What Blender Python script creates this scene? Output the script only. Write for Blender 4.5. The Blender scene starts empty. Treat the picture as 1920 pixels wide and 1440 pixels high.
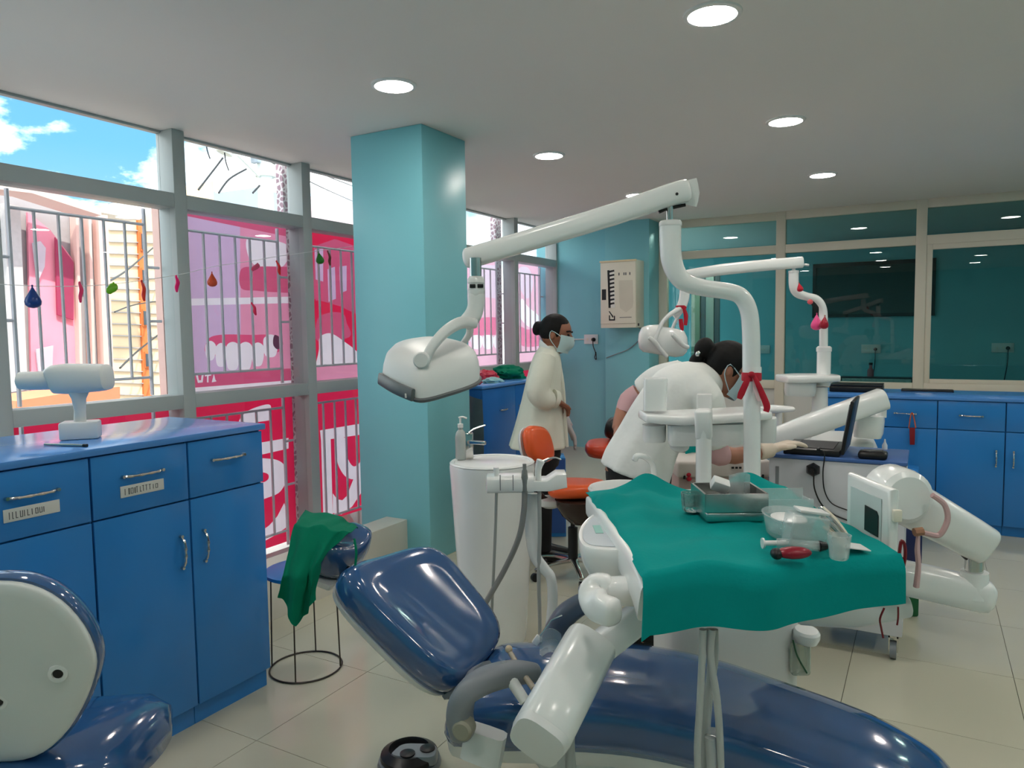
import bpy, bmesh, math, random
from mathutils import Vector, Matrix, noise
from mathutils.geometry import delaunay_2d_cdt
random.seed(7)
SC = bpy.context.scene
COL = SC.collection

# ------------------------------------------------------------------ camera
FPX = 1373.0; EYE = Vector((0.0, 0.0, 1.5))
_y = Vector((776, 110, -FPX)).normalized()
_d = Vector((-2440, 65, -FPX)).normalized()
_x = -(_d - _y * _d.dot(_y)); _x.normalize()
_z = _x.cross(_y)
ROT = Matrix((_x, _y, _z))                     # camera space -> room space
cam_data = bpy.data.cameras.new('camera'); cam = bpy.data.objects.new('camera', cam_data)
COL.objects.link(cam); SC.camera = cam
cam_data.sensor_width = 36.0; cam_data.lens = 36.0 * FPX / 1920.0
cam_data.clip_start = 0.05; cam_data.clip_end = 200
cam.matrix_world = Matrix.Translation(EYE) @ ROT.to_4x4()

# ------------------------------------------------------------------ view, sky, sun
SC.view_settings.view_transform = 'Standard'; SC.view_settings.look = 'None'
SC.view_settings.exposure = 0.5; SC.view_settings.gamma = 1.0
SC.view_settings.use_curve_mapping = False
SC.cycles.max_bounces = 6; SC.cycles.diffuse_bounces = 3; SC.cycles.glossy_bounces = 3; SC.cycles.transmission_bounces = 5; SC.cycles.transparent_max_bounces = 12
SC.cycles.adaptive_threshold = 0.04; SC.cycles.caustics_reflective = False; SC.cycles.caustics_refractive = False
LAMP = 52.0                                     # radiance of a ceiling lamp

def make_world():
    w = bpy.data.worlds.new('sky'); SC.world = w; w.use_nodes = True
    nt = w.node_tree; N = nt.nodes; L = nt.links; N.clear()
    out = N.new('ShaderNodeOutputWorld'); bg = N.new('ShaderNodeBackground')
    tc = N.new('ShaderNodeTexCoord')
    mp = N.new('ShaderNodeMapping'); mp.inputs['Scale'].default_value = (1, 1, 1.9); mp.inputs['Location'].default_value = (0.9, 0.4, 0.3)
    nz = N.new('ShaderNodeTexNoise'); nz.inputs['Scale'].default_value = 3.1; nz.inputs['Detail'].default_value = 9; nz.inputs['Roughness'].default_value = 0.58
    rp = N.new('ShaderNodeValToRGB'); rp.color_ramp.elements[0].position = 0.42; rp.color_ramp.elements[1].position = 0.50
    sep = N.new('ShaderNodeSeparateXYZ')
    gr = N.new('ShaderNodeValToRGB')
    gr.color_ramp.elements[0].position = 0.0; gr.color_ramp.elements[0].color = (0.42, 0.62, 0.80, 1)
    gr.color_ramp.elements[1].position = 0.55; gr.color_ramp.elements[1].color = (0.07, 0.26, 0.62, 1)
    e = gr.color_ramp.elements.new(0.22); e.color = (0.15, 0.42, 0.76, 1)
    nz2 = N.new('ShaderNodeTexNoise'); nz2.inputs['Scale'].default_value = 7; nz2.inputs['Detail'].default_value = 5
    cl = N.new('ShaderNodeValToRGB'); cl.color_ramp.elements[0].color = (0.62, 0.74, 0.84, 1); cl.color_ramp.elements[1].color = (2.6, 2.6, 2.55, 1)
    cl.color_ramp.elements[0].position = 0.3; cl.color_ramp.elements[1].position = 0.55
    mx = N.new('ShaderNodeMixRGB')
    L.new(tc.outputs['Generated'], mp.inputs['Vector']); L.new(mp.outputs[0], nz.inputs['Vector']); L.new(mp.outputs[0], nz2.inputs['Vector'])
    L.new(nz.outputs['Fac'], rp.inputs['Fac']); L.new(tc.outputs['Generated'], sep.inputs[0]); L.new(sep.outputs['Z'], gr.inputs['Fac'])
    L.new(nz2.outputs['Fac'], cl.inputs['Fac'])
    L.new(rp.outputs['Color'], mx.inputs['Fac']); L.new(gr.outputs['Color'], mx.inputs['Color1']); L.new(cl.outputs['Color'], mx.inputs['Color2'])
    L.new(mx.outputs[0], bg.inputs['Color']); bg.inputs['Strength'].default_value = 1.35
    L.new(bg.outputs[0], out.inputs['Surface'])
make_world()
sun_d = bpy.data.lights.new('sun', 'SUN'); sun_d.energy = 4.2; sun_d.angle = 0.01; sun_d.color = (1.0, 0.93, 0.82)
sun = bpy.data.objects.new('sun', sun_d); COL.objects.link(sun); sun.location = (6, -2, 12)
sun.rotation_euler = Vector((-0.55, 0.22, -0.80)).to_track_quat('-Z', 'Y').to_euler()

# ------------------------------------------------------------------ measuring helpers
YAW = math.atan2(ROT[1][0], ROT[0][0])
AX = Vector((math.cos(YAW), math.sin(YAW), 0)); BX = Vector((-math.sin(YAW), math.cos(YAW), 0)); UP = Vector((0, 0, 1))
def W(a, b, z=0.0): return AX * a + BX * b + UP * z          # a across, b away, z up
def ray(u, v): return ROT @ Vector((u - 960.0, -(v - 720.0), -FPX))
def P(u, v, b):  d = ray(u, v); return EYE + d * (b / d.dot(BX))
def PX(u, v, x): d = ray(u, v); return EYE + d * (x / d.x)
def PY(u, v, y): d = ray(u, v); return EYE + d * (y / d.y)
def PZ(u, v, z=0.0): d = ray(u, v); return EYE + d * ((z - EYE.z) / d.z)

# ------------------------------------------------------------------ materials
def lin(c):
    return tuple(((x / 255.0) / 12.92 if x / 255.0 <= 0.04045 else ((x / 255.0 + 0.055) / 1.055) ** 2.4) for x in c)
MATS = {}
def mat(name, rgb=(200, 200, 200), rough=0.5, metal=0.0, spec=0.5, coat=0.0, var=0.06, scale=6.0, bump=0.0, bscale=60.0, trans=0.0, ior=1.45, emit=None, estr=0.0, alpha=1.0, sss=0.0, sheen=0.0):
    if name in MATS: return MATS[name]
    m = bpy.data.materials.new(name); m.use_nodes = True; nt = m.node_tree; N = nt.nodes; L = nt.links
    b = N['Principled BSDF']; c = lin(rgb)
    b.inputs['Roughness'].default_value = rough; b.inputs['Metallic'].default_value = metal
    b.inputs['Specular IOR Level'].default_value = spec; b.inputs['Coat Weight'].default_value = coat; b.inputs['Coat Roughness'].default_value = 0.06
    b.inputs['IOR'].default_value = ior; b.inputs['Transmission Weight'].default_value = trans; b.inputs['Alpha'].default_value = alpha
    if sheen: b.inputs['Sheen Weight'].default_value = sheen
    if sss: b.inputs['Subsurface Weight'].default_value = sss; b.inputs['Subsurface Scale'].default_value = 0.01
    tc = N.new('ShaderNodeTexCoord')
    nz = N.new('ShaderNodeTexNoise'); nz.inputs['Scale'].default_value = scale; nz.inputs['Detail'].default_value = 4
    L.new(tc.outputs['Object'], nz.inputs['Vector'])
    mx = N.new('ShaderNodeMixRGB'); mx.inputs['Color1'].default_value = tuple(x * (1 - var) for x in c) + (1,)
    mx.inputs['Color2'].default_value = tuple(min(1, x * (1 + var)) for x in c) + (1,)
    L.new(nz.outputs['Fac'], mx.inputs['Fac']); L.new(mx.outputs[0], b.inputs['Base Color'])
    if emit:
        b.inputs['Emission Color'].default_value = lin(emit) + (1,); b.inputs['Emission Strength'].default_value = estr
    if bump:
        n2 = N.new('ShaderNodeTexNoise'); n2.inputs['Scale'].default_value = bscale; n2.inputs['Detail'].default_value = 3
        L.new(tc.outputs['Object'], n2.inputs['Vector'])
        bp = N.new('ShaderNodeBump'); bp.inputs['Strength'].default_value = bump; bp.inputs['Distance'].default_value = 0.01
        L.new(n2.outputs['Fac'], bp.inputs['Height']); L.new(bp.outputs[0], b.inputs['Normal'])
    MATS[name] = m; return m
def glass_mat(name, tint, gloss=0.0, fres=1.5, refl=(1, 1, 1)):
    """thin pane: tinted see-through plus a mirror share that follows Fresnel"""
    if name in MATS: return MATS[name]
    m = bpy.data.materials.new(name); m.use_nodes = True; nt = m.node_tree; N = nt.nodes; L = nt.links; N.clear()
    o = N.new('ShaderNodeOutputMaterial'); t = N.new('ShaderNodeBsdfTransparent'); t.inputs[0].default_value = lin(tint) + (1,)
    g = N.new('ShaderNodeBsdfGlossy'); g.inputs['Roughness'].default_value = gloss; g.inputs[0].default_value = tuple(refl) + (1,)
    fr = N.new('ShaderNodeFresnel'); fr.inputs['IOR'].default_value = fres
    ge = N.new('ShaderNodeNewGeometry'); iv = N.new('ShaderNodeMath'); iv.operation = 'SUBTRACT'; iv.inputs[0].default_value = 1.0; L.new(ge.outputs['Backfacing'], iv.inputs[1])
    mu = N.new('ShaderNodeMath'); mu.operation = 'MULTIPLY'; L.new(fr.outputs[0], mu.inputs[0]); L.new(iv.outputs[0], mu.inputs[1])
    mx = N.new('ShaderNodeMixShader'); L.new(mu.outputs[0], mx.inputs[0]); L.new(t.outputs[0], mx.inputs[1]); L.new(g.outputs[0], mx.inputs[2]); L.new(mx.outputs[0], o.inputs[0])
    MATS[name] = m; return m
def cloth_mat(name, rgb, trans_share=0.35, rough=0.8, var=0.08, scale=8):
    """printed banner or thin sheet: part of the light comes through from behind"""
    if name in MATS: return MATS[name]
    m = mat(name, rgb, rough, var=var, scale=scale, spec=0.2); nt = m.node_tree; N = nt.nodes; L = nt.links
    b = N['Principled BSDF']; o = N['Material Output']; t = N.new('ShaderNodeBsdfTranslucent')
    src = b.inputs['Base Color'].links[0].from_socket; L.new(src, t.inputs[0])
    mx = N.new('ShaderNodeMixShader'); mx.inputs[0].default_value = trans_share
    L.new(b.outputs[0], mx.inputs[1]); L.new(t.outputs[0], mx.inputs[2]); L.new(mx.outputs[0], o.inputs[0]); return m

# ------------------------------------------------------------------ mesh helpers
def newbm(): return bmesh.new()
def frame_from(d, hint=None):
    d = d.normalized(); h = hint or (UP if abs(d.z) < 0.95 else Vector((1, 0, 0)))
    s = h.cross(d)
    if s.length < 1e-6: s = Vector((1, 0, 0)).cross(d)
    s.normalize(); return s, d.cross(s).normalized()
def box(bm, c, size, rot=None, bev=0.0, seg=2):
    g = bmesh.ops.create_cube(bm, size=1.0); vs = g['verts']
    M = Matrix.Diagonal((size[0], size[1], size[2], 1))
    if rot is not None: M = rot.to_4x4() @ M
    M = Matrix.Translation(c) @ M
    bmesh.ops.transform(bm, matrix=M, verts=vs)
    if bev > 0:
        es = list({e for v in vs for e in v.link_edges})
        bmesh.ops.bevel(bm, geom=es, offset=bev, segments=seg, affect='EDGES', profile=0.5)
    return bm
def bbox(bm, x0, x1, y0, y1, z0, z1, bev=0.0, seg=2):
    return box(bm, Vector(((x0 + x1) / 2, (y0 + y1) / 2, (z0 + z1) / 2)), (abs(x1 - x0), abs(y1 - y0), abs(z1 - z0)), None, bev, seg)
RYAW = Matrix.Rotation(YAW, 3, 'Z')
def catmull(pts, n=6, closed=False):
    pts = [Vector(p) for p in pts]
    if n <= 1 or len(pts) < 3: return pts
    out = []; m = len(pts); rng = m if closed else m - 1
    for i in range(rng):
        if closed: p0, p1, p2, p3 = pts[i - 1], pts[i], pts[(i + 1) % m], pts[(i + 2) % m]
        else: p0, p1, p2, p3 = pts[max(i - 1, 0)], pts[i], pts[i + 1], pts[min(i + 2, m - 1)]
        for k in range(n):
            t = k / n; t2 = t * t; t3 = t2 * t
            out.append(0.5 * ((2 * p1) + (p2 - p0) * t + (2 * p0 - 5 * p1 + 4 * p2 - p3) * t2 + (3 * p1 - p0 - 3 * p2 + p3) * t3))
    if not closed: out.append(pts[-1])
    return out
def lerp_list(vals, t):
    x = t * (len(vals) - 1); i = min(int(x), len(vals) - 2); f = x - i
    a, b = vals[i], vals[i + 1]
    if isinstance(a, (tuple, list)): return tuple(p + (q - p) * f for p, q in zip(a, b))
    return a + (b - a) * f
def tube(bm, pts, r, seg=10, sm=5, cap=True, hint=None, power=2.0, round_end=0.0, twist=0.0):
    """sweep a (super)ellipse along a path; r is one radius, a list, or a list of (rx, ry)"""
    pts = [Vector(p) for p in pts]; m = len(pts)
    path = catmull(pts, sm) if sm > 1 and m > 2 else pts
    if not isinstance(r, (list, tuple)): rad = [(r, r)] * m
    elif isinstance(r, tuple): rad = [r] * m
    else: rad = [x if isinstance(x, tuple) else (x, x) for x in r]
    n = len(path)
    rads = [lerp_list(rad, i / (n - 1)) if len(rad) > 1 else rad[0] for i in range(n)]
    if round_end > 0:
        d0 = (path[0] - path[1]).normalized(); d1 = (path[-1] - path[-2]).normalized()
        pre = []; prer = []; post = []; postr = []
        for k in range(3):
            a = (k + 1) / 3.5 * math.pi / 2
            pre.insert(0, path[0] + d0 * round_end * math.sin(a)); prer.insert(0, tuple(x * math.cos(a) for x in rads[0]))
            post.append(path[-1] + d1 * round_end * math.sin(a)); postr.append(tuple(x * math.cos(a) for x in rads[-1]))
        path = pre + path + post; rads = prer + rads + postr; n = len(path)
    s, q = frame_from(path[1] - path[0], hint)
    rings = []
    for i, p in enumerate(path):
        d = (path[min(i + 1, n - 1)] - path[max(i - 1, 0)]).normalized()
        if hint is not None: s, q = frame_from(d, hint)
        else:
            s = (s - d * s.dot(d));
            if s.length < 1e-6: s, q = frame_from(d)
            s.normalize(); q = d.cross(s).normalized()
        ring = []
        for k in range(seg):
            a = 2 * math.pi * k / seg + twist; ca, sa = math.cos(a), math.sin(a)
            x = math.copysign(abs(ca) ** (2 / power), ca); y = math.copysign(abs(sa) ** (2 / power), sa)
            ring.append(bm.verts.new(p + s * (x * rads[i][0]) + q * (y * rads[i][1])))
        rings.append(ring)
    for i in range(n - 1):
        for k in range(seg):
            bm.faces.new((rings[i][k], rings[i][(k + 1) % seg], rings[i + 1][(k + 1) % seg], rings[i + 1][k]))
    if cap: bm.faces.new(list(reversed(rings[0]))); bm.faces.new(rings[-1])
    return bm
def lathe(bm, origin, prof, seg=24, axis=UP, cap=True, sx=1.0, sy=1.0, hint=None):
    """prof = [(radius, height), ...] round the axis"""
    s, q = frame_from(axis, hint or (AX if abs(axis.dot(AX)) < 0.9 else UP)); axis = axis.normalized(); rings = []
    for r, h in prof:
        rings.append([bm.verts.new(origin + axis * h + s * (math.cos(2 * math.pi * k / seg) * r * sx) + q * (math.sin(2 * math.pi * k / seg) * r * sy)) for k in range(seg)])
    for i in range(len(rings) - 1):
        for k in range(seg):
            bm.faces.new((rings[i][k], rings[i][(k + 1) % seg], rings[i + 1][(k + 1) % seg], rings[i + 1][k]))
    if cap: bm.faces.new(list(reversed(rings[0]))); bm.faces.new(rings[-1])
    return bm
def ellipsoid(bm, c, r, rot=None, useg=18, vseg=12):
    g = bmesh.ops.create_uvsphere(bm, u_segments=useg, v_segments=vseg, radius=1.0)
    M = Matrix.Diagonal((r[0], r[1], r[2], 1))
    if rot is not None: M = rot.to_4x4() @ M
    bmesh.ops.transform(bm, matrix=Matrix.Translation(c) @ M, verts=g['verts']); return bm
def loft(bm, rings, cap=True, closed=True):
    V = [[bm.verts.new(p) for p in r] for r in rings]; n = len(V[0])
    for i in range(len(V) - 1):
        for k in range(n if closed else n - 1):
            bm.faces.new((V[i][k], V[i][(k + 1) % n], V[i + 1][(k + 1) % n], V[i + 1][k]))
    if cap and closed: bm.faces.new(list(reversed(V[0]))); bm.faces.new(V[-1])
    return bm
def prism(bm, pts, off, bev=0.0, seg=2):
    """closed outline of 3-D points pushed along a vector"""
    a = [bm.verts.new(p) for p in pts]; b = [bm.verts.new(Vector(p) + off) for p in pts]; n = len(pts)
    fs = [bm.faces.new(a), bm.faces.new(list(reversed(b)))]
    for i in range(n): fs.append(bm.faces.new((a[i], b[i], b[(i + 1) % n], a[(i + 1) % n])))
    if bev > 0:
        bmesh.ops.recalc_face_normals(bm, faces=fs)
        es = list({e for f in fs[:2] for e in f.edges})
        bmesh.ops.bevel(bm, geom=es, offset=bev, segments=seg, affect='EDGES', profile=0.5)
    return bm
def sheet(bm, f, nu, nv, thick=0.0):
    """grid surface f(s,t) with s,t in 0..1"""
    V = [[bm.verts.new(f(i / nu, j / nv)) for j in range(nv + 1)] for i in range(nu + 1)]
    fs = [bm.faces.new((V[i][j], V[i + 1][j], V[i + 1][j + 1], V[i][j + 1])) for i in range(nu) for j in range(nv)]
    if thick:
        bm.normal_update()
        bmesh.ops.solidify(bm, geom=fs, thickness=thick)
    return bm
def cushion(bm, c00, c10, c11, c01, prof, n=40, power=5.0, sag=0.0, bend=None):
    """padded slab on four corners; prof = [(inset 0..1, height along the normal), ...] from below to above"""
    c00, c10, c11, c01 = map(Vector, (c00, c10, c11, c01)); ctr = (c00 + c10 + c11 + c01) / 4
    nrm = (c10 - c00 + c11 - c01).cross(c01 - c00 + c11 - c10).normalized()
    def at(x, y):
        s, t = (x + 1) / 2, (y + 1) / 2
        p = (c00 * (1 - s) + c10 * s) * (1 - t) + (c01 * (1 - s) + c11 * s) * t
        if bend: p = p + nrm * bend(x, y)
        return p
    rings = []
    for ins, h in prof:
        k = 1 - ins; R_ = []
        for i in range(n):
            a = 2 * math.pi * i / n; ca, sa = math.cos(a), math.sin(a)
            x = math.copysign(abs(ca) ** (2 / power), ca) * k; y = math.copysign(abs(sa) ** (2 / power), sa) * k
            R_.append(at(x, y) + nrm * h)
        rings.append(R_)
    V = [[bm.verts.new(p) for p in r] for r in rings]
    for i in range(len(V) - 1):
        for k in range(n): bm.faces.new((V[i][k], V[i][(k + 1) % n], V[i + 1][(k + 1) % n], V[i + 1][k]))
    a = bm.verts.new(at(0, 0) + nrm * prof[0][1]); b = bm.verts.new(at(0, 0) + nrm * prof[-1][1])
    for k in range(n):
        bm.faces.new((a, V[0][(k + 1) % n], V[0][k])); bm.faces.new((b, V[-1][k], V[-1][(k + 1) % n]))
    return bm

# ------------------------------------------------------------------ object helpers
def _link(name, me, m, root, parent, smooth, angle):
    if m is not None: me.materials.append(m)
    if smooth:
        me.polygons.foreach_set('use_smooth', [True] * len(me.polygons)); me.set_sharp_from_angle(angle=math.radians(angle))
    o = bpy.data.objects.new(name, me); COL.objects.link(o); return o
def obj(name, bm, m, parent=None, smooth=True, angle=38, base=None):
    """one mesh object; under a parent its vertices are taken relative to the root's place"""
    me = bpy.data.meshes.new(name)
    bmesh.ops.recalc_face_normals(bm, faces=bm.faces)
    org = Vector((0, 0, 0)); p = parent
    if parent is not None:
        while p.parent is not None: p = p.parent
        org = p.location.copy()
    else:
        xs = [v.co for v in bm.verts]
        org = Vector(base) if base is not None else Vector(((min(v.x for v in xs) + max(v.x for v in xs)) / 2, (min(v.y for v in xs) + max(v.y for v in xs)) / 2, min(v.z for v in xs)))
    bmesh.ops.translate(bm, verts=bm.verts, vec=-org)
    bm.to_mesh(me); bm.free()
    o = _link(name, me, m, None, parent, smooth, angle)
    if parent is None: o.location = org
    else: o.parent = parent
    return o
def tag(o, label, cat, group=None):
    o['label'] = label; o['category'] = cat
    if group: o['group'] = group
    return o
def thing(name, label, cat, loc=(0, 0, 0), group=None):
    o = bpy.data.objects.new(name, None); COL.objects.link(o); o.location = loc; o.empty_display_size = 0.1
    return tag(o, label, cat, group)
def struct(o, label=None):
    o['kind'] = 'structure'
    if label: o['label'] = label
    return o
def group_root(name, loc=(0, 0, 0), label=None):
    o = bpy.data.objects.new(name, None); COL.objects.link(o); o.location = loc; return struct(o, label)
def copy_tree(o, loc=None, parent=None):
    c = o.copy(); COL.objects.link(c); c.parent = parent
    if loc is not None: c.location = loc
    for ch in list(o.children): copy_tree(ch, None, c)
    return c
def remesh(bm, voxel=0.008, smooth=6, factor=0.5):
    """fuse overlapping shapes into one continuous surface"""
    me = bpy.data.meshes.new('tmp'); bmesh.ops.recalc_face_normals(bm, faces=bm.faces); bm.to_mesh(me); bm.free()
    o = bpy.data.objects.new('tmp', me); COL.objects.link(o)
    md = o.modifiers.new('r', 'REMESH'); md.mode = 'VOXEL'; md.voxel_size = voxel
    if smooth:
        ms = o.modifiers.new('s', 'SMOOTH'); ms.iterations = smooth; ms.factor = factor
    dg = bpy.context.evaluated_depsgraph_get(); ev = o.evaluated_get(dg); m2 = bpy.data.meshes.new_from_object(ev)
    b2 = bmesh.new(); b2.from_mesh(m2)
    bpy.data.objects.remove(o); bpy.data.meshes.remove(me); bpy.data.meshes.remove(m2)
    return b2
# ================================================================== THE SETTING
CEIL = 2.8; XL = -4.15; YP = 8.78; XR = 3.4; YF = -2.6
M_TEAL = mat('teal_paint', (132, 202, 212), 0.38, var=0.04, scale=2.0, bump=0.03, bscale=220, spec=0.4)
M_CEIL = mat('ceiling_paint', (236, 232, 228), 0.75, var=0.02, scale=1.2)
M_ALU = mat('window_aluminium', (178, 184, 182), 0.45, var=0.03, scale=3, spec=0.5)
M_BEIGE = mat('partition_frame_paint', (222, 214, 196), 0.45, var=0.03, scale=3)
M_PANEL = mat('partition_panel_white', (214, 214, 208), 0.5, var=0.03, scale=2)
M_WHITEWALL = mat('plinth_white', (214, 212, 200), 0.55, var=0.05, scale=3)
M_GLASS = glass_mat('window_glass', (246, 250, 250), 0.0, 1.42)
M_PGLASS = glass_mat('partition_glass', (206, 230, 228), 0.0, 1.5)

# ---- floor: cream polished tiles in a grid, each its own piece
def tile_mat():
    m = mat('floor_tile', (192, 190, 170), 0.09, var=0.05, scale=1.4, spec=0.5)
    return m
M_TILE = tile_mat()
M_GROUT = mat('grout', (120, 118, 108), 0.9)
bm = newbm(); bbox(bm, -2.96, XR, YF, 12.2, -0.06, -0.006)
floor = struct(obj('floor', bm, M_GROUT, smooth=False, base=(0, 0, 0)), 'cream polished tile floor of the clinic')
TS = 0.6213
bm = newbm(); bbox(bm, -TS / 2 + 0.0012, TS / 2 - 0.0012, -TS / 2 + 0.0012, TS / 2 - 0.0012, -0.006, 0.0)
tile0 = obj('tile', bm, M_TILE, smooth=False, base=(0, 0, 0)); tile0.parent = floor; first = True
ix = 0
for i in range(-4, 6):
    for j in range(-7, 12):
        x = 0.36 - TS / 2 + TS * i; y = 1.80 + TS / 2 + TS * j
        if x - TS / 2 < -2.97 or x + TS / 2 > XR + 0.3 or y + TS / 2 > YP + .4 or y - TS / 2 < YF - .4: continue
        if first: t = tile0; first = False
        else: t = tile0.copy(); COL.objects.link(t)
        t.location = (x, y, 0); t.parent = floor
bm = newbm(); bbox(bm, -2.956, 0.36 - TS * 5 - 0.001, YF, 9.0, -0.006, 0.0)
o = obj('tile_edge_strip', bm, M_TILE, floor, smooth=False)

# ---- bay floor outside the low parapet and the parapet itself
bm = newbm(); bbox(bm, -4.6, -3.13, 0.0, 8.9, -0.30, -0.205)
struct(obj('floor_bay', bm, M_WHITEWALL, smooth=False), 'pale strip of floor under the street windows')
bm = newbm(); bbox(bm, -3.13, -2.955, YF, 3.80, -0.3, 0.27, 0.004); struct(obj('wall_parapet', bm, M_WHITEWALL), 'low white parapet behind the blue stool')
bm = newbm(); bbox(bm, -4.15, -2.957, 4.31, 8.9, -0.19, 0.0); struct(obj('floor_bay_far', bm, M_TILE, smooth=False), 'cream floor under the far street windows')

# ---- ceiling
bm = newbm(); bbox(bm, -4.33, XR + .2, YF - .2, 13.0, CEIL, CEIL + 0.25)
ceiling = struct(obj('ceiling', bm, M_CEIL, smooth=False), 'plain off white plastered ceiling')
# ---- unseen walls that close the room
bm = newbm(); bbox(bm, XR, XR + .15, YF, 12.5, 0, CEIL); struct(obj('wall_right', bm, M_TEAL, smooth=False), 'turquoise wall on the right')
bm = newbm(); bbox(bm, -4.3, XR, YF - .15, YF, -0.3, CEIL); struct(obj('wall_front', bm, M_TEAL, smooth=False), 'turquoise wall behind the viewer')
bm = newbm(); bbox(bm, -4.45, -4.15, YF - .1, 0.86, -0.3, CEIL); struct(obj('wall_left', bm, M_TEAL, smooth=False), 'turquoise wall before the first street window')
# ---- turquoise pillar, back wall and column
bm = newbm(); bbox(bm, -3.35, -2.77, 3.80, 4.30, 0, CEIL, 0.006); struct(obj('wall_pillar', bm, M_TEAL), 'square turquoise pillar in the middle of the room')
bm = newbm(); bbox(bm, -4.45, -3.42, 8.58, 8.9, -0.3, CEIL); struct(obj('wall_back', bm, M_TEAL, smooth=False), 'turquoise end wall by the far street window')
bm = newbm(); bbox(bm, -3.43, -2.87, 8.42, 8.9, 0, CEIL, 0.004); struct(obj('wall_column', bm, M_TEAL), 'turquoise column carrying the white wall box')

# ---- street window wall: aluminium grid, three rows of panes
MY = [0.86 + 1.1 * k for k in range(8)]          # left edge of each mullion
MY = [0.85, 1.945, 3.05, 4.15, 5.25, 6.35, 7.45, 8.55]
ROWS = [(-0.16, 1.03), (1.12, 2.31), (2.40, 2.785)]
street = group_root('wall_street_windows', (XL, 5, 0), 'aluminium framed street window wall with three rows of panes')
for y in MY:
    bm = newbm(); bbox(bm, XL - 0.16, XL, y, y + 0.09, -0.20, CEIL, 0.004); obj('mullion', bm, M_ALU, street)
for z0, z1 in ((-0.22, -0.16), (1.03, 1.12), (2.31, 2.40), (2.785, 2.80)):
    for a, b in zip(MY[:-1], MY[1:]):
        bm = newbm(); bbox(bm, XL - 0.16, XL - (0.002 if z0 < 2.7 else 0.11), a + 0.09, b, z0, z1, 0.003); obj('rail', bm, M_ALU, street)
for r, (z0, z1) in enumerate(ROWS):
    for k, (a, b) in enumerate(zip(MY[:-1], MY[1:])):
        bm = newbm(); gx = XL - (0.05 if r < 2 else 0.13)
        bbox(bm, gx - 0.004, gx, a + 0.09, b, z0, z1); obj('pane', bm, M_GLASS, street, smooth=False)

# ---- glass partition at the far side, beige frame
part = group_root('wall_partition', (0, YP, 0), 'beige framed glass partition at the far side of the room')
PXS = [-2.87, -1.50, -0.11, 1.27, 2.65]
for k, x in enumerate(PXS):
    bm = newbm(); bbox(bm, x, x + 0.10, YP, YP + 0.10, 0, CEIL, 0.004); obj('post', bm, M_BEIGE, part)
for z0, z1 in ((0, 0.08), (0.80, 0.895), (2.335, 2.43), (2.71, 2.80)):
    for a, b in zip(PXS, PXS[1:] + [XR]):
        bm = newbm(); bbox(bm, a + 0.10, b, YP + 0.005, YP + 0.095, z0, z1, 0.003); obj('rail', bm, M_BEIGE, part)
for k, (a, b) in enumerate(zip(PXS, PXS[1:] + [XR])):
    bm = newbm(); bbox(bm, a + 0.10, b, YP + 0.04, YP + 0.07, 0.08, 0.80); obj('panel', bm, M_PANEL, part, smooth=False)
    for z0, z1 in ((0.895, 2.335), (2.43, 2.71)):
        bm = newbm(); bbox(bm, a + 0.10, b, YP + 0.05, YP + 0.056, z0, z1); obj('pane', bm, M_PGLASS, part, smooth=False)
    if k >= 2:                                     # sliding sash in front of the fixed frame
        for x0, x1, z0, z1 in ((a + 0.10, a + 0.155, 0.895, 2.335), (b - 0.055, b, 0.895, 2.335), (a + 0.155, b - 0.055, 2.28, 2.335), (a + 0.155, b - 0.055, 0.895, 0.94)):
            bm = newbm(); bbox(bm, x0, x1, YP + 0.012, YP + 0.048, z0, z1, 0.003); obj('sash_bar', bm, M_BEIGE, part)
# ---- room behind the partition
bm = newbm(); bbox(bm, -4.6, XR, 12.2, 12.35, -0.1, CEIL); struct(obj('wall_next_room', bm, M_TEAL, smooth=False), 'turquoise wall of the room behind the glass')
bm = newbm(); bbox(bm, -4.6, -4.45, 8.9, 12.3, -0.1, CEIL); struct(obj('wall_next_room_side', bm, M_TEAL, smooth=False), 'turquoise side wall behind the glass')

# ---- round recessed ceiling lamps on a grid, plus added fill lamps past the partition
M_LAMP = mat('lamp_diffuser', (255, 252, 244), 0.5, emit=(255, 247, 238), estr=LAMP)
M_TRIM = mat('lamp_trim', (240, 240, 238), 0.4)
lamp0 = None
pos = [(x, y) for y in (3.146, 4.97, 6.87, 1.32, -0.5) for x in (-2.465, -0.80, 0.865, 2.53)] + [(-2.55, 9.22), (-1.6, 9.22), (1.6, 9.22)]  # last entries: hidden lamps added to brighten the room behind the glass
WH = {(-2.465, 3.146): 'round ceiling lamp nearest above the turquoise pillar', (-0.80, 3.146): 'large round ceiling lamp cut by the top edge',
      (-2.465, 4.97): 'round ceiling lamp right behind the pillar top', (-0.80, 4.97): 'round ceiling lamp above the raised white lamp arm, right of it',
      (-2.465, 6.87): 'small round ceiling lamp peeking over the long white arm', (-0.80, 6.87): 'small round ceiling lamp nearest the glass partition'}
for (x, y) in pos:
    if lamp0 is None:
        lamp0 = thing('ceiling_lamp', '', 'lamp', (x, y, CEIL), 'recessed ceiling lamps')
        bm = newbm(); lathe(bm, Vector((x, y, CEIL)), [(0.100, -0.012), (0.118, -0.009), (0.120, -0.001), (0.100, -0.001), (0.100, -0.012)], 32, cap=False); obj('trim_ring', bm, M_TRIM, lamp0)
        bm = newbm(); lathe(bm, Vector((x, y, CEIL)), [(0.0995, -0.010), (0.0995, -0.001)], 32); obj('diffuser', bm, M_LAMP, lamp0)
        l = lamp0
    else: l = copy_tree(lamp0, (x, y, CEIL))
    l['label'] = WH.get((x, y), 'round ceiling lamp outside the picture frame' if y < 9 else 'added unseen fill lamp brightening the room behind the glass partition')
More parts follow.
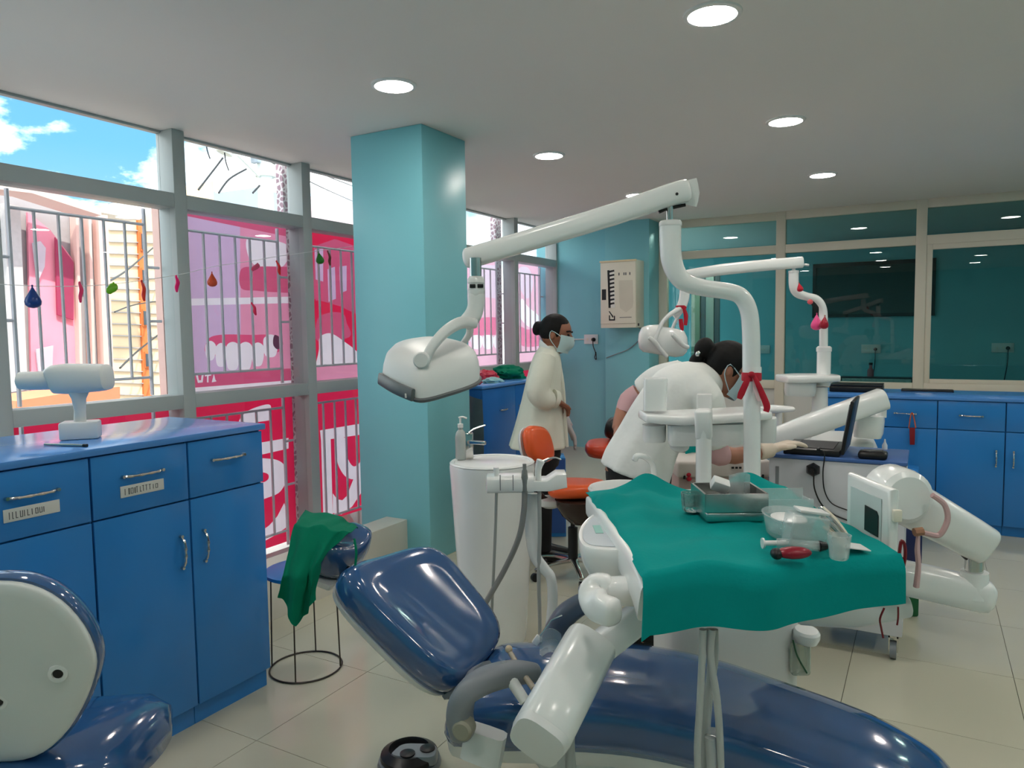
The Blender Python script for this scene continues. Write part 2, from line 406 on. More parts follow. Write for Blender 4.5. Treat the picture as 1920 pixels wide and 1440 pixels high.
# ================================================================== OUTSIDE THE STREET WINDOWS
M_BARS = mat('grille_grey_paint', (226, 220, 228), 0.4, var=0.06, scale=20)
M_CRIM = cloth_mat('banner_crimson', (214, 36, 78), 0.42)
M_PINK = cloth_mat('banner_pink', (216, 140, 170), 0.45)
M_MAUVE = cloth_mat('banner_mauve', (196, 166, 200), 0.45)
M_ROSE = cloth_mat('banner_rose', (196, 84, 120), 0.45)
M_BWHITE = cloth_mat('banner_white', (226, 216, 226), 0.42)
M_GUM = cloth_mat('banner_gum', (208, 80, 120), 0.45)
M_BDARK = cloth_mat('banner_dark', (96, 60, 82), 0.4)
M_JALI = None
def jali_mat():
    m = mat('pierced_pier', (226, 214, 214), 0.8, var=0.05); nt = m.node_tree; N = nt.nodes; L = nt.links; b = N['Principled BSDF']
    tc = N.new('ShaderNodeTexCoord'); vo = N.new('ShaderNodeTexVoronoi'); vo.feature = 'DISTANCE_TO_EDGE'; vo.inputs['Scale'].default_value = 22
    rp = N.new('ShaderNodeValToRGB'); rp.color_ramp.elements[0].position = 0.10; rp.color_ramp.elements[0].color = (0.78, 0.72, 0.74, 1); rp.color_ramp.elements[1].position = 0.16; rp.color_ramp.elements[1].color = (0.40, 0.26, 0.31, 1)
    L.new(tc.outputs['Object'], vo.inputs['Vector']); L.new(vo.outputs['Distance'], rp.inputs['Fac']); L.new(rp.outputs[0], b.inputs['Base Color']); return m
M_JALI = jali_mat()
M_PIER = mat('pier_render', (226, 186, 176), 0.85, var=0.1, scale=14)

# ---- piers behind the mullions, with a rough pierced surface
for k, y in enumerate(MY[1:-1]):
    bm = newbm(); bbox(bm, -4.53, -4.46, y + 0.10, y + 0.23, -0.3, 3.3 if k >= 2 else 2.42)
    tag(obj('street_pier', bm, M_JALI if k >= 2 else M_PIER, smooth=False), ['pinkish outdoor pier behind the left edge of the first window', 'pinkish outdoor pier at the right edge of the first window', 'narrow rough patterned outdoor pier right of the second window', 'patterned outdoor pier hidden behind the turquoise pillar', 'patterned outdoor pier just past the turquoise pillar', 'patterned outdoor pier behind the far window post'][k], 'pier', 'outdoor piers')

# ---- welded window grilles, each bar its own part
def grille(y0, z0, z1, label, stubs=True):
    g = thing('window_grille', label, 'grille', (-4.36, y0 + 0.6, z0), 'window grilles'); r = 0.010; X = -4.36
    def bar(p, q, nm='bar', rr=r):
        bm = newbm(); tube(bm, [p, q], rr, 6, 1); obj(nm, bm, M_BARS, g)
    pa, pb = y0 + 0.13 + 0.10, y0 + 0.10 + 0.93
    bar(Vector((X, pa, z0)), Vector((X, pa, z1)), 'post', 0.013); bar(Vector((X, pb, z0)), Vector((X, pb, z1)), 'post', 0.013)
    za, zb = z0 + 0.115, z1 - 0.10
    bar(Vector((X, pa, za)), Vector((X, pb, za)), 'grille_rail'); bar(Vector((X, pa, zb)), Vector((X, pb, zb)), 'grille_rail')
    n = 5
    for i in range(1, n + 1):
        y = pa + (pb - pa) * i / (n + 1); bar(Vector((X, y, za)), Vector((X, y, zb)))
    if stubs:
        h = z1 - z0
        for f in (0.40, 0.69):
            bar(Vector((X, y0 + 0.06, z0 + h * f)), Vector((X, pa, z0 + h * f)), 'stub'); bar(Vector((X, pb, z0 + h * f)), Vector((X, y0 + 1.12, z0 + h * f)), 'stub')
NM = ['at the far left edge', 'in the open first window', 'over the pink tooth banner', 'over the red banner beside the pillar', 'hidden behind the pillar', 'just past the pillar', 'in the last window by the end wall']
for k in (1, 2, 3, 5, 6):
    grille(MY[k], 1.12, 2.31, 'grey welded window grille ' + NM[k] + ', middle row')
    if k < 4: grille(MY[k], -0.16, 1.03, 'grey welded window grille ' + NM[k] + ', bottom row')

# ---- printed banners stretched outside the grilles (flat print is laid on as thin sheets)
BXX = -4.43
BANNERS = []
def clip_poly(pts, r):
    y0, y1, z0, z1 = r; e = 0.002
    for ax, lim, sg in ((0, y0 + e, 1), (0, y1 - e, -1), (1, z0 + e, 1), (1, z1 - e, -1)):
        if pts and len(pts) == 4 and abs(pts[0][0] - y0) < 1e-9 and abs(pts[0][1] - z0) < 1e-9: return pts
        out = []
        for p, q in zip(pts, pts[1:] + pts[:1]):
            ip, iq = sg * (p[ax] - lim) >= 0, sg * (q[ax] - lim) >= 0
            if ip: out.append(p)
            if ip != iq:
                t = (lim - p[ax]) / (q[ax] - p[ax]); out.append((p[0] + (q[0] - p[0]) * t, p[1] + (q[1] - p[1]) * t))
        pts = out
    return pts
class Banner:
    def __init__(self, y0, y1, z0, z1, m, label, grp='street banners', x=BXX):
        self.r = (y0, y1, z0, z1); self.m = m; self.x = x; self.p = []
        self.t = thing('banner', label, 'banner', (x, (y0 + y1) / 2, z0), grp); BANNERS.append(self)
    def build(self):
        y0, y1, z0, z1 = self.r; vs = []; fs = []
        for pts in [[(y0, z0), (y1, z0), (y1, z1), (y0, z1)]] + [p[0] for p in self.p]:
            pts = clip_poly(pts, self.r)
            if len(pts) < 3: pts = [(y0, z0), (y0 + 1e-3, z0), (y0, z0 + 1e-3)]
            if sum(p[0] * q[1] - q[0] * p[1] for p, q in zip(pts, pts[1:] + pts[:1])) < 0: pts = pts[::-1]
            fs.append(list(range(len(vs), len(vs) + len(pts)))); vs += [Vector(p) for p in pts]
        ov, oe, of, iv, ie, inf = delaunay_2d_cdt(vs, [], fs, 1, 1e-5)
        own = {}
        for f, src in zip(of, inf):
            if not src: continue
            top = max(src, key=lambda i: (0 if i == 0 else self.p[i - 1][2], i)); own.setdefault(top, []).append(f)
        for i, tris in sorted(own.items()):
            bm = newbm(); idx = {}
            for f in tris:
                for k in f:
                    if k not in idx: idx[k] = bm.verts.new((self.x, ov[k].x, ov[k].y))
                try: bm.faces.new([idx[k] for k in f])
                except ValueError: pass
            obj('sheet' if i == 0 else self.p[i - 1][3], bm, self.m if i == 0 else self.p[i - 1][1], self.t, smooth=False)
def banner(*a, **k): return Banner(*a, **k)
def print_px(t, px, m, lvl=1, nm='print'):
    t.p.append(([(q.y, q.z) for q in (PX(u, v, t.x) for u, v in px)], m, lvl, nm))
def print_px_smooth(t, px, m, lvl=1, nm='print'):
    pts = catmull([Vector((u, v, 0)) for u, v in px], 5, True); print_px(t, [(p.x, p.y) for p in pts], m, lvl, nm)
# bottom row
b = banner(2.05, 3.28, -0.16, 1.05, M_CRIM, 'crimson banner seen low between the blue cabinet and the window rail')
b = banner(3.30, 4.24, -0.16, 1.05, M_CRIM, 'crimson banner with big white numeral shapes beside the blue cabinet')
print_px_smooth(b, [(447, 792), (462, 772), (492, 760), (507, 760), (508, 776), (507, 787), (480, 792), (455, 800)], M_BWHITE)
print_px(b, [(488, 830), (541, 821), (541, 841), (488, 853)], M_BWHITE)
print_px_smooth(b, [(480, 862), (505, 860), (525, 865), (536, 878), (537, 900), (525, 922), (505, 932), (480, 937), (482, 906), (495, 904), (503, 898), (503, 890), (495, 886), (480, 886)], M_BWHITE)
print_px(b, [(480, 1003), (505, 985), (520, 968), (533, 943), (539, 965), (538, 988), (515, 1004), (490, 1018), (480, 1022)], M_BWHITE)
b = banner(4.40, 5.34, -0.16, 1.05, M_CRIM, 'crimson banner with white curved lettering low beside the pillar')
print_px(b, [(600, 807), (690, 792), (690, 813), (602, 826)], M_BWHITE)
print_px(b, [(602, 826), (620, 823), (624, 965), (606, 962)], M_BWHITE)
print_px(b, [(624, 925), (632, 936), (642, 938), (650, 930), (660, 905), (690, 830), (690, 905), (660, 950), (640, 965), (624, 962)], M_BWHITE)
print_px_smooth(b, [(630, 823), (648, 822), (648, 845), (653, 862), (662, 874), (672, 870), (690, 850), (690, 885), (668, 898), (650, 895), (638, 880), (631, 858)], M_BWHITE, 2)
# middle row, second window: mauve and pink tooth picture
b = banner(3.30, 4.24, 1.10, 2.36, M_PINK, 'pink banner with a big tooth picture in the second window')
print_px(b, [(350, 390), (450, 412), (452, 735), (350, 760)], M_MAUVE)
print_px(b, [(345, 390), (560, 434), (560, 448), (345, 404)], M_ROSE, 2)
print_px_smooth(b, [(462, 450), (490, 448), (530, 455), (545, 470), (530, 500), (500, 505), (470, 490)], M_BWHITE, 2)
print_px_smooth(b, [(452, 505), (480, 500), (520, 500), (548, 505), (548, 545), (520, 548), (480, 545), (452, 540)], M_ROSE, 2)
print_px(b, [(350, 560), (560, 556), (560, 568), (350, 573)], M_BWHITE, 2)
print_px_smooth(b, [(388, 640), (400, 630), (430, 627), (470, 628), (505, 628), (525, 640), (522, 660), (470, 668), (410, 668), (385, 660)], M_GUM, 3)
for i, (u0, u1, v0, v1) in enumerate([(386, 404, 642, 674), (405, 424, 646, 686), (425, 448, 644, 692), (449, 472, 644, 692), (473, 494, 645, 685), (495, 520, 630, 668)]):
    print_px_smooth(b, [(u0, v0 + 4), ((u0 + u1) / 2, v0 - 3), (u1, v0 + 4), (u1 + 1, (v0 + v1) / 2), (u1 - 3, v1 - 2), ((u0 + u1) / 2, v1 + 2), (u0 + 2, v1 - 2), (u0 - 1, (v0 + v1) / 2)], M_BWHITE, 4, 'tooth_print')
print_px_smooth(b, [(515, 628), (528, 636), (530, 648), (520, 655), (512, 645)], M_BDARK, 5)
print_px(b, [(350, 702), (560, 690), (560, 716), (350, 733)], M_ROSE, 3)
for pts in ([(367, 703), (371, 703), (373, 713), (377, 713), (378, 702), (382, 702), (380, 717), (371, 718)], [(384, 702), (396, 701), (396, 704), (391, 705), (391, 717), (388, 717), (388, 705), (384, 706)], [(397, 717), (401, 701), (404, 712), (406, 715), (402, 716)]):
    print_px(b, pts, M_BWHITE, 5, 'letter_print')
print_px(b, [(350, 728), (560, 712), (560, 722), (350, 742)], M_BWHITE, 4)
# middle row, third window
b = banner(4.40, 5.34, 1.10, 2.36, M_CRIM, 'crimson banner with pale tooth shapes in the window beside the pillar')
print_px(b, [(588, 462), (628, 448), (690, 470), (690, 600), (640, 575), (588, 560)], M_ROSE)
print_px(b, [(590, 468), (606, 466), (606, 528), (592, 524)], M_MAUVE, 2)
print_px(b, [(592, 532), (606, 532), (606, 562), (592, 564)], M_GUM, 2)
print_px(b, [(614, 505), (628, 500), (630, 560), (616, 566)], M_MAUVE, 2)
print_px(b, [(636, 500), (650, 498), (650, 545), (638, 550)], M_MAUVE, 2)
print_px_smooth(b, [(594, 602), (606, 590), (628, 585), (645, 590), (650, 605), (655, 632), (596, 640)], M_ROSE, 2)
print_px_smooth(b, [(600, 632), (620, 625), (645, 640), (672, 662), (690, 690), (690, 700), (598, 708), (598, 655)], M_BWHITE, 3)
print_px(b, [(590, 688), (690, 680), (690, 716), (590, 722)], M_PINK, 4)
print_px(b, [(590, 715), (690, 706), (690, 720), (590, 724)], M_BWHITE, 5)
# far windows, paler thinner sheets
M_PINKF = cloth_mat('banner_pale_pink', (240, 190, 212), 0.7); M_MAUVEF = cloth_mat('banner_pale_mauve', (232, 212, 230), 0.7); M_WHITEF = cloth_mat('banner_pale_white', (248, 242, 248), 0.7); M_GUMF = cloth_mat('banner_pale_gum', (232, 130, 166), 0.7); M_ROSEF = cloth_mat('banner_pale_rose', (226, 140, 170), 0.7)
b = banner(6.60, 7.50, 1.10, 2.36, M_PINKF, 'pale pink mouth banner in the far window behind the lamp head')
print_px(b, [(885, 495), (935, 498), (935, 560), (885, 555)], M_MAUVEF, 1)
print_px_smooth(b, [(884, 605), (910, 595), (948, 600), (948, 625), (910, 628), (884, 630)], M_GUMF, 2)
for u in (884, 905, 926): print_px_smooth(b, [(u, 632), (u + 10, 628), (u + 20, 632), (u + 19, 650), (u + 10, 655), (u + 1, 650)], M_WHITEF, 3, 'tooth_print')
print_px(b, [(880, 500), (900, 500), (900, 640), (880, 640)], M_MAUVEF, 1)
print_px(b, [(936, 545), (948, 520), (948, 582), (936, 582)], M_BDARK, 2)
b = banner(7.70, 8.60, 1.10, 2.36, M_PINKF, 'pink smile banner in the last window by the end wall')
print_px_smooth(b, [(972, 505), (990, 502), (1000, 530), (990, 560), (975, 540)], M_MAUVEF, 1)
print_px_smooth(b, [(978, 560), (990, 575), (1008, 590), (1012, 605), (1000, 615), (985, 608), (974, 590)], M_WHITEF, 2)
print_px_smooth(b, [(972, 612), (990, 618), (1015, 612), (1030, 640), (1000, 650), (975, 645)], M_GUMF, 1)
print_px(b, [(1010, 505), (1024, 506), (1030, 640), (1018, 640)], M_ROSEF, 1)
for k, y in ((5, 6.35), (6, 7.45)):
    b = banner(y + 0.25, y + 1.2, -0.16, 1.05, M_CRIM, ['crimson banner low in the window just past the pillar', 'crimson banner low in the last window'][k - 5])

for b in BANNERS: b.build()
# ---- things across the street
M_STREET = mat('street_asphalt', (120, 116, 112), 0.9, var=0.2, scale=1)
bm = newbm(); bbox(bm, -90, -4.9, -40, 90, -3.6, -3.4); struct(obj('ground_street', bm, M_STREET, smooth=False), 'street far below')
M_CREAMB = mat('sunlit_cream_render', (226, 196, 160), 0.9, var=0.12, scale=3)
M_ORANGE = mat('brick_orange', (206, 112, 60), 0.9, var=0.25, scale=20)
M_GREYW = mat('grey_weathered_wall', (168, 162, 164), 0.9, var=0.12, scale=10, bump=0.2, bscale=30)
M_DARKGL = mat('far_window_dark', (70, 74, 80), 0.2)
def bldg_face(px, x, m, nm, parent, thick=-2.0):
    bm = newbm(); prism(bm, [PX(u, v, x) for u, v in px], Vector((thick, 0, 0))); return obj(nm, bm, m, parent, smooth=False)
t = thing('apartment_building', 'sunlit cream building across the street with an orange brick strip', 'building', (-13, 8, -3.4))
bldg_face([(190, 385), (300, 372), (400, 340), (420, 1400), (160, 1400)], -12.0, M_CREAMB, 'wall', t)
bldg_face([(258, 400), (272, 402), (285, 760), (271, 760)], -11.95, M_ORANGE, 'brick_strip', t, -0.1)
for i, v in enumerate(range(430, 760, 22)):
    bldg_face([(206, v), (335, v + 4), (335, v + 5.5), (206, v + 1.5)], -11.96, M_GREYW, 'floor_band', t, -0.08)
for (u0, v0, u1, v1) in [(264, 435, 275, 470), (266, 503, 277, 535), (268, 580, 281, 612), (272, 660, 284, 690)]:
    w = bldg_face([(u0, v0), (u1, v0 + 1), (u1 + 1, v1), (u0 + 1, v1)], -11.92, M_ORANGE, 'window', t, -0.08)
    bldg_face([(u0 + 2, v0 + 3), (u1 - 2, v0 + 4), (u1 - 1, v1 - 3), (u0 + 3, v1 - 3)], -11.90, M_DARKGL, 'glazing', w, -0.05)
bldg_face([(190, 398), (262, 372), (300, 385), (262, 412)], -10.5, mat('white_canopy', (236, 226, 216), 0.7), 'canopy', t, -0.5)
t = thing('neighbour_facade', 'grey weathered neighbouring facade with a pink poster outside the first window', 'building', (-7, 4, -3.4))
bldg_face([(-40, 340), (60, 352), (182, 402), (184, 430), (200, 760), (200, 1400), (-60, 1400), (-40, 700)], -7.0, M_GREYW, 'wall', t, -0.25)
bldg_face([(52, 398), (95, 432), (138, 488), (146, 760), (60, 760)], -6.95, mat('poster_pink', (240, 150, 170), 0.7), 'poster', t, -0.03)
bldg_face([(62, 455), (76, 452), (86, 465), (84, 500), (74, 522), (68, 505)], -6.91, M_BWHITE, 'tooth_print', t, -0.02)
bldg_face([(68, 655), (100, 648), (98, 700), (90, 745), (78, 745)], -6.91, M_BWHITE, 'tooth_print', t, -0.02)
bldg_face([(104, 445), (138, 492), (138, 600), (108, 590)], -6.91, M_ROSE, 'poster_panel', t, -0.02)
bldg_face([(8, 380), (38, 388), (52, 730), (22, 735)], -6.9, mat('pale_stone', (196, 190, 190), 0.9, var=0.15, scale=30), 'side_panel', t, -0.08)
bldg_face([(184, 402), (202, 404), (216, 760), (198, 760)], -6.85, M_PIER, 'corner_pier', t, -0.1)
for u in (142, 166): bldg_face([(u, 400), (u + 5, 402), (u + 15, 760), (u + 10, 760)], -6.88, M_PIER, 'pilaster', t, -0.1)
bldg_face([(-40, 335), (60, 347), (190, 392), (190, 404), (60, 362), (-40, 350)], -6.5, mat('canopy_edge', (222, 196, 186), 0.8), 'eave', t, -0.3)
bldg_face([(30, 752), (120, 738), (225, 725), (225, 750), (30, 775)], -6.0, mat('terracotta_ledge', (228, 140, 104), 0.85), 'ledge', t, -0.6)
M_ROOF = mat('far_roof_grey', (150, 160, 172), 0.8, var=0.15, scale=2)
M_ROOFP = mat('far_wall_pink', (206, 176, 184), 0.9, var=0.12, scale=2)
for nm, lab, px, x, m in (('roof_parapet', 'grey rooftop beyond the second top window', [(340, 358), (395, 350), (405, 362), (480, 352), (560, 372), (560, 420), (340, 400)], -16, M_ROOF),
                          ('rooftop_house', 'pinkish rooftop house beyond the third top window', [(570, 366), (600, 372), (720, 386), (720, 450), (570, 430)], -18, M_ROOFP)):
    pp = [PX(u, v, x) for u, v in px]; pp[-1].z = -3.4; pp[-2].z = -3.4
    bm = newbm(); prism(bm, pp, Vector((-3, 0, 0))); o = obj(nm, bm, m, smooth=False); tag(o, lab, 'rooftop', 'rooftops across the street')
# utility pole
t = thing('utility_pole', 'pale concrete street pole with cross arms behind the second top window', 'pole', PX(500, 420, -11) + Vector((0, 0, -5)))
M_CONC = mat('pole_concrete', (206, 214, 212), 0.8, var=0.08); M_CABLE = mat('cable_black', (40, 42, 46), 0.6)
bm = newbm(); tube(bm, [PX(512, 700, -11), PX(494, 270, -11)], [0.20, 0.13], 12, 1); obj('shaft', bm, M_CONC, t)
bm = newbm(); tube(bm, [PX(418, 282, -11.1), PX(470, 288, -11), PX(560, 312, -10.9)], 0.05, 8, 3); obj('cross_arm', bm, M_CONC, t)
bm = newbm(); tube(bm, [PX(446, 290, -11), PX(486, 330, -11)], 0.035, 8, 1); obj('brace', bm, M_CONC, t)
bm = newbm(); lathe(bm, PX(498, 327, -11), [(0.19, -0.05), (0.2, 0.05)], 14); obj('collar', bm, M_CONC, t)
bm = newbm(); bbox(bm, -11.1, -10.9, PX(476, 300, -11).y, PX(484, 300, -11).y, PX(476, 305, -11).z, PX(476, 288, -11).z, .02); obj('junction_box', bm, M_ROOF, t)
for i, (u, v) in enumerate(((386, 264), (421, 286), (525, 308))):
    d = thing('street_lamp_head', ['street lamp dish highest on the pole arm, left', 'street lamp dish at the end of the pole arm', 'street lamp dish just right of the pole'][i], 'street lamp', PX(u, v, -11), 'lamp dishes on the street pole')
    bm = newbm(); c = PX(u, v, -11); lathe(bm, c, [(0.02, 0.10), (0.07, 0.07), (0.15, 0.0), (0.14, -0.02), (0.02, 0.03)], 16, axis=Vector((0.2, 0.3, 1))); obj('dish', bm, M_CONC, d)
    bm = newbm(); tube(bm, [c, c + Vector((0, 0.02, -0.16)), PX(u + 8, v + 34, -11)], 0.012, 6, 4); obj('cable_tail', bm, M_CABLE, d)
def wire(px, x, label, r=0.008):
    xs = x if isinstance(x, (list, tuple)) else [x] * len(px)
    bm = newbm(); tube(bm, [PX(u, v, q) for (u, v), q in zip(px, xs)], r, 5, 5); return tag(obj('overhead_wire', bm, M_CABLE), label, 'wire', 'overhead wires')
wire([(372, 356), (392, 330), (406, 312), (418, 296)], -10.9, 'thin overhead wire rising left of the pole', 0.018)
wire([(410, 362), (430, 336), (462, 317)], -10.8, 'thin curved overhead wire in the middle of the second top window', 0.018)
wire([(474, 362), (487, 348)], -10.7, 'short overhead wire at the foot of the pole', 0.018)
wire([(498, 285), (580, 315), (620, 333), (670, 353), (700, 372)], [-11, -12, -13, -15, -18.1], 'upper overhead wire crossing the third top window', 0.014)
wire([(500, 300), (580, 340), (620, 359), (670, 381)], [-11, -12, -14, -18.1], 'lower overhead wire crossing the third top window', 0.014)
wire([(200, 530), (240, 505), (290, 462), (330, 430)], [-7.1, -9, -11, -12.1], 'overhead wire slanting up across the cream building', 0.012)
wire([(225, 690), (262, 655), (320, 610)], [-9, -10.5, -12.1], 'overhead wire slanting low across the cream building', 0.014)
wire([(215, 585), (260, 570), (335, 560)], [-9, -10.5, -12.1], 'slack overhead wire halfway up the cream building', 0.010)
# ================================================================== CABINETS AND FIXED FURNITURE
M_BLUE = mat('cabinet_blue', (46, 126, 198), 0.2, var=0.05, scale=2, spec=0.5)
M_BLUET = mat('worktop_blue', (78, 138, 208), 0.16, var=0.04, scale=2)
M_CHROME = mat('chrome', (210, 208, 204), 0.15, metal=1.0)
M_PLATE = mat('label_plate', (214, 214, 208), 0.5)
M_INK = mat('ink_grey', (84, 86, 88), 0.7)
M_BLACK = mat('black_plastic', (22, 22, 24), 0.35)
M_WHITE = mat('white_enamel', (240, 242, 240), 0.22, var=0.02, coat=0.2)
M_WHITE2 = mat('white_plastic', (224, 226, 224), 0.35, var=0.03)
M_GREYP = mat('grey_plastic', (128, 134, 140), 0.4, var=0.04)
M_VINYL = mat('navy_vinyl', (42, 84, 134), 0.12, var=0.06, scale=3, spec=0.7, coat=0.8)
M_STEEL = mat('stainless_steel', (196, 198, 196), 0.24, metal=1.0)
M_GREEN = mat('green_drape', (0, 144, 140), 0.85, spec=0.15, var=0.1, scale=10, bump=0.12, bscale=90)
M_GREEN2 = mat('green_drape_dark', (0, 116, 88), 0.85, spec=0.15, var=0.12, scale=10, bump=0.12, bscale=90)
M_RED = mat('red_ribbon', (190, 16, 44), 0.55, var=0.1)

def handle_bow(parent, p, q, out, lift=0.022):
    """twisted chrome bow handle from p to q standing off along out"""
    bm = newbm(); d = q - p; n = 9; pts = []; rad = []
    for i in range(n):
        t = i / (n - 1); pts.append(p + d * t + out * (lift * (1 - (2 * t - 1) ** 4) + 0.002)); rad.append(0.0042 + 0.0022 * (i % 2))
    tube(bm, pts, rad, 8, 2); tube(bm, [p, p + out * 0.014], 0.006, 8, 1); tube(bm, [q, q + out * 0.014], 0.006, 8, 1)
    return obj('handle', bm, M_CHROME, parent)

# ---- blue cabinet on the left: three units, one worktop
CX0, CX1 = -2.955, -2.40
def left_unit(y0, y1, label, plate, door_handle):
    t = thing('base_cabinet', label, 'cabinet', ((CX0 + CX1) / 2, (y0 + y1) / 2, 0), 'left blue cabinets')
    bm = newbm(); bbox(bm, CX0, CX1 - 0.02, y0, y1, 0.08, 1.105); obj('body', bm, M_BLUE, t, smooth=False)
    bm = newbm(); bbox(bm, CX0, CX1 - 0.03, y0, y1, 0.0, 0.08); obj('plinth', bm, M_BLUE, t, smooth=False)
    g = 0.0022
    bm = newbm(); bbox(bm, CX1 - 0.02, CX1, y0 + g, y1 - g, 0.888, 1.10, 0.002); dr = obj('drawer', bm, M_BLUE, t)
    bm = newbm(); bbox(bm, CX1 - 0.02, CX1, y0 + g, y1 - g, 0.085, 0.882, 0.002); d = obj('door', bm, M_BLUE, t)
    ym = (y0 + y1) / 2; handle_bow(dr, Vector((CX1, ym - 0.075, 1.018)), Vector((CX1, ym + 0.075, 1.018)), Vector((1, 0, 0)))
    if plate:
        bm = newbm(); bbox(bm, CX1, CX1 + 0.003, ym - 0.085, ym + 0.08, 0.945, 0.985, 0.0008); pl = obj('name_plate', bm, M_PLATE, dr)
        rnd = random.Random(plate); y = ym - 0.07; bm = newbm()
        while y < ym + 0.03 + 0.01 * plate:
            h = 0.022 - 0.06 * (y - ym + 0.07) * 0.8; w = rnd.uniform(0.003, 0.008); k = rnd.choice('IUOLT')
            zc = 0.964; x0, x1 = CX1 + 0.003, CX1 + 0.0036
            bbox(bm, x0, x1, y, y + 0.0022, zc - h / 2, zc + h / 2)
            if k in 'UO': bbox(bm, x0, x1, y + w, y + w + 0.0022, zc - h / 2, zc + h / 2); bbox(bm, x0, x1, y + 0.0022, y + w, zc - h / 2, zc - h / 2 + 0.0022)
            if k == 'O': bbox(bm, x0, x1, y + 0.0022, y + w, zc + h / 2 - 0.0022, zc + h / 2)
            if k == 'L': bbox(bm, x0, x1, y + 0.0022, y + w, zc - h / 2, zc - h / 2 + 0.0022)
            if k == 'T': bbox(bm, x0, x1, y - 0.003, y + w * .7, zc + h / 2, zc + h / 2 + 0.0022)
            y += w + 0.0055
        o = obj('plate_lettering', bm, M_INK, pl, smooth=False); o['kind'] = 'stuff'
    if door_handle:
        yh = y1 - 0.045 if door_handle > 0 else y0 + 0.05
        handle_bow(d, Vector((CX1, yh, 0.635)), Vector((CX1, yh, 0.755)), Vector((1, 0, 0)), 0.026)
left_unit(0.665, 1.031, 'blue cabinet unit at the far left behind the near dental chair', 0, 1)
left_unit(1.034, 1.398, 'blue cabinet unit with the lowest white drawer plate, beside the near dental chair', 1, 0)
left_unit(1.401, 1.767, 'middle blue cabinet unit with a short white drawer plate', 2, 1)
left_unit(1.770, 2.125, 'end blue cabinet unit with no drawer plate, next to the wire stool', 0, -1)
bm = newbm(); bbox(bm, CX0 - 0.06, CX1 + 0.012, 0.66, 2.135, 1.106, 1.131, 0.004)
tag(obj('worktop', bm, M_BLUET), 'glossy light blue worktop over the left cabinets', 'worktop')

# ---- blue cabinets at the right
RY = 6.13
def right_unit(x0, x1, label, hs):
    t = thing('base_cabinet', label, 'cabinet', ((x0 + x1) / 2, RY + 0.3, 0), 'right blue cabinets'); g = 0.003
    bm = newbm(); bbox(bm, x0, x1, RY + 0.02, RY + 0.60, 0.07, 0.955); obj('body', bm, M_BLUE, t, smooth=False)
    bm = newbm(); bbox(bm, x0, x1, RY + 0.035, RY + 0.60, 0.0, 0.07); obj('plinth', bm, M_BLUE, t, smooth=False)
    bm = newbm(); bbox(bm, x0 + g, x1 - g, RY, RY + 0.02, 0.748, 0.952, 0.002); dr = obj('drawer', bm, M_BLUE, t)
    bm = newbm(); bbox(bm, x0 + g, x1 - g, RY, RY + 0.02, 0.075, 0.742, 0.002); d = obj('door', bm, M_BLUE, t)
    xm = (x0 + x1) / 2; o = Vector((0, -1, 0)); handle_bow(dr, Vector((xm - 0.07, RY, 0.852)), Vector((xm + 0.07, RY, 0.85)), o)
    if hs:
        xh = x1 - 0.05 if hs > 0 else x0 + 0.05
        handle_bow(d, Vector((xh, RY, 0.50)), Vector((xh, RY, 0.61)), o, 0.026)
for i, (x0, hs, lab) in enumerate(((-0.74, 0, 'blue cabinet unit mostly hidden behind the laptop trolley'), (-0.325, 0, 'blue cabinet unit whose drawer handle carries a red tag'), (0.09, 1, 'blue cabinet unit with a door handle at its right edge'), (0.505, -1, 'blue cabinet unit cut by the right picture edge'), (0.92, 1, 'blue cabinet unit beyond the right picture edge'))):
    right_unit(x0, x0 + 0.413, lab, hs)
bm = newbm(); bbox(bm, -0.76, 1.36, RY - 0.012, RY + 0.64, 0.957, 0.982, 0.004); tag(obj('worktop', bm, M_BLUET), 'blue worktop over the right cabinets', 'worktop')
# red tag on its orange band, hung over a drawer handle
t = thing('hanging_tag', 'dark red tag on an orange loop hung from a blue drawer handle', 'tag', PY(1708, 830, RY - 0.03))
bm = newbm(); tube(bm, [PY(1704, 803, RY - 0.03), PY(1708, 777, RY - 0.035), PY(1712, 777, RY - 0.03), PY(1717, 802, RY - 0.03)], 0.004, 6, 4); obj('loop', bm, mat('orange_band', (206, 98, 50), 0.6), t)
bm = newbm(); prism(bm, [PY(1705, 802, RY - 0.028), PY(1716, 802, RY - 0.028), PY(1715, 834, RY - 0.028), PY(1706, 834, RY - 0.028)], Vector((0, 0.006, 0)), 0.001); obj('tag_body', bm, mat('tag_red', (132, 18, 26), 0.6), t)
# small low blue chest in front of the units
t = thing('drawer_chest', 'small low blue drawer chest in front of the right cabinets', 'chest', (-0.12, 5.72, 0))
bm = newbm(); bbox(bm, -0.34, -0.02, 5.52, 5.92, 0.0, 0.50, 0.004); obj('body', bm, M_BLUE, t)
bm = newbm(); bbox(bm, -0.335, -0.025, 5.505, 5.52, 0.25, 0.495, 0.003); d = obj('drawer', bm, M_BLUE, t); handle_bow(d, Vector((-0.16, 5.505, 0.42)), Vector((-0.09, 5.505, 0.42)), Vector((0, -1, 0)), 0.015)
bm = newbm(); bbox(bm, -0.335, -0.025, 5.505, 5.52, 0.01, 0.244, 0.003); d = obj('drawer', bm, M_BLUE, t); handle_bow(d, Vector((-0.16, 5.505, 0.17)), Vector((-0.09, 5.505, 0.17)), Vector((0, -1, 0)), 0.015)
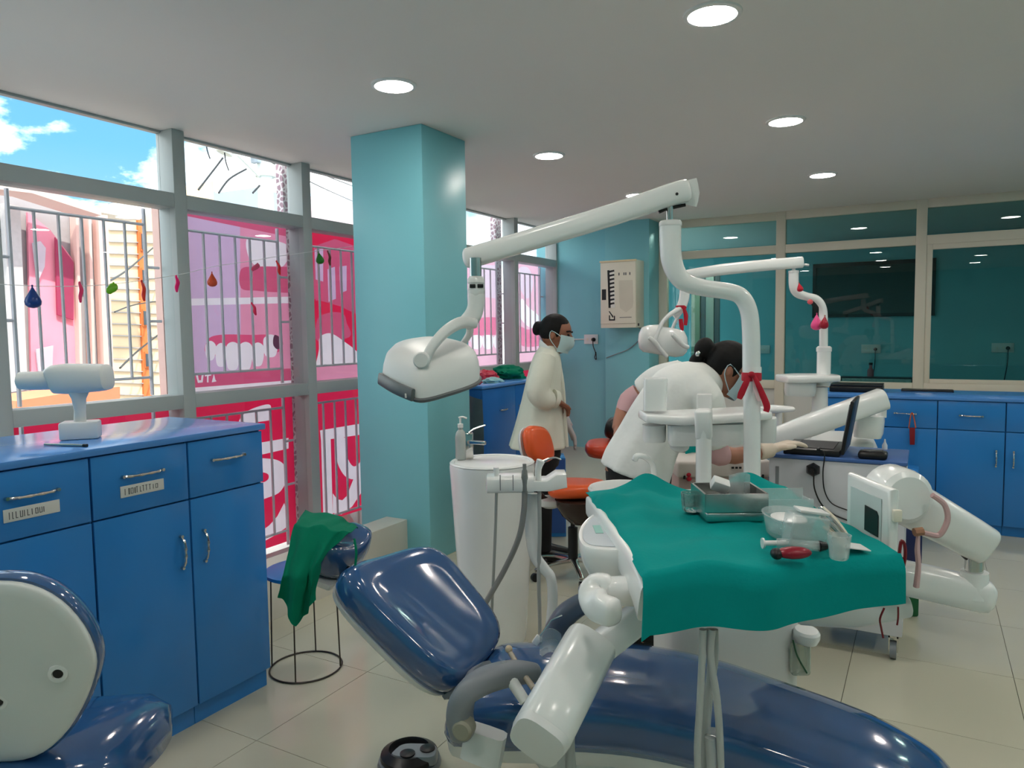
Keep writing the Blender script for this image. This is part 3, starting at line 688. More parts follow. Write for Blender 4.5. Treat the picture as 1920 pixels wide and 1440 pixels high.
# black case on the right worktop
t = thing('black_case', 'flat black case lying on the right blue worktop', 'case', (-0.42, 6.45, 0.982))
bm = newbm(); bbox(bm, -0.66, -0.28, 6.32, 6.58, 0.982, 1.03, 0.01); obj('body', bm, M_BLACK, t)
bm = newbm(); bbox(bm, -0.66, -0.28, 6.32, 6.58, 1.031, 1.043, 0.005); obj('lid', bm, M_BLACK, t)
t = thing('keyboard', 'thin black strip of a keyboard on the right blue worktop', 'keyboard', (0.03, 6.6, 0.982))
bm = newbm(); bbox(bm, -0.16, 0.20, 6.55, 6.68, 0.982, 0.996, 0.004); obj('body', bm, M_BLACK, t)

# ---- cone shaped washbasin pillar
sc = W(-0.105, 3.50, 0)
t = thing('pedestal_basin', 'white cone shaped pedestal washbasin beside the turquoise pillar', 'washbasin', sc)
bm = newbm(); lathe(bm, sc, [(0.150, 0.0), (0.155, 0.02), (0.170, 0.25), (0.188, 0.55), (0.202, 0.80), (0.206, 0.855), (0.203, 0.868), (0.196, 0.872)], 40); obj('pedestal', bm, M_WHITE, t)
bm = newbm(); lathe(bm, sc, [(0.205, 0.872), (0.198, 0.878), (0.182, 0.876), (0.172, 0.86), (0.15, 0.80), (0.09, 0.765), (0.02, 0.76)], 40, cap=False); obj('bowl', bm, M_WHITE, t)
bm = newbm(); lathe(bm, sc + Vector((0, 0, .7605)), [(0.022, 0), (0.022, 0.003), (0.012, 0.005)], 16); obj('drain', bm, M_CHROME, t)
fc = sc + W(-0.115, 0.085, 0.874)
t = thing('basin_tap', 'square chrome mixer tap on the white washbasin', 'tap', fc)
bm = newbm(); box(bm, fc + Vector((0, 0, 0.065)), (0.042, 0.038, 0.13), RYAW, 0.005); obj('body', bm, M_CHROME, t)
bm = newbm(); box(bm, fc + W(0.035, -0.03, 0.085), (0.11, 0.022, 0.018), RYAW @ Matrix.Rotation(-0.5, 3, 'Z'), 0.004); obj('spout', bm, M_CHROME, t)
bm = newbm(); tube(bm, [fc + Vector((0, 0, 0.13)), fc + W(0.03, 0, 0.150), fc + W(0.085, -0.01, 0.168)], [(0.011, 0.006), (0.009, 0.005), (0.006, 0.004)], 8, 3); obj('lever', bm, M_CHROME, t)
fb = sc + W(-0.155, 0.075, 0.873)
t = thing('soap_bottle', 'clear white soap pump bottle behind the basin tap', 'bottle', fb)
bm = newbm(); lathe(bm, fb, [(0.024, 0.0), (0.027, 0.006), (0.027, 0.115), (0.022, 0.135), (0.011, 0.148), (0.011, 0.158)], 18); obj('bottle_body', bm, mat('soap_translucent', (206, 214, 208), 0.2, trans=0.35), t)
bm = newbm(); lathe(bm, fb, [(0.014, 0.158), (0.014, 0.176), (0.005, 0.178), (0.005, 0.205)], 14); obj('pump', bm, M_WHITE2, t)
bm = newbm(); tube(bm, [fb + W(-0.008, 0, 0.206), fb + W(0.012, 0, 0.210), fb + W(0.032, 0, 0.202)], 0.005, 8, 4); obj('nozzle', bm, M_WHITE2, t)

# ---- laptop trolley
t = thing('trolley', 'white metal trolley with a blue top carrying the laptop', 'trolley', (-0.35, 3.78, 0))
M_TROL = mat('trolley_grey_white', (206, 208, 214), 0.4, var=0.03)
bm = newbm(); bbox(bm, -0.635, -0.06, 3.60, 3.98, 0.115, 0.885, 0.004); obj('body', bm, M_TROL, t)
bm = newbm(); bbox(bm, -0.605, -0.59, 3.596, 3.60, 0.17, 0.845); obj('door_strip', bm, M_GREYP, t, smooth=False)
bm = newbm(); bbox(bm, -0.64, -0.055, 3.595, 3.985, 0.886, 0.903, 0.004); obj('top', bm, mat('trolley_top_blue', (70, 106, 168), 0.3, var=0.05), t)
for x, y in ((-0.60, 3.64), (-0.095, 3.64), (-0.60, 3.94), (-0.095, 3.94)):
    bm = newbm(); lathe(bm, Vector((x - 0.013, y, 0.04)), [(0.04, 0), (0.04, 0.026)], 18, axis=Vector((1, 0, 0))); w = obj('castor_wheel', bm, M_GREYP, t)
    bm = newbm(); bbox(bm, x - 0.02, x - 0.014, y - 0.02, y + 0.02, 0.035, 0.115); bbox(bm, x + 0.014, x + 0.02, y - 0.02, y + 0.02, 0.035, 0.115); bbox(bm, x - 0.02, x + 0.02, y - 0.02, y + 0.02, 0.10, 0.116); obj('fork', bm, M_CHROME, w, smooth=False)
# laptop seen from its left side
lz = 0.903
t = thing('laptop', 'open black laptop seen from the side on the trolley top', 'laptop', (-0.40, 3.74, lz))
bm = newbm(); bbox(bm, -0.575, -0.33, 3.62, 3.94, lz, lz + 0.028, 0.005); obj('base', bm, M_BLACK, t)
bm = newbm(); box(bm, Vector((-0.300, 3.78, lz + 0.135)), (0.016, 0.33, 0.25), Matrix.Rotation(0.16, 3, 'Y'), 0.005); sc_ = obj('screen', bm, M_BLACK, t)
bm = newbm(); box(bm, Vector((-0.3095, 3.78, lz + 0.137)), (0.003, 0.30, 0.21), Matrix.Rotation(0.16, 3, 'Y'), 0.0); obj('display', bm, mat('laptop_display', (150, 150, 150), 0.12), sc_, smooth=False)
bm = newbm(); bbox(bm, -0.53, -0.36, 3.66, 3.90, lz + 0.0285, lz + 0.031); obj('keyboard_deck', bm, mat('keys_dark', (44, 44, 48), 0.6), t, smooth=False)
t = thing('battery_pack', 'rounded black power pack on the trolley beside the laptop', 'power pack', (-0.17, 3.66, lz))
bm = newbm(); bbox(bm, -0.255, -0.135, 3.61, 3.70, lz, lz + 0.034, 0.014, 3); obj('body', bm, M_BLACK, t)
bm = newbm(); bbox(bm, -0.235, -0.155, 3.625, 3.685, lz + 0.034, lz + 0.037, 0.002); obj('cover', bm, mat('dark_cover', (52, 52, 54), 0.4), t)
t = thing('spray_tip', 'small white nozzle standing on the far edge of the trolley', 'nozzle', (-0.16, 3.95, lz))
bm = newbm(); lathe(bm, Vector((-0.16, 3.95, lz)), [(0.012, 0), (0.012, 0.02), (0.005, 0.035), (0.003, 0.05)], 12); obj('tip', bm, M_WHITE2, t)
t = thing('wall_plug', 'black round plug on the trolley side with a hanging cable', 'plug', PY(1525, 880, 3.60))
c = PY(1525, 880, 3.60); bm = newbm(); lathe(bm, c, [(0.032, 0.0), (0.033, 0.012), (0.022, 0.03)], 6, axis=Vector((0, -1, 0))); obj('body', bm, M_BLACK, t)
bm = newbm(); lathe(bm, c + Vector((0, -0.03, 0)), [(0.011, 0), (0.008, 0.02)], 10, axis=Vector((0, -1, 0))); obj('grip', bm, M_BLACK, t)
bm = newbm(); tube(bm, [PY(1526, 885, 3.55), PY(1527, 915, 3.57), PY(1540, 945, 3.585), PY(1562, 964, 3.59), PY(1590, 976, 3.59)], 0.0035, 6, 5); obj('cable', bm, M_BLACK, t)
t = thing('laptop_cable', 'thin black laptop cable falling over the trolley edge', 'cable', PY(1546, 850, 3.58))
bm = newbm(); tube(bm, [Vector((-0.42, 3.615, lz + 0.03)), PY(1546, 850, 3.585), PY(1543, 885, 3.588), PY(1546, 920, 3.588), PY(1560, 944, 3.588), PY(1590, 957, 3.588)], 0.003, 6, 5); obj('cord', bm, M_BLACK, t)
bm = newbm(); box(bm, Vector((-0.42, 3.625, lz + 0.032)), (0.012, 0.05, 0.012), None, 0.003); obj('connector', bm, M_BLACK, t)

# ---- wire stool with a blue top beside the left cabinet
sc2 = Vector((-2.40, 2.325, 0)); zt = 0.455
t = thing('wire_stool', 'low stool with a blue slotted top and a wire ring foot beside the cabinet', 'stool', sc2)
M_WIRE = mat('dark_wire', (74, 70, 66), 0.35, metal=0.8)
bm = newbm(); lathe(bm, sc2, [(0.155, zt - 0.02), (0.165, zt - 0.014), (0.165, zt), (0.155, zt + 0.004)], 32); obj('seat', bm, mat('stool_blue', (24, 116, 190), 0.35), t)
for k in range(4):
    a = 0.5 + k * math.pi / 2; d = Vector((math.cos(a), math.sin(a), 0))
    bm = newbm(); tube(bm, [sc2 + d * 0.145 + UP * (zt - 0.018), sc2 + d * 0.155 + UP * 0.006], 0.0035, 6, 1); obj('leg', bm, M_WIRE, t)
bm = newbm(); tube(bm, [sc2 + Vector((math.cos(2 * math.pi * k / 40) * 0.158, math.sin(2 * math.pi * k / 40) * 0.158, 0.0045)) for k in range(41)], 0.004, 6, 1); obj('foot_ring', bm, M_WIRE, t)
for k in range(3):
    d = Vector((0.05 - 0.05 * k, 0.02 * k - 0.06, 0)); bm = newbm(); box(bm, sc2 + d + UP * (zt + 0.0045), (0.035, 0.009, 0.002), Matrix.Rotation(0.4, 3, 'Z'), 0.0); obj('slot', bm, mat('slot_dark', (14, 60, 100), 0.6), t, smooth=False)

# ---- handheld x-ray device on its stand on the left worktop
zc = 1.131
xc = PZ(152, 822, zc)
t = thing('xray_device', 'white handheld dental x-ray gun on its stand on the blue worktop', 'x-ray device', xc)
hz = lambda u, v: P(u, v, xc.dot(BX))
bm = newbm(); box(bm, xc + UP * 0.032, (0.125, 0.085, 0.064), RYAW @ Matrix.Rotation(0.35, 3, 'Z'), 0.008); obj('stand', bm, M_WHITE2, t)
bm = newbm(); tube(bm, [hz(150, 800), hz(150, 770), hz(148, 748), hz(147, 722)], [(0.022, 0.02), (0.019, 0.018), (0.024, 0.022), (0.052, 0.03)], 14, 4); obj('grip', bm, M_WHITE2, t)
c0 = hz(99, 712); c1 = hz(201, 707)
bm = newbm(); tube(bm, [c0, hz(104, 711), hz(130, 710), hz(185, 708), c1], [(0.036, 0.044), (0.042, 0.052), (0.05, 0.056), (0.05, 0.05), (0.046, 0.046)], 20, 2, power=3.2, hint=UP, round_end=0.008); obj('housing', bm, M_WHITE2, t)
bm = newbm(); tube(bm, [hz(38, 714), hz(60, 714), hz(98, 713)], [(0.030, 0.032), (0.033, 0.034), (0.033, 0.034)], 20, 1, round_end=0.006); obj('cone', bm, M_WHITE2, t)
p = PZ(108, 834, zc); t = thing('pen', 'slim silver probe lying on the blue worktop by the x-ray stand', 'pen', p)
q0, q1 = PZ(84, 836, zc) + UP * 0.005, PZ(158, 838, zc) + UP * 0.005
bm = newbm(); tube(bm, [q0, q0.lerp(q1, 0.7), q1], [0.004, 0.005, 0.004], 10, 1); obj('shaft', bm, M_STEEL, t)
bm = newbm(); tube(bm, [q0.lerp(q1, 0.98), q1 + (q1 - q0).normalized() * 0.012], 0.0055, 10, 1); obj('cap', bm, M_BLACK, t)

# ---- far corner: blue drum with laundry, wall box, sockets
WY = 8.42
t = thing('wall_box', 'white wall box with a black comb-like emblem on the turquoise column', 'wall cabinet', (-3.15, 8.33, 1.55))
y0 = 8.15; bx0 = PY(1126, 550, y0).x; bx1 = PY(1193, 550, y0).x; bz0 = PY(1140, 615, y0).z; bz1 = PY(1160, 488, y0).z
M_IVORY = mat('ivory_plastic', (232, 226, 208), 0.4, var=0.02)
bm = newbm(); bbox(bm, bx0, bx1, y0, WY, bz0, bz1, 0.006); obj('body', bm, M_IVORY, t)
bm = newbm(); bbox(bm, bx0 + .004, bx1 - .004, y0 - 0.012, y0 - 0.001, bz0 + 0.05, bz1 - 0.02, 0.004); dr = obj('door', bm, M_IVORY, t)
bm = newbm(); bbox(bm, bx0 - .005, bx1 + 0.005, y0 - 0.015, y0 - 0.0005, bz1 - 0.018, bz1 + 0.002, 0.002); obj('top_trim', bm, mat('cream_trim', (236, 216, 176), 0.4), t)
yf = y0 - 0.0125; fx = lambda f: bx0 + (bx1 - bx0) * f; fz = lambda f: bz1 + (bz0 - bz1) * f
def flat(nm, pts, m, par, dy=0.0):
    bm = newbm(); prism(bm, [Vector((fx(a), yf - dy, fz(b))) for a, b in pts], Vector((0, -0.0012, 0))); return obj(nm, bm, m, par, smooth=False)
flat('lock_plate', [(0.05, 0.42), (0.17, 0.42), (0.17, 0.58), (0.05, 0.58)], M_BLACK, dr)
flat('emblem_ground', [(0.21, 0.14), (0.40, 0.14), (0.42, 0.70), (0.24, 0.70)], mat('emblem_white', (238, 236, 228), 0.5), dr)
bm = newbm()
def strip(pts):
    prism(bm, [Vector((fx(a), yf - 0.0014, fz(b))) for a, b in pts], Vector((0, -0.001, 0)))
strip([(0.21, 0.14), (0.27, 0.14), (0.30, 0.70), (0.24, 0.70)])
for i in range(9):
    f = 0.15 + i * 0.06; strip([(0.25, f), (0.40, f - 0.012), (0.41, f + 0.014), (0.36, f + 0.018), (0.26, f + 0.03)])
o = obj('emblem_comb', bm, M_BLACK, dr, smooth=False); o['kind'] = 'stuff'
bm = newbm()
for pts in ([(0.24, 0.75), (0.27, 0.75), (0.38, 0.83), (0.36, 0.85)], [(0.25, 0.81), (0.28, 0.81), (0.28, 0.89), (0.25, 0.89)], [(0.25, 0.87), (0.42, 0.87), (0.42, 0.89), (0.25, 0.89)], [(0.39, 0.82), (0.42, 0.82), (0.42, 0.89), (0.39, 0.89)]): strip(pts)
o = obj('emblem_mark', bm, M_BLACK, dr, smooth=False); o['kind'] = 'stuff'
for f0 in (0.52, 0.66, 0.71, 0.82): flat('indicator', [(f0, 0.185), (f0 + 0.03, 0.185), (f0 + 0.03, 0.225), (f0, 0.225)], M_INK, dr)
flat('door_shield', [(0.53, 0.30), (0.91, 0.30), (0.93, 0.62), (0.90, 0.70), (0.73, 0.77), (0.57, 0.71), (0.54, 0.62)], mat('shield_beige', (212, 206, 188), 0.5), dr)
flat('maker_line', [(0.55, 0.842), (0.88, 0.842), (0.88, 0.850), (0.55, 0.850)], M_INK, dr)
bm = newbm(); bbox(bm, bx1 - 0.002, bx1 + 0.004, y0 + 0.05, y0 + 0.09, bz0 + 0.02, bz0 + 0.05); obj('side_switch', bm, mat('switch_maroon', (70, 20, 26), 0.4), t, smooth=False)
t = thing('power_cord', 'grey cord looping from the white wall box down along the wall', 'cord', Vector((-3.0, 8.4, 1.4)))
bm = newbm(); tube(bm, [Vector((bx1 - 0.05, 8.38, bz0)), PY(1205, 620, 8.36), PY(1196, 640, 8.40), PY(1178, 655, 8.40), PY(1155, 664, 8.40), PY(1137, 671, 8.40)], 0.006, 6, 5); obj('cord_run', bm, M_GREYP, t)
def socket(c, w, h, label, plug=None, ny=-1, cable=None, grp='wall sockets'):
    t = thing('wall_socket', label, 'socket', c, grp)
    bm = newbm(); box(bm, c + Vector((0, ny * 0.009, 0)), (w, 0.018, h), None, 0.004); obj('face_plate', bm, M_WHITE2, t)
    for dx in (-0.25, 0.02):
        bm = newbm(); box(bm, c + Vector((dx * w, ny * 0.0195, 0)), (0.02, 0.004, 0.03), None, 0.001); obj('switch', bm, M_IVORY, t)
    if plug is not None:
        bm = newbm(); lathe(bm, c + Vector((plug, ny * 0.018, -0.005)), [(0.026, 0), (0.024, 0.03), (0.012, 0.045)], 12, axis=Vector((0, ny, 0))); pl = obj('plug', bm, M_BLACK, t)
        if cable: bm = newbm(); tube(bm, cable, 0.006, 6, 5); obj('cable', bm, M_BLACK, pl)
c = PY(1109, 636, 8.58); socket(c, 0.19, 0.12, 'white socket with a black plug on the end wall by the wall box', 0.04, cable=[c + Vector((0.04, -0.05, -0.01)), c + Vector((0.05, -0.06, -0.09)), c + Vector((0.075, -0.05, -0.17)), c + Vector((0.06, -0.04, -0.23)), c + Vector((0.085, -0.05, -0.25)), c + Vector((0.08, -0.05, -0.16))])
bm = newbm(); tube(bm, [Vector((-4.1, 8.572, c.z)), Vector((c.x - 0.1, 8.572, c.z))], 0.008, 6, 1); tag(obj('cable_conduit', bm, M_WHITE2), 'thin white conduit running along the end wall to the socket', 'conduit')
# things behind the glass, on the far wall
FY = 12.2
for (u, v, lab, cab) in ((1633, 654, 'white socket with a plug on the wall below the blackboard', True), (1880, 652, 'white socket with two leads at the right behind the glass', True), (1434, 655, 'small white switch behind the glass left of the blackboard', False)):
    c = PY(u, v, FY); socket(c, 0.26 if cab else 0.16, 0.13, lab, 0.06 if cab else None, cable=[c + Vector((0.06, -0.05, -0.02)), c + Vector((0.05, -0.03, -0.3)), c + Vector((-0.05, -0.03, -0.9))] if cab else None)
t = thing('blackboard', 'framed dark chalkboard on the wall behind the glass', 'blackboard', PY(1640, 590, FY))
p0 = PY(1530, 590, FY); p1 = PY(1748, 492, FY)
def chalk():
    m = mat('chalkboard', (52, 66, 64), 0.5, var=0.3, scale=3); return m
bm = newbm(); bbox(bm, p0.x, p1.x, FY - 0.03, FY, p0.z, p1.z); obj('board', bm, chalk(), t, smooth=False)
for x0, x1, z0, z1 in ((p0.x - .05, p1.x + .05, p1.z, p1.z + .06), (p0.x - .05, p1.x + .05, p0.z - .05, p0.z), (p0.x - .05, p0.x, p0.z, p1.z), (p1.x, p1.x + .05, p0.z, p1.z)):
    bm = newbm(); bbox(bm, x0, x1, FY - 0.045, FY, z0, z1); obj('frame_bar', bm, M_BLACK, t, smooth=False)
bm = newbm(); bbox(bm, -1.0, 1.2, 10.2, 10.8, 0.0, 0.76, 0.004)
tag(obj('back_room_counter', bm, mat('counter_dark', (52, 60, 60), 0.5)), 'dark low counter in the room behind the glass', 'counter')
t = thing('rack_tray', 'pale slotted tray on the counter behind the glass', 'tray', (-0.45, 10.4, 0.76))
bm = newbm(); bbox(bm, -0.95, -0.1, 10.25, 10.55, 0.76, 0.85, 0.004); obj('body', bm, M_BLACK, t)
bm = newbm(); bbox(bm, -0.92, -0.14, 10.24, 10.25, 0.77, 0.84, 0.002); obj('front_slots', bm, mat('slots_pale', (150, 176, 176), 0.5, var=0.5, scale=40), t)
t = thing('small_bottle', 'small pinkish bottle on the counter behind the glass', 'bottle', (-0.62, 10.7, 0.76))
bm = newbm(); lathe(bm, Vector((-0.62, 10.7, 0.76)), [(0.04, 0), (0.04, 0.16), (0.02, 0.19), (0.02, 0.23)], 14); obj('bottle_body', bm, mat('bottle_pink', (150, 96, 104), 0.4), t)
bm = newbm(); lathe(bm, Vector((-0.62, 10.7, 0.99)), [(0.024, 0), (0.024, 0.03)], 14); obj('cap', bm, M_BLACK, t)
# bright door leaves standing behind the glass near the column
t = thing('door_leaf', 'pale green and white door leaf standing ajar behind the glass', 'door', (-2.2, 9.5, 0))
for u0, u1, m in ((1296, 1312, mat('pale_green_leaf', (196, 212, 186), 0.6)), (1314, 1322, M_GREYP), (1323, 1338, mat('pale_white_leaf', (226, 230, 220), 0.6)), (1340, 1348, M_GREYP)):
    a = PY(u0, 600, 9.4); b_ = PY(u1, 600, 9.4); bm = newbm(); bbox(bm, a.x, b_.x, 9.4, 9.46, 0, 2.25, 0.004); obj('stile', bm, m, t)

# ---- blue cabinet past the pillar, heaped with laundry
t = thing('base_cabinet', 'blue cabinet past the pillar heaped with bags and green cloths', 'cabinet', (-3.12, 5.1, 0))
M_DRUM = mat('cabinet_blue_soft', (36, 104, 178), 0.28, var=0.05)
fxx = -2.85; zt2 = 1.10
bm = newbm(); bbox(bm, -3.40, fxx - 0.018, 4.60, 5.60, 0.0, zt2 - 0.03, 0.006); obj('body', bm, M_DRUM, t)
bm = newbm(); bbox(bm, -3.41, fxx + 0.008, 4.59, 5.61, zt2 - 0.03, zt2, 0.012, 3); obj('top', bm, M_BLUET, t)
for a, b_ in ((4.603, 5.098), (5.102, 5.597)):
    bm = newbm(); bbox(bm, fxx - 0.017, fxx, a, b_, 0.08, zt2 - 0.034, 0.003); d = obj('door', bm, M_DRUM, t)
    hp = PX(943, 768, fxx) if a < 5 else Vector((fxx, 5.2, 0.9))
    handle_bow(d, hp + Vector((0, -0.05, 0)), hp + Vector((0, 0.05, 0)), Vector((1, 0, 0)), 0.016)
t = thing('grey_sheet', 'grey folded plastic sheet hanging over the corner of the far blue cabinet', 'sheet', (-3.0, 4.57, 0.6))
bm = newbm(); sheet(bm, lambda s, q: Vector((-3.16 + 0.33 * s, 4.578 - 0.012 * math.sin(9 * s + 3 * q) - 0.012, 0.56 + (0.51 - 0.10 * s) * (1 - q) + 0.03 * s)), 14, 12, 0.002); obj('fold', bm, mat('grey_film', (92, 104, 110), 0.3, var=0.3, scale=12), t)
def rag(name, label, cat, c, r, m, seed, grp=None, flat=1.0, vox=None):
    """crumpled soft heap: a lump displaced by layered folds, flat below"""
    bm = newbm(); bmesh.ops.create_icosphere(bm, subdivisions=4, radius=1.0); off = Vector((seed * 3.1, seed * 1.7, seed))
    for v in bm.verts:
        n1 = noise.noise(v.co * 1.6 + off); n2 = 1 - abs(noise.noise(v.co * 3.2 + off * 2)) * 2; n3 = noise.noise(v.co * 7 + off)
        k = 1 + 0.35 * n1 + 0.22 * n2 + 0.06 * n3; p = v.co * k
        v.co = Vector((c.x + p.x * r[0], c.y + p.y * r[1], c.z + max(p.z * r[2] + r[2] * 0.35, 0.0)))
    t = thing(name, label, cat, c, grp); obj('heap', bm, m, t, angle=60); return t
M_FILM = mat('clear_bag', (226, 210, 218), 0.15, trans=0.7, alpha=0.55, bump=0.8, bscale=18)
zt_ = zt2
rag('folded_cloth', 'green cloth bundle on the far blue cabinet', 'cloth', Vector((-3.1, 5.42, zt_)), (0.13, 0.15, 0.07), M_GREEN2, 1.0, 'laundry on the far cabinet')
rag('red_bag', 'red plastic bag in the middle of the laundry heap', 'bag', Vector((-3.16, 5.12, zt_)), (0.09, 0.10, 0.06), mat('red_film', (214, 60, 84), 0.3), 2.3, 'laundry on the far cabinet')
rag('red_packet', 'small dark red packet at the left end of the laundry heap', 'packet', Vector((-3.02, 4.68, zt_)), (0.08, 0.06, 0.025), mat('packet_red', (186, 24, 52), 0.35), 4.1, 'laundry on the far cabinet')
rag('mint_bag', 'mint and white plastic bag in front of the red bag', 'bag', Vector((-2.96, 4.92, zt_)), (0.06, 0.10, 0.028), mat('mint_film', (150, 200, 204), 0.3, var=0.3, scale=25), 5.5, 'laundry on the far cabinet')
t = thing('clear_bag', 'tall clear plastic bag standing behind the laundry heap', 'bag', Vector((-3.26, 4.80, zt_)))
bm = newbm(); lathe(bm, Vector((-3.26, 4.80, zt_ + 0.004)), [(0.10, 0.0), (0.13, 0.05), (0.125, 0.14), (0.10, 0.22), (0.06, 0.26), (0.05, 0.30), (0.075, 0.34)], 26, cap=False, sx=0.8)
for v in bm.verts: v.co += Vector((noise.noise(v.co * 14), noise.noise(v.co * 14 + Vector((9, 0, 0))), 0.4 * noise.noise(v.co * 11))) * 0.03
obj('bag_film', bm, M_FILM, t, angle=60)
# ================================================================== THE MAIN DENTAL UNIT
# chair axes on the floor: CA towards the feet, CN towards the viewer
CA = (AX * 0.957 - BX * 0.29); CN = (AX * -0.29 - BX * 0.957)
PROF = [(0.55, -0.075), (0.16, -0.078), (0.05, -0.066), (0.0, -0.035), (0.0, -0.005), (0.035, 0.026), (0.12, 0.040), (0.35, 0.040), (0.62, 0.034)]
chair = thing('dental_chair', 'navy blue dental chair stretched across the foreground', 'dental chair', W(0.35, 2.05, 0))
# ---- backrest
fl = P(940, 1208, 2.28); fu = P(795, 1026, 2.37); nu = P(594, 1082, 2.02); nl = P(836, 1322, 1.93)
back = newbm(); cushion(back, nu, nl, fl, fu, PROF, 56, 4.0, bend=lambda x, y: 0.040 * (y * y) + 0.010 * (x * x))
bk = obj('backrest', back, M_VINYL, chair, angle=80)
nb = ((fl - fu).cross(CN)).normalized(); nb = nb if nb.z > 0 else -nb
bm = newbm(); SH = [(0.7, -0.084), (0.25, -0.084), (0.12, -0.078), (0.05, -0.062), (0.025, -0.046), (0.05, -0.044)]
cushion(bm, nu, nl, fl, fu, SH, 48, 4.0, bend=lambda x, y: 0.020 * (y * y)); obj('back_shell', bm, M_WHITE2, chair, angle=60)
# ---- headrest on its bar
hu = fu + CN * 0.23 + (fu - fl).normalized() * 0.08
hc = P(630, 1036, 2.30)
d1 = (AX * 0.85 - UP * 0.35).normalized(); d2 = CN
bm = newbm(); e1 = d1 * 0.075; e2 = d2 * 0.13
cushion(bm, hc - e1 + e2, hc + e1 + e2, hc + e1 - e2, hc - e1 - e2, [(0.5, -0.055), (0.15, -0.055), (0.03, -0.035), (0.0, 0.0), (0.06, 0.04), (0.25, 0.055), (0.6, 0.042)], 44, 2.8, bend=lambda x, y: 0.03 * y * y)
hd = obj('headrest', bm, M_VINYL, chair, angle=80)
bm = newbm(); nrm_h = e1.cross(e2).normalized(); nrm_h = nrm_h if nrm_h.z > 0 else -nrm_h
box(bm, hc - nrm_h * 0.066, (0.13, 0.22, 0.022), Matrix((d1, d2, nrm_h)).transposed(), 0.008); obj('headrest_plate', bm, M_WHITE2, hd)
bm = newbm(); tube(bm, [hc - nrm_h * 0.07, (fu + CN * 0.23) - nb * 0.08, fu + CN * 0.23 + (fl - fu) * 0.4 - nb * 0.085], (0.03, 0.012), 10, 3, hint=CN); obj('headrest_bar', bm, M_BLACK, chair)
# ---- seat and leg rest, one long upholstered slab
FAR = [(-0.075, 2.30, 0.455), (-0.05, 2.285, 0.51), (0.05, 2.27, 0.525), (0.36, 2.25, 0.525), (0.59, 2.18, 0.508), (0.80, 2.12, 0.458), (1.00, 2.02, 0.418), (1.12, 1.95, 0.375), (1.16, 1.93, 0.345)]
WID = [0.40, 0.43, 0.44, 0.44, 0.44, 0.43, 0.41, 0.36, 0.28]
THK = [0.05, 0.13, 0.15, 0.15, 0.14, 0.125, 0.11, 0.09, 0.04]
far = catmull([W(*p) for p in FAR], 5); n = len(far); rings = []
for i, p in enumerate(far):
    t_ = i / (n - 1); w = lerp_list(WID, t_); th = lerp_list(THK, t_); q0 = p + CN * (0.44 - w) * 0.5; ring = []
    for (s, h) in [(0.04, -0.9), (0.0, -0.6), (0.0, -0.25), (0.03, -0.06), (0.10, 0.0), (0.22, 0.05), (0.40, 0.0), (0.5, -0.015), (0.60, 0.0), (0.78, 0.05), (0.90, 0.0), (0.97, -0.06), (1.0, -0.25), (1.0, -0.6), (0.96, -0.9), (0.8, -1.0), (0.5, -1.0), (0.2, -1.0)]:
        ring.append(q0 + CN * (w * s) + UP * (h * th))
    rings.append(ring)
bm = newbm(); loft(bm, rings); obj('seat', bm, M_VINYL, chair, angle=80)
# ---- white shell below and pedestal base
bm = newbm(); sh = []
for i in range(0, n - 4, 3):
    p = far[i]; th = lerp_list(THK, i / (n - 1)); a, b_ = p + CN * 0.03 - UP * (th * 0.93), p + CN * 0.41 - UP * (th * 0.93); dd = 0.07
    sh.append([a, b_, b_ - UP * dd * 0.7 - CN * 0.02, b_ - UP * dd - CN * 0.06, a - UP * dd + CN * 0.06, a - UP * dd * 0.7 + CN * 0.02])
loft(bm, sh); obj('under_shell', bm, M_WHITE2, chair, angle=50)
cb = W(0.26, 2.02, 0)
bm = newbm(); tube(bm, [W(0.16, 2.06, 0.39), W(0.26, 2.03, 0.25), W(0.34, 2.0, 0.08)], [(0.17, 0.12), (0.15, 0.11), (0.17, 0.14)], 18, 3, hint=CN, power=3.5); obj('lift_column', bm, M_WHITE2, chair, angle=60)
bm = newbm(); c = [W(0.02, 2.25, 0.0), W(0.78, 2.02, 0.0)]
cushion(bm, W(0.0, 1.86, 0.0), W(0.72, 1.64, 0.0), W(0.82, 2.04, 0.0), W(0.08, 2.25, 0.0), [(0.0, 0.0), (0.0, 0.05), (0.03, 0.075), (0.12, 0.085)], 40, 5); obj('base_plate', bm, M_WHITE2, chair, angle=50)
# ---- near side armrest hinge
bm = newbm(); hz = 1.76
tube(bm, [P(868, 1372, hz), P(862, 1340, hz), P(872, 1303, hz), P(908, 1276, hz + .02), P(960, 1262, hz + 0.05), P(1000, 1262, hz + .08)], [(0.030, 0.036), (0.030, 0.040), (0.030, 0.044), (0.030, 0.038), (0.03, 0.028), (0.026, 0.018)], 14, 5, hint=CN, power=3, round_end=0.02); arm = obj('armrest', bm, M_GREYP, chair, angle=60)
bm = newbm(); lathe(bm, P(869, 1366, hz - 0.03), [(0.026, -0.02), (0.026, 0.012), (0.020, 0.018)], 20, axis=CN); obj('hinge_cap', bm, mat('hinge_cap_beige', (150, 148, 132), 0.5), arm)
bm = newbm(); tube(bm, [P(912, 1370, 1.80), P(902, 1425, 1.80)], (0.055, 0.028), 12, 1, hint=CN, power=4); obj('hinge_bracket', bm, M_WHITE2, chair)
bm = newbm(); tube(bm, [P(845, 1292, 2.05), P(880, 1272, 2.02), P(900, 1262, 1.98)], (0.02, 0.05), 10, 3, hint=CN); obj('back_hinge', bm, M_GREYP, chair)
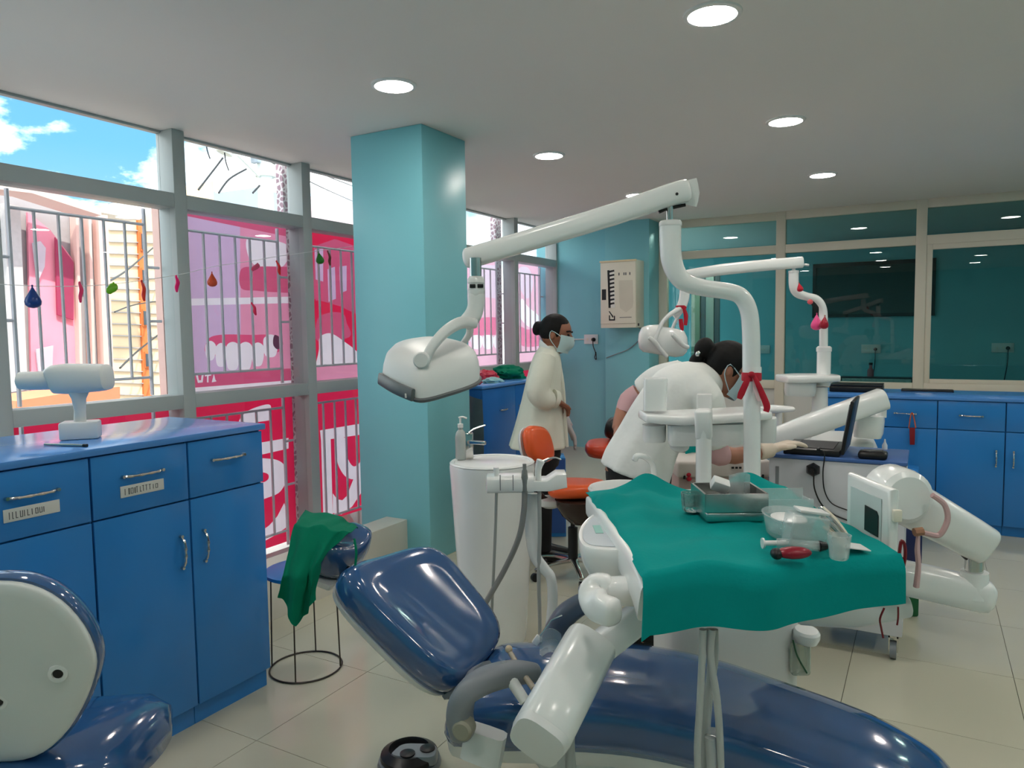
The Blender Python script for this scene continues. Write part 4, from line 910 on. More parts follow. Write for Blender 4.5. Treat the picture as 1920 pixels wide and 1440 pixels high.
# ---- far side armrest
bm = newbm(); fb_ = 2.36
tube(bm, [P(1032, 1222, fb_ - .05), P(1040, 1185, fb_), P(1062, 1152, fb_), P(1098, 1128, fb_), P(1118, 1120, fb_)], [(0.035, 0.022), (0.035, 0.034), (0.035, 0.038), (0.032, 0.028), (0.03, 0.018)], 14, 5, hint=BX, power=3, round_end=0.02); obj('armrest', bm, mat('armrest_slate', (92, 104, 120), 0.35), chair, angle=60)
# ---- foot control on the floor
fp = PZ(768, 1436, 0.0)
t = thing('foot_pedal', 'grey and black foot pedal on the floor beyond the chair back', 'foot pedal', fp)
bm = newbm(); lathe(bm, fp, [(0.105, 0.0), (0.11, 0.012), (0.105, 0.03), (0.08, 0.036)], 30); obj('base', bm, M_GREYP, t)
bm = newbm(); lathe(bm, fp, [(0.10, 0.037), (0.098, 0.05), (0.07, 0.066), (0.066, 0.06), (0.066, 0.037)], 30, cap=False); obj('rim', bm, M_BLACK, t)
bm = newbm(); cushion(bm, fp + W(-0.07, -0.05, 0.037), fp + W(0.10, -0.07, 0.037), fp + W(0.10, 0.02, 0.037), fp + W(-0.03, 0.03, 0.037), [(0.0, 0.0), (0.0, 0.022), (0.06, 0.03)], 24, 4); obj('pedal_plate', bm, mat('pedal_silver', (150, 152, 156), 0.35, metal=0.3), t)
for k, (da, db) in enumerate(((0.0, -0.04), (0.065, -0.01))):
    bm = newbm(); lathe(bm, fp + W(da, db, 0.067), [(0.026, 0), (0.026, 0.004), (0.018, 0.007)], 18); obj('pedal_button', bm, M_BLACK, t)

# ---- swinging arm on the near side that carries the tray
ub = 1.62
tu = thing('tray_unit', 'white dental tray unit with its jointed arms above the navy chair', 'dental unit', W(0.5, 1.85, 0.5))
def boxy(pts, rad, nm, m, parent, power=4.0, seg=20, sm=3, hint=CN, rend=0.012):
    bm = newbm(); tube(bm, pts, rad, seg, sm, hint=hint, power=power, round_end=rend); return obj(nm, bm, m, parent, angle=55)
boxy([P(1014, 1378, ub - 0.10), P(1102, 1215, ub + 0.10)], [(0.064, 0.066), (0.064, 0.072)], 'lower_arm', M_WHITE, tu, 3.2, 28, 1)
boxy([P(1006, 1393, ub - 0.118), P(1013, 1380, ub - 0.103)], [(0.058, 0.060), (0.062, 0.064)], 'arm_end_cap', M_WHITE2, tu, 3.4, 28, 1, rend=0.003)
boxy([P(1115, 1222, ub + 0.10), P(1245, 1120, ub + 0.16)], [(0.034, 0.040), (0.034, 0.040)], 'upper_arm', M_WHITE, tu, 7.0, 20, 1, rend=0.004)
# ---- tray body under the drape: shallow white tray with rim
Z0 = 0.985
BL, FL, FR, BR = W(0.235, 2.17, Z0), W(0.262, 1.50, Z0), W(0.80, 1.575, Z0), W(0.78, 2.20, Z0)
bm = newbm(); cushion(bm, FL, FR, BR, BL, [(0.35, -0.075), (0.12, -0.07), (0.03, -0.05), (0.0, -0.012), (0.0, 0.006), (0.02, 0.010), (0.05, 0.002), (0.5, 0.0)], 60, 7); obj('tray_body', bm, M_WHITE, tu, angle=50)
bm = newbm(); tube(bm, [W(0.30, 1.72, 0.915), W(0.45, 1.74, 0.90), W(0.62, 1.76, 0.895), W(0.78, 1.78, 0.91)], [(0.10, 0.04), (0.18, 0.05), (0.18, 0.05), (0.14, 0.03)], 16, 4, hint=UP); obj('tray_belly', bm, M_WHITE2, tu, angle=60)
# left rim strip with the touch pad
bm = newbm(); tube(bm, [W(0.225, 2.16, 0.975), W(0.238, 1.95, 0.975), W(0.25, 1.75, 0.97), W(0.262, 1.58, 0.955), W(0.268, 1.50, 0.925)], [(0.012, 0.030), (0.012, 0.034), (0.012, 0.036), (0.012, 0.045), (0.010, 0.05)], 12, 4, hint=UP, power=4); obj('side_rim', bm, M_WHITE, tu, angle=60)
padb = 1.80
o1 = [PZ(u, v, 0.978) for u, v in ((1085, 1010), (1090, 988), (1110, 968), (1132, 962), (1156, 974), (1180, 1005), (1190, 1032), (1140, 1034), (1098, 1028))]
o1 = catmull(o1, 4, True)
cc = sum(o1, Vector()) / len(o1); bot = P(1168, 1088, padb - 0.02)
bm = newbm(); rr = [o1]
for k, dz in ((1.0, -0.02), (0.93, -0.045), (0.72, -0.075), (0.4, -0.10)):
    rr.append([cc.lerp(p, k) + UP * dz + (bot - cc) * (0.30 * (1 - k) / 0.6) for p in o1])
rr.insert(0, [cc.lerp(p, 0.985) + UP * 0.004 for p in o1]); rr.insert(0, [cc.lerp(p, 0.90) + UP * 0.003 for p in o1])
loft(bm, rr); pad = obj('control_pad', bm, M_WHITE, tu, angle=60)
bm = newbm(); prism(bm, [cc.lerp(p, 0.84) + UP * 0.0035 for p in o1], UP * 0.0015); kp = obj('key_field', bm, mat('pad_grey', (198, 206, 212), 0.3), pad, smooth=False)
e = (o1[8] - o1[26 % len(o1)]).normalized()
bm = newbm(); box(bm, cc + UP * 0.006 + W(-0.012, 0.01, 0), (0.020, 0.075, 0.001), RYAW); obj('pad_display', bm, mat('pad_mint', (150, 206, 196), 0.3), kp, smooth=False)
# grab handle at the near left corner
gb = 1.62
boxy([P(1195, 1108, gb), P(1140, 1108, gb)], [(0.034, 0.034), (0.032, 0.032)], 'handle_post', M_WHITE, tu, 2.2, 18, 1)
boxy([P(1138, 1102, gb), P(1118, 1102, gb), P(1112, 1118, gb - 0.02), P(1122, 1138, gb - 0.05), P(1148, 1148, gb - 0.08)], [(0.030, 0.026), (0.032, 0.022), (0.034, 0.020), (0.034, 0.022), (0.030, 0.028)], 'grab_handle', M_WHITE, tu, 3.0, 18, 4, rend=0.016)
bm = newbm(); lathe(bm, P(1099, 1106, gb + 0.02), [(0.008, 0.0), (0.014, 0.004), (0.014, 0.012), (0.006, 0.018)], 14, axis=-AX); obj('handle_screw', bm, M_GREYP, tu)
# ---- right hand monitor panel and the jointed arm behind it
qa, qb = P(1585, 990, 1.82), P(1666, 1048, 1.64)     # lower edge, far to near
za, zb_ = P(1595, 890, 1.82).z, P(1666, 918, 1.64).z
hdir = (qb - qa); hdir.z = 0; L_ = hdir.length; hdir.normalize(); nrm = hdir.cross(UP) ; nrm = nrm if nrm.dot(AX) > 0 else -nrm
zlow = 0.985; zhi = (za + zb_) / 2
def pan(s, z, o=0.0): return Vector((qa.x, qa.y, 0)) + hdir * (L_ * s) + UP * z + nrm * o
out = [pan(0.0, zlow + 0.0), pan(1.0, zlow - 0.005), pan(1.0, zhi), pan(0.0, zhi + 0.005)]
bm = newbm(); prism(bm, out, nrm * 0.026, 0.010, 3); mp = obj('monitor_panel', bm, M_WHITE, tu)
bm = newbm(); prism(bm, [pan(0.14, zlow + 0.02, -0.001), pan(0.84, zlow + 0.015, -0.001), pan(0.84, zhi - 0.028, -0.001), pan(0.14, zhi - 0.024, -0.001)], nrm * -0.0015); obj('panel_face', bm, mat('panel_pale', (212, 222, 220), 0.15), mp, smooth=False)
bm = newbm(); prism(bm, [pan(0.50, zlow + 0.028, -0.003), pan(0.80, zlow + 0.024, -0.003), pan(0.80, zlow + 0.074, -0.003), pan(0.76, zlow + 0.084, -0.003), pan(0.50, zlow + 0.088, -0.003)], nrm * -0.002); obj('viewer_window', bm, mat('viewer_dark', (40, 42, 42), 0.3), mp, smooth=False)
bm = newbm(); box(bm, pan(1.0, zlow + 0.085, 0.014) + hdir * 0.006, (0.02, 0.012, 0.028), RYAW, 0.003); obj('panel_switch', bm, M_IVORY, mp)
hump = pan(0.48, zhi - 0.03, 0.075)
bm = newbm(); lathe(bm, hump - BX * 0.06, [(0.050, 0.0), (0.062, 0.010), (0.065, 0.03), (0.065, 0.09), (0.058, 0.105)], 28, axis=BX); obj('arm_hub', bm, M_WHITE, tu)
ra = 1.74
boxy([P(1668, 925, ra + 0.03), P(1740, 962, ra + 0.02), P(1846, 1022, ra)], [(0.056, 0.066), (0.054, 0.060), (0.046, 0.040)], 'upper_arm', M_WHITE, tu, 3.6, 24, 3, rend=0.014)
bm = newbm(); lathe(bm, P(1826, 1072, ra), [(0.020, -0.02), (0.020, 0.05)], 18); obj('joint_pin', bm, M_CHROME, tu)
bm = newbm(); tube(bm, [P(1806, 1040, ra), P(1815, 1047, ra), P(1823, 1043, ra)], 0.006, 8, 4); obj('joint_clip', bm, M_BLACK, tu)
bm = newbm(); lathe(bm, P(1826, 1118, ra), [(0.036, 0.0), (0.031, 0.035), (0.030, 0.062)], 22); obj('joint_collar', bm, M_WHITE, tu)
boxy([P(1842, 1116, ra), P(1690, 1082, ra + 0.06), P(1560, 1062, ra + 0.14)], [(0.040, 0.040), (0.042, 0.042), (0.04, 0.04)], 'carrier_arm', M_WHITE, tu, 3.2, 22, 3, rend=0.03)
boxy([P(1700, 1135, ra + 0.08), P(1600, 1150, ra + 0.1), P(1500, 1150, ra + 0.15)], [(0.03, 0.02), (0.035, 0.028), (0.03, 0.02)], 'carrier_arm', M_WHITE2, tu, 2.5, 18, 3)
# pink rubber tube looped round the right arm
M_RUB = mat('pink_rubber', (206, 170, 170), 0.5, var=0.1)
t = thing('rubber_strap', 'pinkish rubber strap tied round the right tray arm, tail hanging', 'strap', P(1725, 1010, 1.66))
bm = newbm(); tube(bm, [P(1748, 928, 1.66), P(1770, 945, 1.66), P(1777, 970, 1.66), P(1770, 992, 1.66), P(1758, 1004, 1.665), P(1735, 1000, 1.66), P(1716, 996, 1.66)], 0.0065, 8, 5); obj('loop', bm, M_RUB, t)
bm = newbm(); tube(bm, [P(1722, 1000, 1.655), P(1720, 1030, 1.655), P(1722, 1060, 1.655), P(1718, 1100, 1.655)], [(0.007, 0.004), (0.011, 0.006), (0.010, 0.006), (0.013, 0.007)], 10, 4); obj('tail', bm, M_RUB, t)
bm = newbm(); tube(bm, [P(1714, 998, 1.65), P(1730, 996, 1.65)], 0.010, 8, 1); obj('knot', bm, mat('rubber_brown', (160, 116, 90), 0.6), t)
t = thing('red_clip', 'dark red scissor-like clip hanging from the tray corner', 'clip', P(1690, 1050, 1.56))
M_CLIP = mat('clip_red', (120, 14, 26), 0.35)
bm = newbm(); tube(bm, catmull([P(1690, 1015, 1.56), P(1696, 1022, 1.56), P(1697, 1045, 1.56), P(1690, 1076, 1.56), P(1684, 1070, 1.56), P(1686, 1040, 1.56)], 5, True) + [P(1690, 1015, 1.56)], 0.0035, 6, 1); obj('loop', bm, M_CLIP, t)
bm = newbm(); tube(bm, [P(1688, 1060, 1.56), P(1694, 1045, 1.56)], 0.003, 6, 1); obj('bar', bm, M_CLIP, t)

# ---- the green drape over the tray
def drape_f(s, q):
    """s runs left to right, q from the back edge to the front hem"""
    a0, a1 = 0.232, 0.835; top = 0.80
    if q <= top:
        t_ = q / top; b0 = 2.20 + 0.03 * s; b1 = 1.478 + 0.085 * s - 0.022 * math.exp(-((s - 0.47) / 0.10) ** 2) + 0.008 * math.sin(11 * s)
        a = a0 + (a1 - a0) * s; b = b0 + (b1 - b0) * t_
        a += 0.035 * (1 - t_) * (1 - s) * -0.4 + 0.03 * t_ * (1 - s)
        z = 1.004 + 0.005 * math.sin(9 * s + 5 * t_) + 0.0025 * math.sin(31 * t_ + 6 * s)
        z += 0.036 * math.exp(-((s - 0.30 + 0.35 * t_) / 0.085) ** 2) * (1 - t_) ** 1.3 * (1 - math.exp(-t_ * 6) * 0.4)
        z += 0.026 * math.exp(-((s - 0.07) / 0.07) ** 2) * math.exp(-((t_ - 0.20) / 0.10) ** 2) + 0.006 * math.sin(22 * s + 9 * t_) * max(0, t_ - 0.55)
        z += 0.05 * math.exp(-((s - 0.80) / 0.12) ** 2) * max(0, 1 - t_ / 0.10) ** 1.0
        z += 0.03 * math.exp(-((s - 0.33) / 0.14) ** 2) * max(0, 1 - t_ / 0.10)
        z -= 0.010 * math.exp(-((s - 0.47) / 0.12) ** 2) * max(0, (t_ - 0.8) / 0.2)
        if s < 0.03 and t_ > 0.15: z -= 0.012 * (0.03 - s) / 0.03
        return W(a, b, z + 0.002 * noise.noise(Vector((s * 12, q * 12, 0))))
    t_ = (q - top) / (1 - top); p = drape_f(s, top)
    drop = (0.128 + 0.006 * math.sin(s * 5)) * (1 - 0.16 * s); ang = min(t_ * 3, 1) * math.pi / 2
    wv = 0.006 * math.sin(14 * s + 1) * t_
    return p + BX * (-0.018 * math.sin(ang) + wv) + UP * (-drop * t_) + AX * (-0.01 * (0.5 - s) * t_)
t = thing('green_drape', 'large green surgical cloth covering the dental tray, hanging over its front', 'cloth', W(0.53, 1.8, 1.0))
bm = newbm(); sheet(bm, drape_f, 64, 60, 0.0025); obj('cloth_sheet', bm, M_GREEN, t, angle=70)

# ---- hoses hanging from the tray
M_HOSE = mat('hose_grey', (178, 182, 180), 0.35, var=0.04)
hp = [([(1318, 1180), (1316, 1250), (1312, 1330), (1308, 1400), (1310, 1480)], 1.50), ([(1328, 1180), (1332, 1250), (1324, 1330), (1322, 1400), (1318, 1480)], 1.53),
      ([(1336, 1180), (1332, 1230), (1344, 1310), (1350, 1390), (1352, 1480)], 1.50), ([(1340, 1180), (1340, 1240), (1330, 1310), (1326, 1390), (1340, 1480)], 1.56)]
for pts, b_ in hp:
    bm = newbm(); tube(bm, [P(u, v, b_) for u, v in pts], 0.0078, 10, 6); obj('hose', bm, M_HOSE, tu)
bm = newbm(); tube(bm, [P(1335, 1375, 1.52), P(1340, 1470, 1.52)], (0.026, 0.012), 10, 1, power=4); obj('hose_sleeve', bm, mat('clear_sleeve', (206, 210, 208), 0.2, alpha=0.5), tu)
for pts in ([(1658, 1140), (1650, 1160), (1652, 1176), (1656, 1196)], [(1684, 1138), (1684, 1158), (1682, 1172)]):
    bm = newbm(); tube(bm, [P(u, v, 1.6) for u, v in pts], 0.0022, 6, 4); tag(obj('loose_thread', bm, M_CLIP), 'thin dark red lead dangling below the drape ' + ('left' if pts[0][0] < 1670 else 'right'), 'lead', 'dangling leads')
# hoses by the lower arm
for pts, b_ in (([(1045, 1345), (1052, 1390), (1052, 1460)], 1.66), ([(1060, 1340), (1066, 1390), (1062, 1460)], 1.68), ([(1075, 1335), (1070, 1390), (1075, 1460)], 1.72)):
    bm = newbm(); tube(bm, [P(u, v, b_) for u, v in pts], 0.010, 10, 5); obj('hose', bm, M_HOSE, tu)

# ---- cuspidor tower behind the chair, with bowl, tap and bottle
cu = thing('cuspidor_unit', 'white cuspidor tower behind the navy chair, with two white posts', 'dental unit', W(0.75, 2.62, 0))
bm = newbm(); cushion(bm, W(0.52, 2.42, 0.0), W(0.99, 2.42, 0.0), W(0.99, 2.80, 0.0), W(0.52, 2.80, 0.0), [(0.06, 0.06), (0.02, 0.08), (0.0, 0.12), (0.0, 0.84), (0.03, 0.875), (0.12, 0.885)], 44, 4.5); obj('tower', bm, M_WHITE2, cu, angle=50)
bm = newbm(); lathe(bm, P(1512, 1192, 2.42), [(0.034, -0.02), (0.042, 0.0), (0.042, 0.014), (0.036, 0.022)], 22, axis=UP, sx=1.3); bm.verts.ensure_lookup_table(); nzl = obj('bottle_cap_holder', bm, M_WHITE, cu)
bc = P(1497, 1265, 2.44)
t = thing('water_bottle', 'clear square water bottle fixed under the white tower', 'bottle', bc)
bm = newbm(); box(bm, P(1497, 1232, 2.44), (0.066, 0.066, 0.11), RYAW, 0.012, 3); obj('bottle_body', bm, mat('clear_green_plastic', (206, 222, 206), 0.1, trans=0.6, alpha=0.75), t)
bm = newbm(); lathe(bm, P(1497, 1198, 2.44), [(0.020, -0.008), (0.02, 0.02)], 16); obj('bottle_neck', bm, M_WHITE2, t)
bm = newbm(); tube(bm, [P(1487, 1200, 2.405), P(1495, 1230, 2.40), P(1513, 1262, 2.40)], 0.003, 6, 4); obj('dip_tube', bm, mat('tube_green', (40, 90, 60), 0.4), t)
# rim of the spittoon bowl and its gooseneck
sb = W(0.40, 2.60, 0.93)
bm = newbm(); lathe(bm, sb, [(0.02, -0.10), (0.08, -0.09), (0.125, -0.04), (0.135, 0.0), (0.130, 0.006), (0.122, 0.0), (0.11, -0.04), (0.06, -0.075), (0.01, -0.08)], 32); obj('spittoon_bowl', bm, M_WHITE, cu)
bm = newbm(); tube(bm, [P(1226, 925, 2.62), P(1226, 885, 2.62), P(1220, 866, 2.61), P(1207, 856, 2.58), P(1194, 855, 2.56), P(1190, 862, 2.56)], 0.0105, 12, 6, round_end=0.006); obj('rinse_tap', bm, M_WHITE, cu)
bm = newbm(); tube(bm, [W(0.40, 2.60, 0.86), W(0.56, 2.60, 0.86)], (0.05, 0.04), 14, 1, hint=UP); obj('bowl_bracket', bm, M_WHITE2, cu)
# posts: the thin support post and the main lamp pole
pb = 2.74
bm = newbm(); lathe(bm, P(1319, 930, 2.54), [(0.030, -0.12), (0.027, 0.0), (0.027, 0.25), (0.029, 0.255)], 20); obj('support_post', bm, M_WHITE, cu)
boxy([P(1319, 772, 2.56), P(1320, 818, 2.56)], [(0.030, 0.052), (0.029, 0.046)], 'post_clamp', M_WHITE2, cu, 5, 18, 1)
# bracket table with cup filler, drawer body and blocks
tbz = lambda u, v: P(u, v, pb)
bm = newbm(); tube(bm, [tbz(1206, 780), tbz(1270, 783), tbz(1396, 776), tbz(1430, 774)], [(0.09, 0.016), (0.12, 0.020), (0.12, 0.018), (0.10, 0.016)], 20, 2, hint=UP, power=5, round_end=0.01); obj('bracket_table', bm, M_WHITE, cu, angle=55)
bm = newbm(); cushion(bm, P(1252, 836, pb - 0.10), P(1398, 833, pb - 0.10), P(1398, 826, pb + 0.09), P(1252, 828, pb + 0.09), [(0.06, -0.004), (0.01, 0.008), (0.0, 0.02), (0.0, 0.072)], 32, 6); obj('drawer_body', bm, M_WHITE2, cu, angle=50)
bm = newbm(); lathe(bm, tbz(1227, 828), [(0.040, 0.0), (0.043, 0.01), (0.043, 0.062), (0.046, 0.065)], 24); obj('cup_well', bm, M_WHITE2, cu)
bm = newbm(); cushion(bm, P(1206, 771, pb - 0.04), P(1251, 771, pb - 0.04), P(1251, 766, pb + 0.05), P(1206, 766, pb + 0.05), [(0.0, 0.0), (0.0, 0.115), (0.06, 0.12)], 28, 4.5); obj('cup_holder', bm, M_WHITE, cu, angle=50)
bm = newbm(); ellipsoid(bm, tbz(1274, 836), (0.036, 0.05, 0.024), RYAW); obj('filter_bulb', bm, M_WHITE2, cu)
bm = newbm(); cushion(bm, P(1306, 768, pb - 0.03), P(1335, 768, pb - 0.03), P(1335, 765, pb + 0.03), P(1306, 765, pb + 0.03), [(0.0, 0.0), (0.0, 0.052), (0.05, 0.055)], 20, 5); obj('clip_block', bm, M_WHITE2, cu, angle=50)
bm = newbm(); cushion(bm, P(1425, 806, pb - 0.05), P(1456, 806, pb - 0.05), P(1456, 800, pb + 0.05), P(1425, 800, pb + 0.05), [(0.0, -0.05), (0.0, 0.035), (0.05, 0.04)], 20, 5); obj('side_block', bm, M_WHITE2, cu, angle=50)
# main pole with the double bend
pl = 2.55
px = lambda u, v: P(u, v, pl)
bm = newbm(); tube(bm, [px(1410, 940), px(1410, 800), px(1409, 690)], 0.0292, 20, 2); obj('lamp_pole', bm, M_WHITE, cu)
bm = newbm(); tube(bm, [px(1409, 692), px(1408, 620), px(1403, 580), px(1388, 555), px(1362, 546), px(1320, 540), px(1285, 530), px(1268, 512), px(1259, 485), px(1257, 450), px(1257, 420)],
     [0.0305, 0.0300, 0.0295, 0.0290, 0.0285, 0.0290, 0.0310, 0.0335, 0.036, 0.0368, 0.0368], 24, 5); obj('bent_pole', bm, M_WHITE, cu, angle=70)
bm = newbm(); lathe(bm, px(1257, 424), [(0.0385, 0.0), (0.0385, 0.012), (0.034, 0.018)], 24); obj('pole_collar', bm, M_WHITE2, cu)
bm = newbm(); lathe(bm, px(1410, 692), [(0.0315, -0.02), (0.0325, 0.0), (0.0315, 0.008)], 24); obj('pole_sleeve', bm, M_WHITE, cu)
bm = newbm(); lathe(bm, px(1256, 418), [(0.012, -0.01), (0.012, 0.055)], 16); obj('swivel_pin', bm, M_CHROME, cu)
# long lamp arm
bm = newbm(); tube(bm, [px(1286, 358), px(1256, 366), px(1150, 402), px(1000, 448), px(900, 478), px(876, 484)], [(0.038, 0.042), (0.038, 0.042), (0.037, 0.039), (0.036, 0.036), (0.036, 0.034), (0.034, 0.030)], 24, 3, hint=BX, power=3.2, round_end=0.016); obj('lamp_arm', bm, M_WHITE, cu, angle=55)
bm = newbm(); tube(bm, [px(1288, 338), px(1292, 362), px(1288, 384)], [(0.034, 0.003), (0.036, 0.004), (0.034, 0.003)], 16, 2, hint=BX, power=4); obj('arm_end_cap', bm, M_WHITE2, cu)
bm = newbm(); lathe(bm, px(1264, 368) - BX * 0.040, [(0.005, 0.0), (0.005, 0.004)], 12, axis=-BX); obj('arm_screw', bm, M_BLACK, cu)
bm = newbm(); tube(bm, [px(1235, 398), px(1248, 392), px(1285, 384)], 0.006, 8, 1); obj('arm_spring_end', bm, M_BLACK, cu)
# hanger, yoke and lamp head
hl = 2.50
hx = lambda u, v, d=0.0: P(u, v, hl + d)
bm = newbm(); lathe(bm, hx(892, 520), [(0.020, 0.0), (0.020, 0.065)], 18); obj('hanger_pin', bm, M_STEEL, cu)
bm = newbm(); lathe(bm, hx(893, 555), [(0.026, 0.0), (0.029, 0.01), (0.029, 0.022), (0.027, 0.024), (0.027, 0.042), (0.029, 0.044), (0.028, 0.058), (0.022, 0.066)], 22); hb = obj('swivel_drum', bm, M_WHITE2, cu)
for da in (-0.011, 0.015):
    bm = newbm(); box(bm, hx(893, 537) + AX * da - BX * 0.0265, (0.020, 0.006, 0.013), RYAW, 0.002); obj('swivel_window', bm, M_BLACK, hb)
bm = newbm(); tube(bm, [hx(893, 552), hx(892, 575), hx(886, 592), hx(872, 606)], [(0.028, 0.026), (0.028, 0.026), (0.030, 0.028), (0.026, 0.024)], 18, 4, hint=BX, power=3, round_end=0.008); obj('neck', bm, M_WHITE2, cu, angle=60)
bm = newbm(); tube(bm, [hx(884, 606, -0.02), hx(862, 606, -0.08), hx(835, 622, -0.15), hx(812, 648, -0.18), hx(796, 678, -0.19)], [(0.018, 0.026), (0.02, 0.027), (0.018, 0.027), (0.016, 0.024), (0.016, 0.024)], 16, 5, hint=BX, power=3.4, round_end=0.010); yk = obj('yoke', bm, M_WHITE2, cu, angle=60)
bm = newbm(); tube(bm, [hx(880, 608, 0.02), hx(880, 625, 0.07), hx(868, 645, 0.10), hx(858, 662, 0.10)], [(0.012, 0.02), (0.012, 0.024), (0.011, 0.022), (0.01, 0.018)], 14, 4, hint=BX, power=3.4); obj('yoke_arm', bm, M_WHITE2, cu, angle=60)
bm = newbm(); lathe(bm, hx(791, 675, -0.215), [(0.026, -0.012), (0.026, 0.016), (0.022, 0.02)], 22, axis=-BX); obj('yoke_knob', bm, M_WHITE2, cu)
HC = hx(806, 684, -0.05)
def head_ring(pts, dz): return [p + UP * dz for p in pts]
# outline of the head seen from above, across a and along b
HL = [(-0.152, -0.03), (-0.148, 0.05), (-0.11, 0.12), (-0.04, 0.165), (0.03, 0.165), (0.10, 0.12), (0.15, 0.065), (0.165, 0.0), (0.135, -0.065), (0.07, -0.135), (0.015, -0.185), (-0.025, -0.19), (-0.09, -0.125), (-0.14, -0.065)]
hs = catmull([Vector((a, b_, 0)) for a, b_ in HL], 3, True)
def tilt(v): # the head leans down to the right front
    return HC + AX * v.x + BX * v.y + UP * (v.z + 0.26 * v.y - 0.03 * v.x)
bm = newbm(); rr = [[tilt(Vector((p.x * k, p.y * k, h))) for p in hs] for k, h in ((0.72, -0.058), (0.90, -0.055), (1.0, -0.045), (1.01, -0.02), (0.985, 0.01), (0.93, 0.038), (0.80, 0.058), (0.55, 0.070), (0.25, 0.074))]
loft(bm, rr); head = obj('lamp_head', bm, M_WHITE2, cu, angle=45)
bm = newbm(); rr = [[tilt(Vector((p.x * k, p.y * k, h))) for p in hs] for k, h in ((0.70, -0.066), (0.92, -0.064), (1.03, -0.056), (1.045, -0.048), (1.0, -0.044))]
loft(bm, rr); obj('lamp_bezel', bm, mat('bezel_grey', (92, 96, 98), 0.4), head, angle=45)
band = [Vector((-0.160, -0.045, -0.034)), Vector((-0.10, -0.128, -0.034)), Vector((-0.032, -0.198, -0.034))]
bm = newbm(); tube(bm, [tilt(p) for p in band], (0.008, 0.020), 10, 3, hint=UP, power=4); obj('front_visor', bm, mat('visor_grey', (96, 100, 100), 0.35), head)
bm = newbm(); box(bm, tilt(Vector((-0.052, -0.186, -0.04))), (0.014, 0.004, 0.014), RYAW, 0.001); obj('visor_tag', bm, M_PLATE, head)

# ---- red ribbon tied round the main pole
t = thing('ribbon', 'big red ribbon tied round the main lamp pole', 'ribbon', px(1410, 705))
bm = newbm(); lathe(bm, px(1409, 714), [(0.0325, 0.0), (0.034, 0.004), (0.034, 0.026), (0.0325, 0.03)], 22, cap=False); obj('band', bm, M_RED, t)
def strip3(pts, w, nm, m, par, th=0.002):
    bm = newbm(); tube(bm, pts, [(w_, th) for w_ in w], 8, 4, hint=BX); return obj(nm, bm, m, par)
rb = 2.505
strip3([P(1406, 702, rb), P(1398, 720, rb - 0.005), P(1390, 738, rb), P(1386, 748, rb)], [0.007, 0.011, 0.012, 0.008], 'tail', M_RED, t)
strip3([P(1412, 702, rb), P(1422, 722, rb - 0.005), P(1432, 745, rb), P(1438, 762, rb), P(1436, 772, rb)], [0.006, 0.009, 0.011, 0.012, 0.010], 'tail', M_RED, t)
strip3([P(1414, 705, rb + .005), P(1418, 730, rb + .005), P(1424, 752, rb)], [0.006, 0.010, 0.006], 'tail', mat('ribbon_pale', (226, 196, 196), 0.6), t)
bm = newbm(); ellipsoid(bm, P(1409, 702, rb - 0.005), (0.012, 0.008, 0.010), RYAW); obj('knot', bm, M_RED, t)
# ================================================================== OTHER EQUIPMENT
# ---- assistant's instrument holder in front of the basin
ib = 2.62; ip = lambda u, v, d=0.0: P(u, v, ib + d)
t = thing('instrument_holder', 'white instrument holder with hoses standing in front of the basin', 'instrument holder', W(0.05, 2.62, 0))
bm = newbm(); tube(bm, [ip(914, 906, -.03), ip(960, 905, -.03), ip(1000, 905, -.03)], [(0.05, 0.030), (0.05, 0.030), (0.05, 0.030)], 18, 1, hint=UP, power=5, round_end=0.006); obj('rest_bar', bm, M_WHITE, t, angle=50)
bm = newbm(); prism(bm, [ip(998, 922, -.08), ip(1030, 922, -.08), ip(1064, 915, -.08), ip(1062, 890, -.08), ip(1044, 890, -.08), ip(1026, 902, -.08), ip(998, 903, -.08)], BX * 0.10, 0.005, 2); obj('rest_arm', bm, M_WHITE, t)
for u in (938, 962, 984): bm = newbm(); box(bm, ip(u, 905, -0.083), (0.003, 0.004, 0.055), RYAW); obj('slot_line', bm, M_GREYP, t, smooth=False)
bm = newbm(); lathe(bm, ip(984, 922, -.07), [(0.012, 0.0), (0.013, 0.045), (0.010, 0.075), (0.007, 0.08), (0.007, 0.10)], 14); obj('grey_handpiece', bm, mat('handpiece_grey', (124, 128, 126), 0.3), t)
bm = newbm(); tube(bm, [ip(984, 920, -.07), ip(982, 960, -.05), ip(972, 1010, -0.02), ip(945, 1070, .05), ip(905, 1140, .1), ip(880, 1190, .15)], 0.0105, 10, 6); obj('hose', bm, mat('hose_mid_grey', (150, 152, 150), 0.4), t)
bm = newbm(); lathe(bm, ip(931, 905, -.05), [(0.007, 0.0), (0.008, 0.035), (0.011, 0.04), (0.010, 0.055)], 12); obj('suction_tip', bm, M_WHITE, t)
bm = newbm(); tube(bm, [ip(931, 918, -.05), ip(929, 990, 0), ip(926, 1060, .05), ip(923, 1130, .1), ip(920, 1215, .2)], 0.0055, 8, 5); obj('hose', bm, M_HOSE, t)
bm = newbm(); tube(bm, [ip(1010, 905, -.06), ip(1009, 880, -.06), ip(1014, 864, -.06)], [0.010, 0.012, 0.016], 12, 3, round_end=0.005); sy = obj('air_syringe', bm, M_WHITE, t)
bm = newbm(); tube(bm, [ip(1018, 866, -.06), ip(1030, 860, -.06), ip(1042, 858, -.06), ip(1052, 862, -.06)], [0.006, 0.004, 0.003, 0.0025], 8, 4); obj('syringe_nozzle', bm, M_STEEL, sy)
bm = newbm(); tube(bm, [ip(1011, 920, -.06), ip(1012, 1000, -.03), ip(1010, 1080, .0), ip(1012, 1160, .05), ip(1012, 1230, .1)], 0.0075, 8, 5); obj('hose', bm, M_HOSE, t)
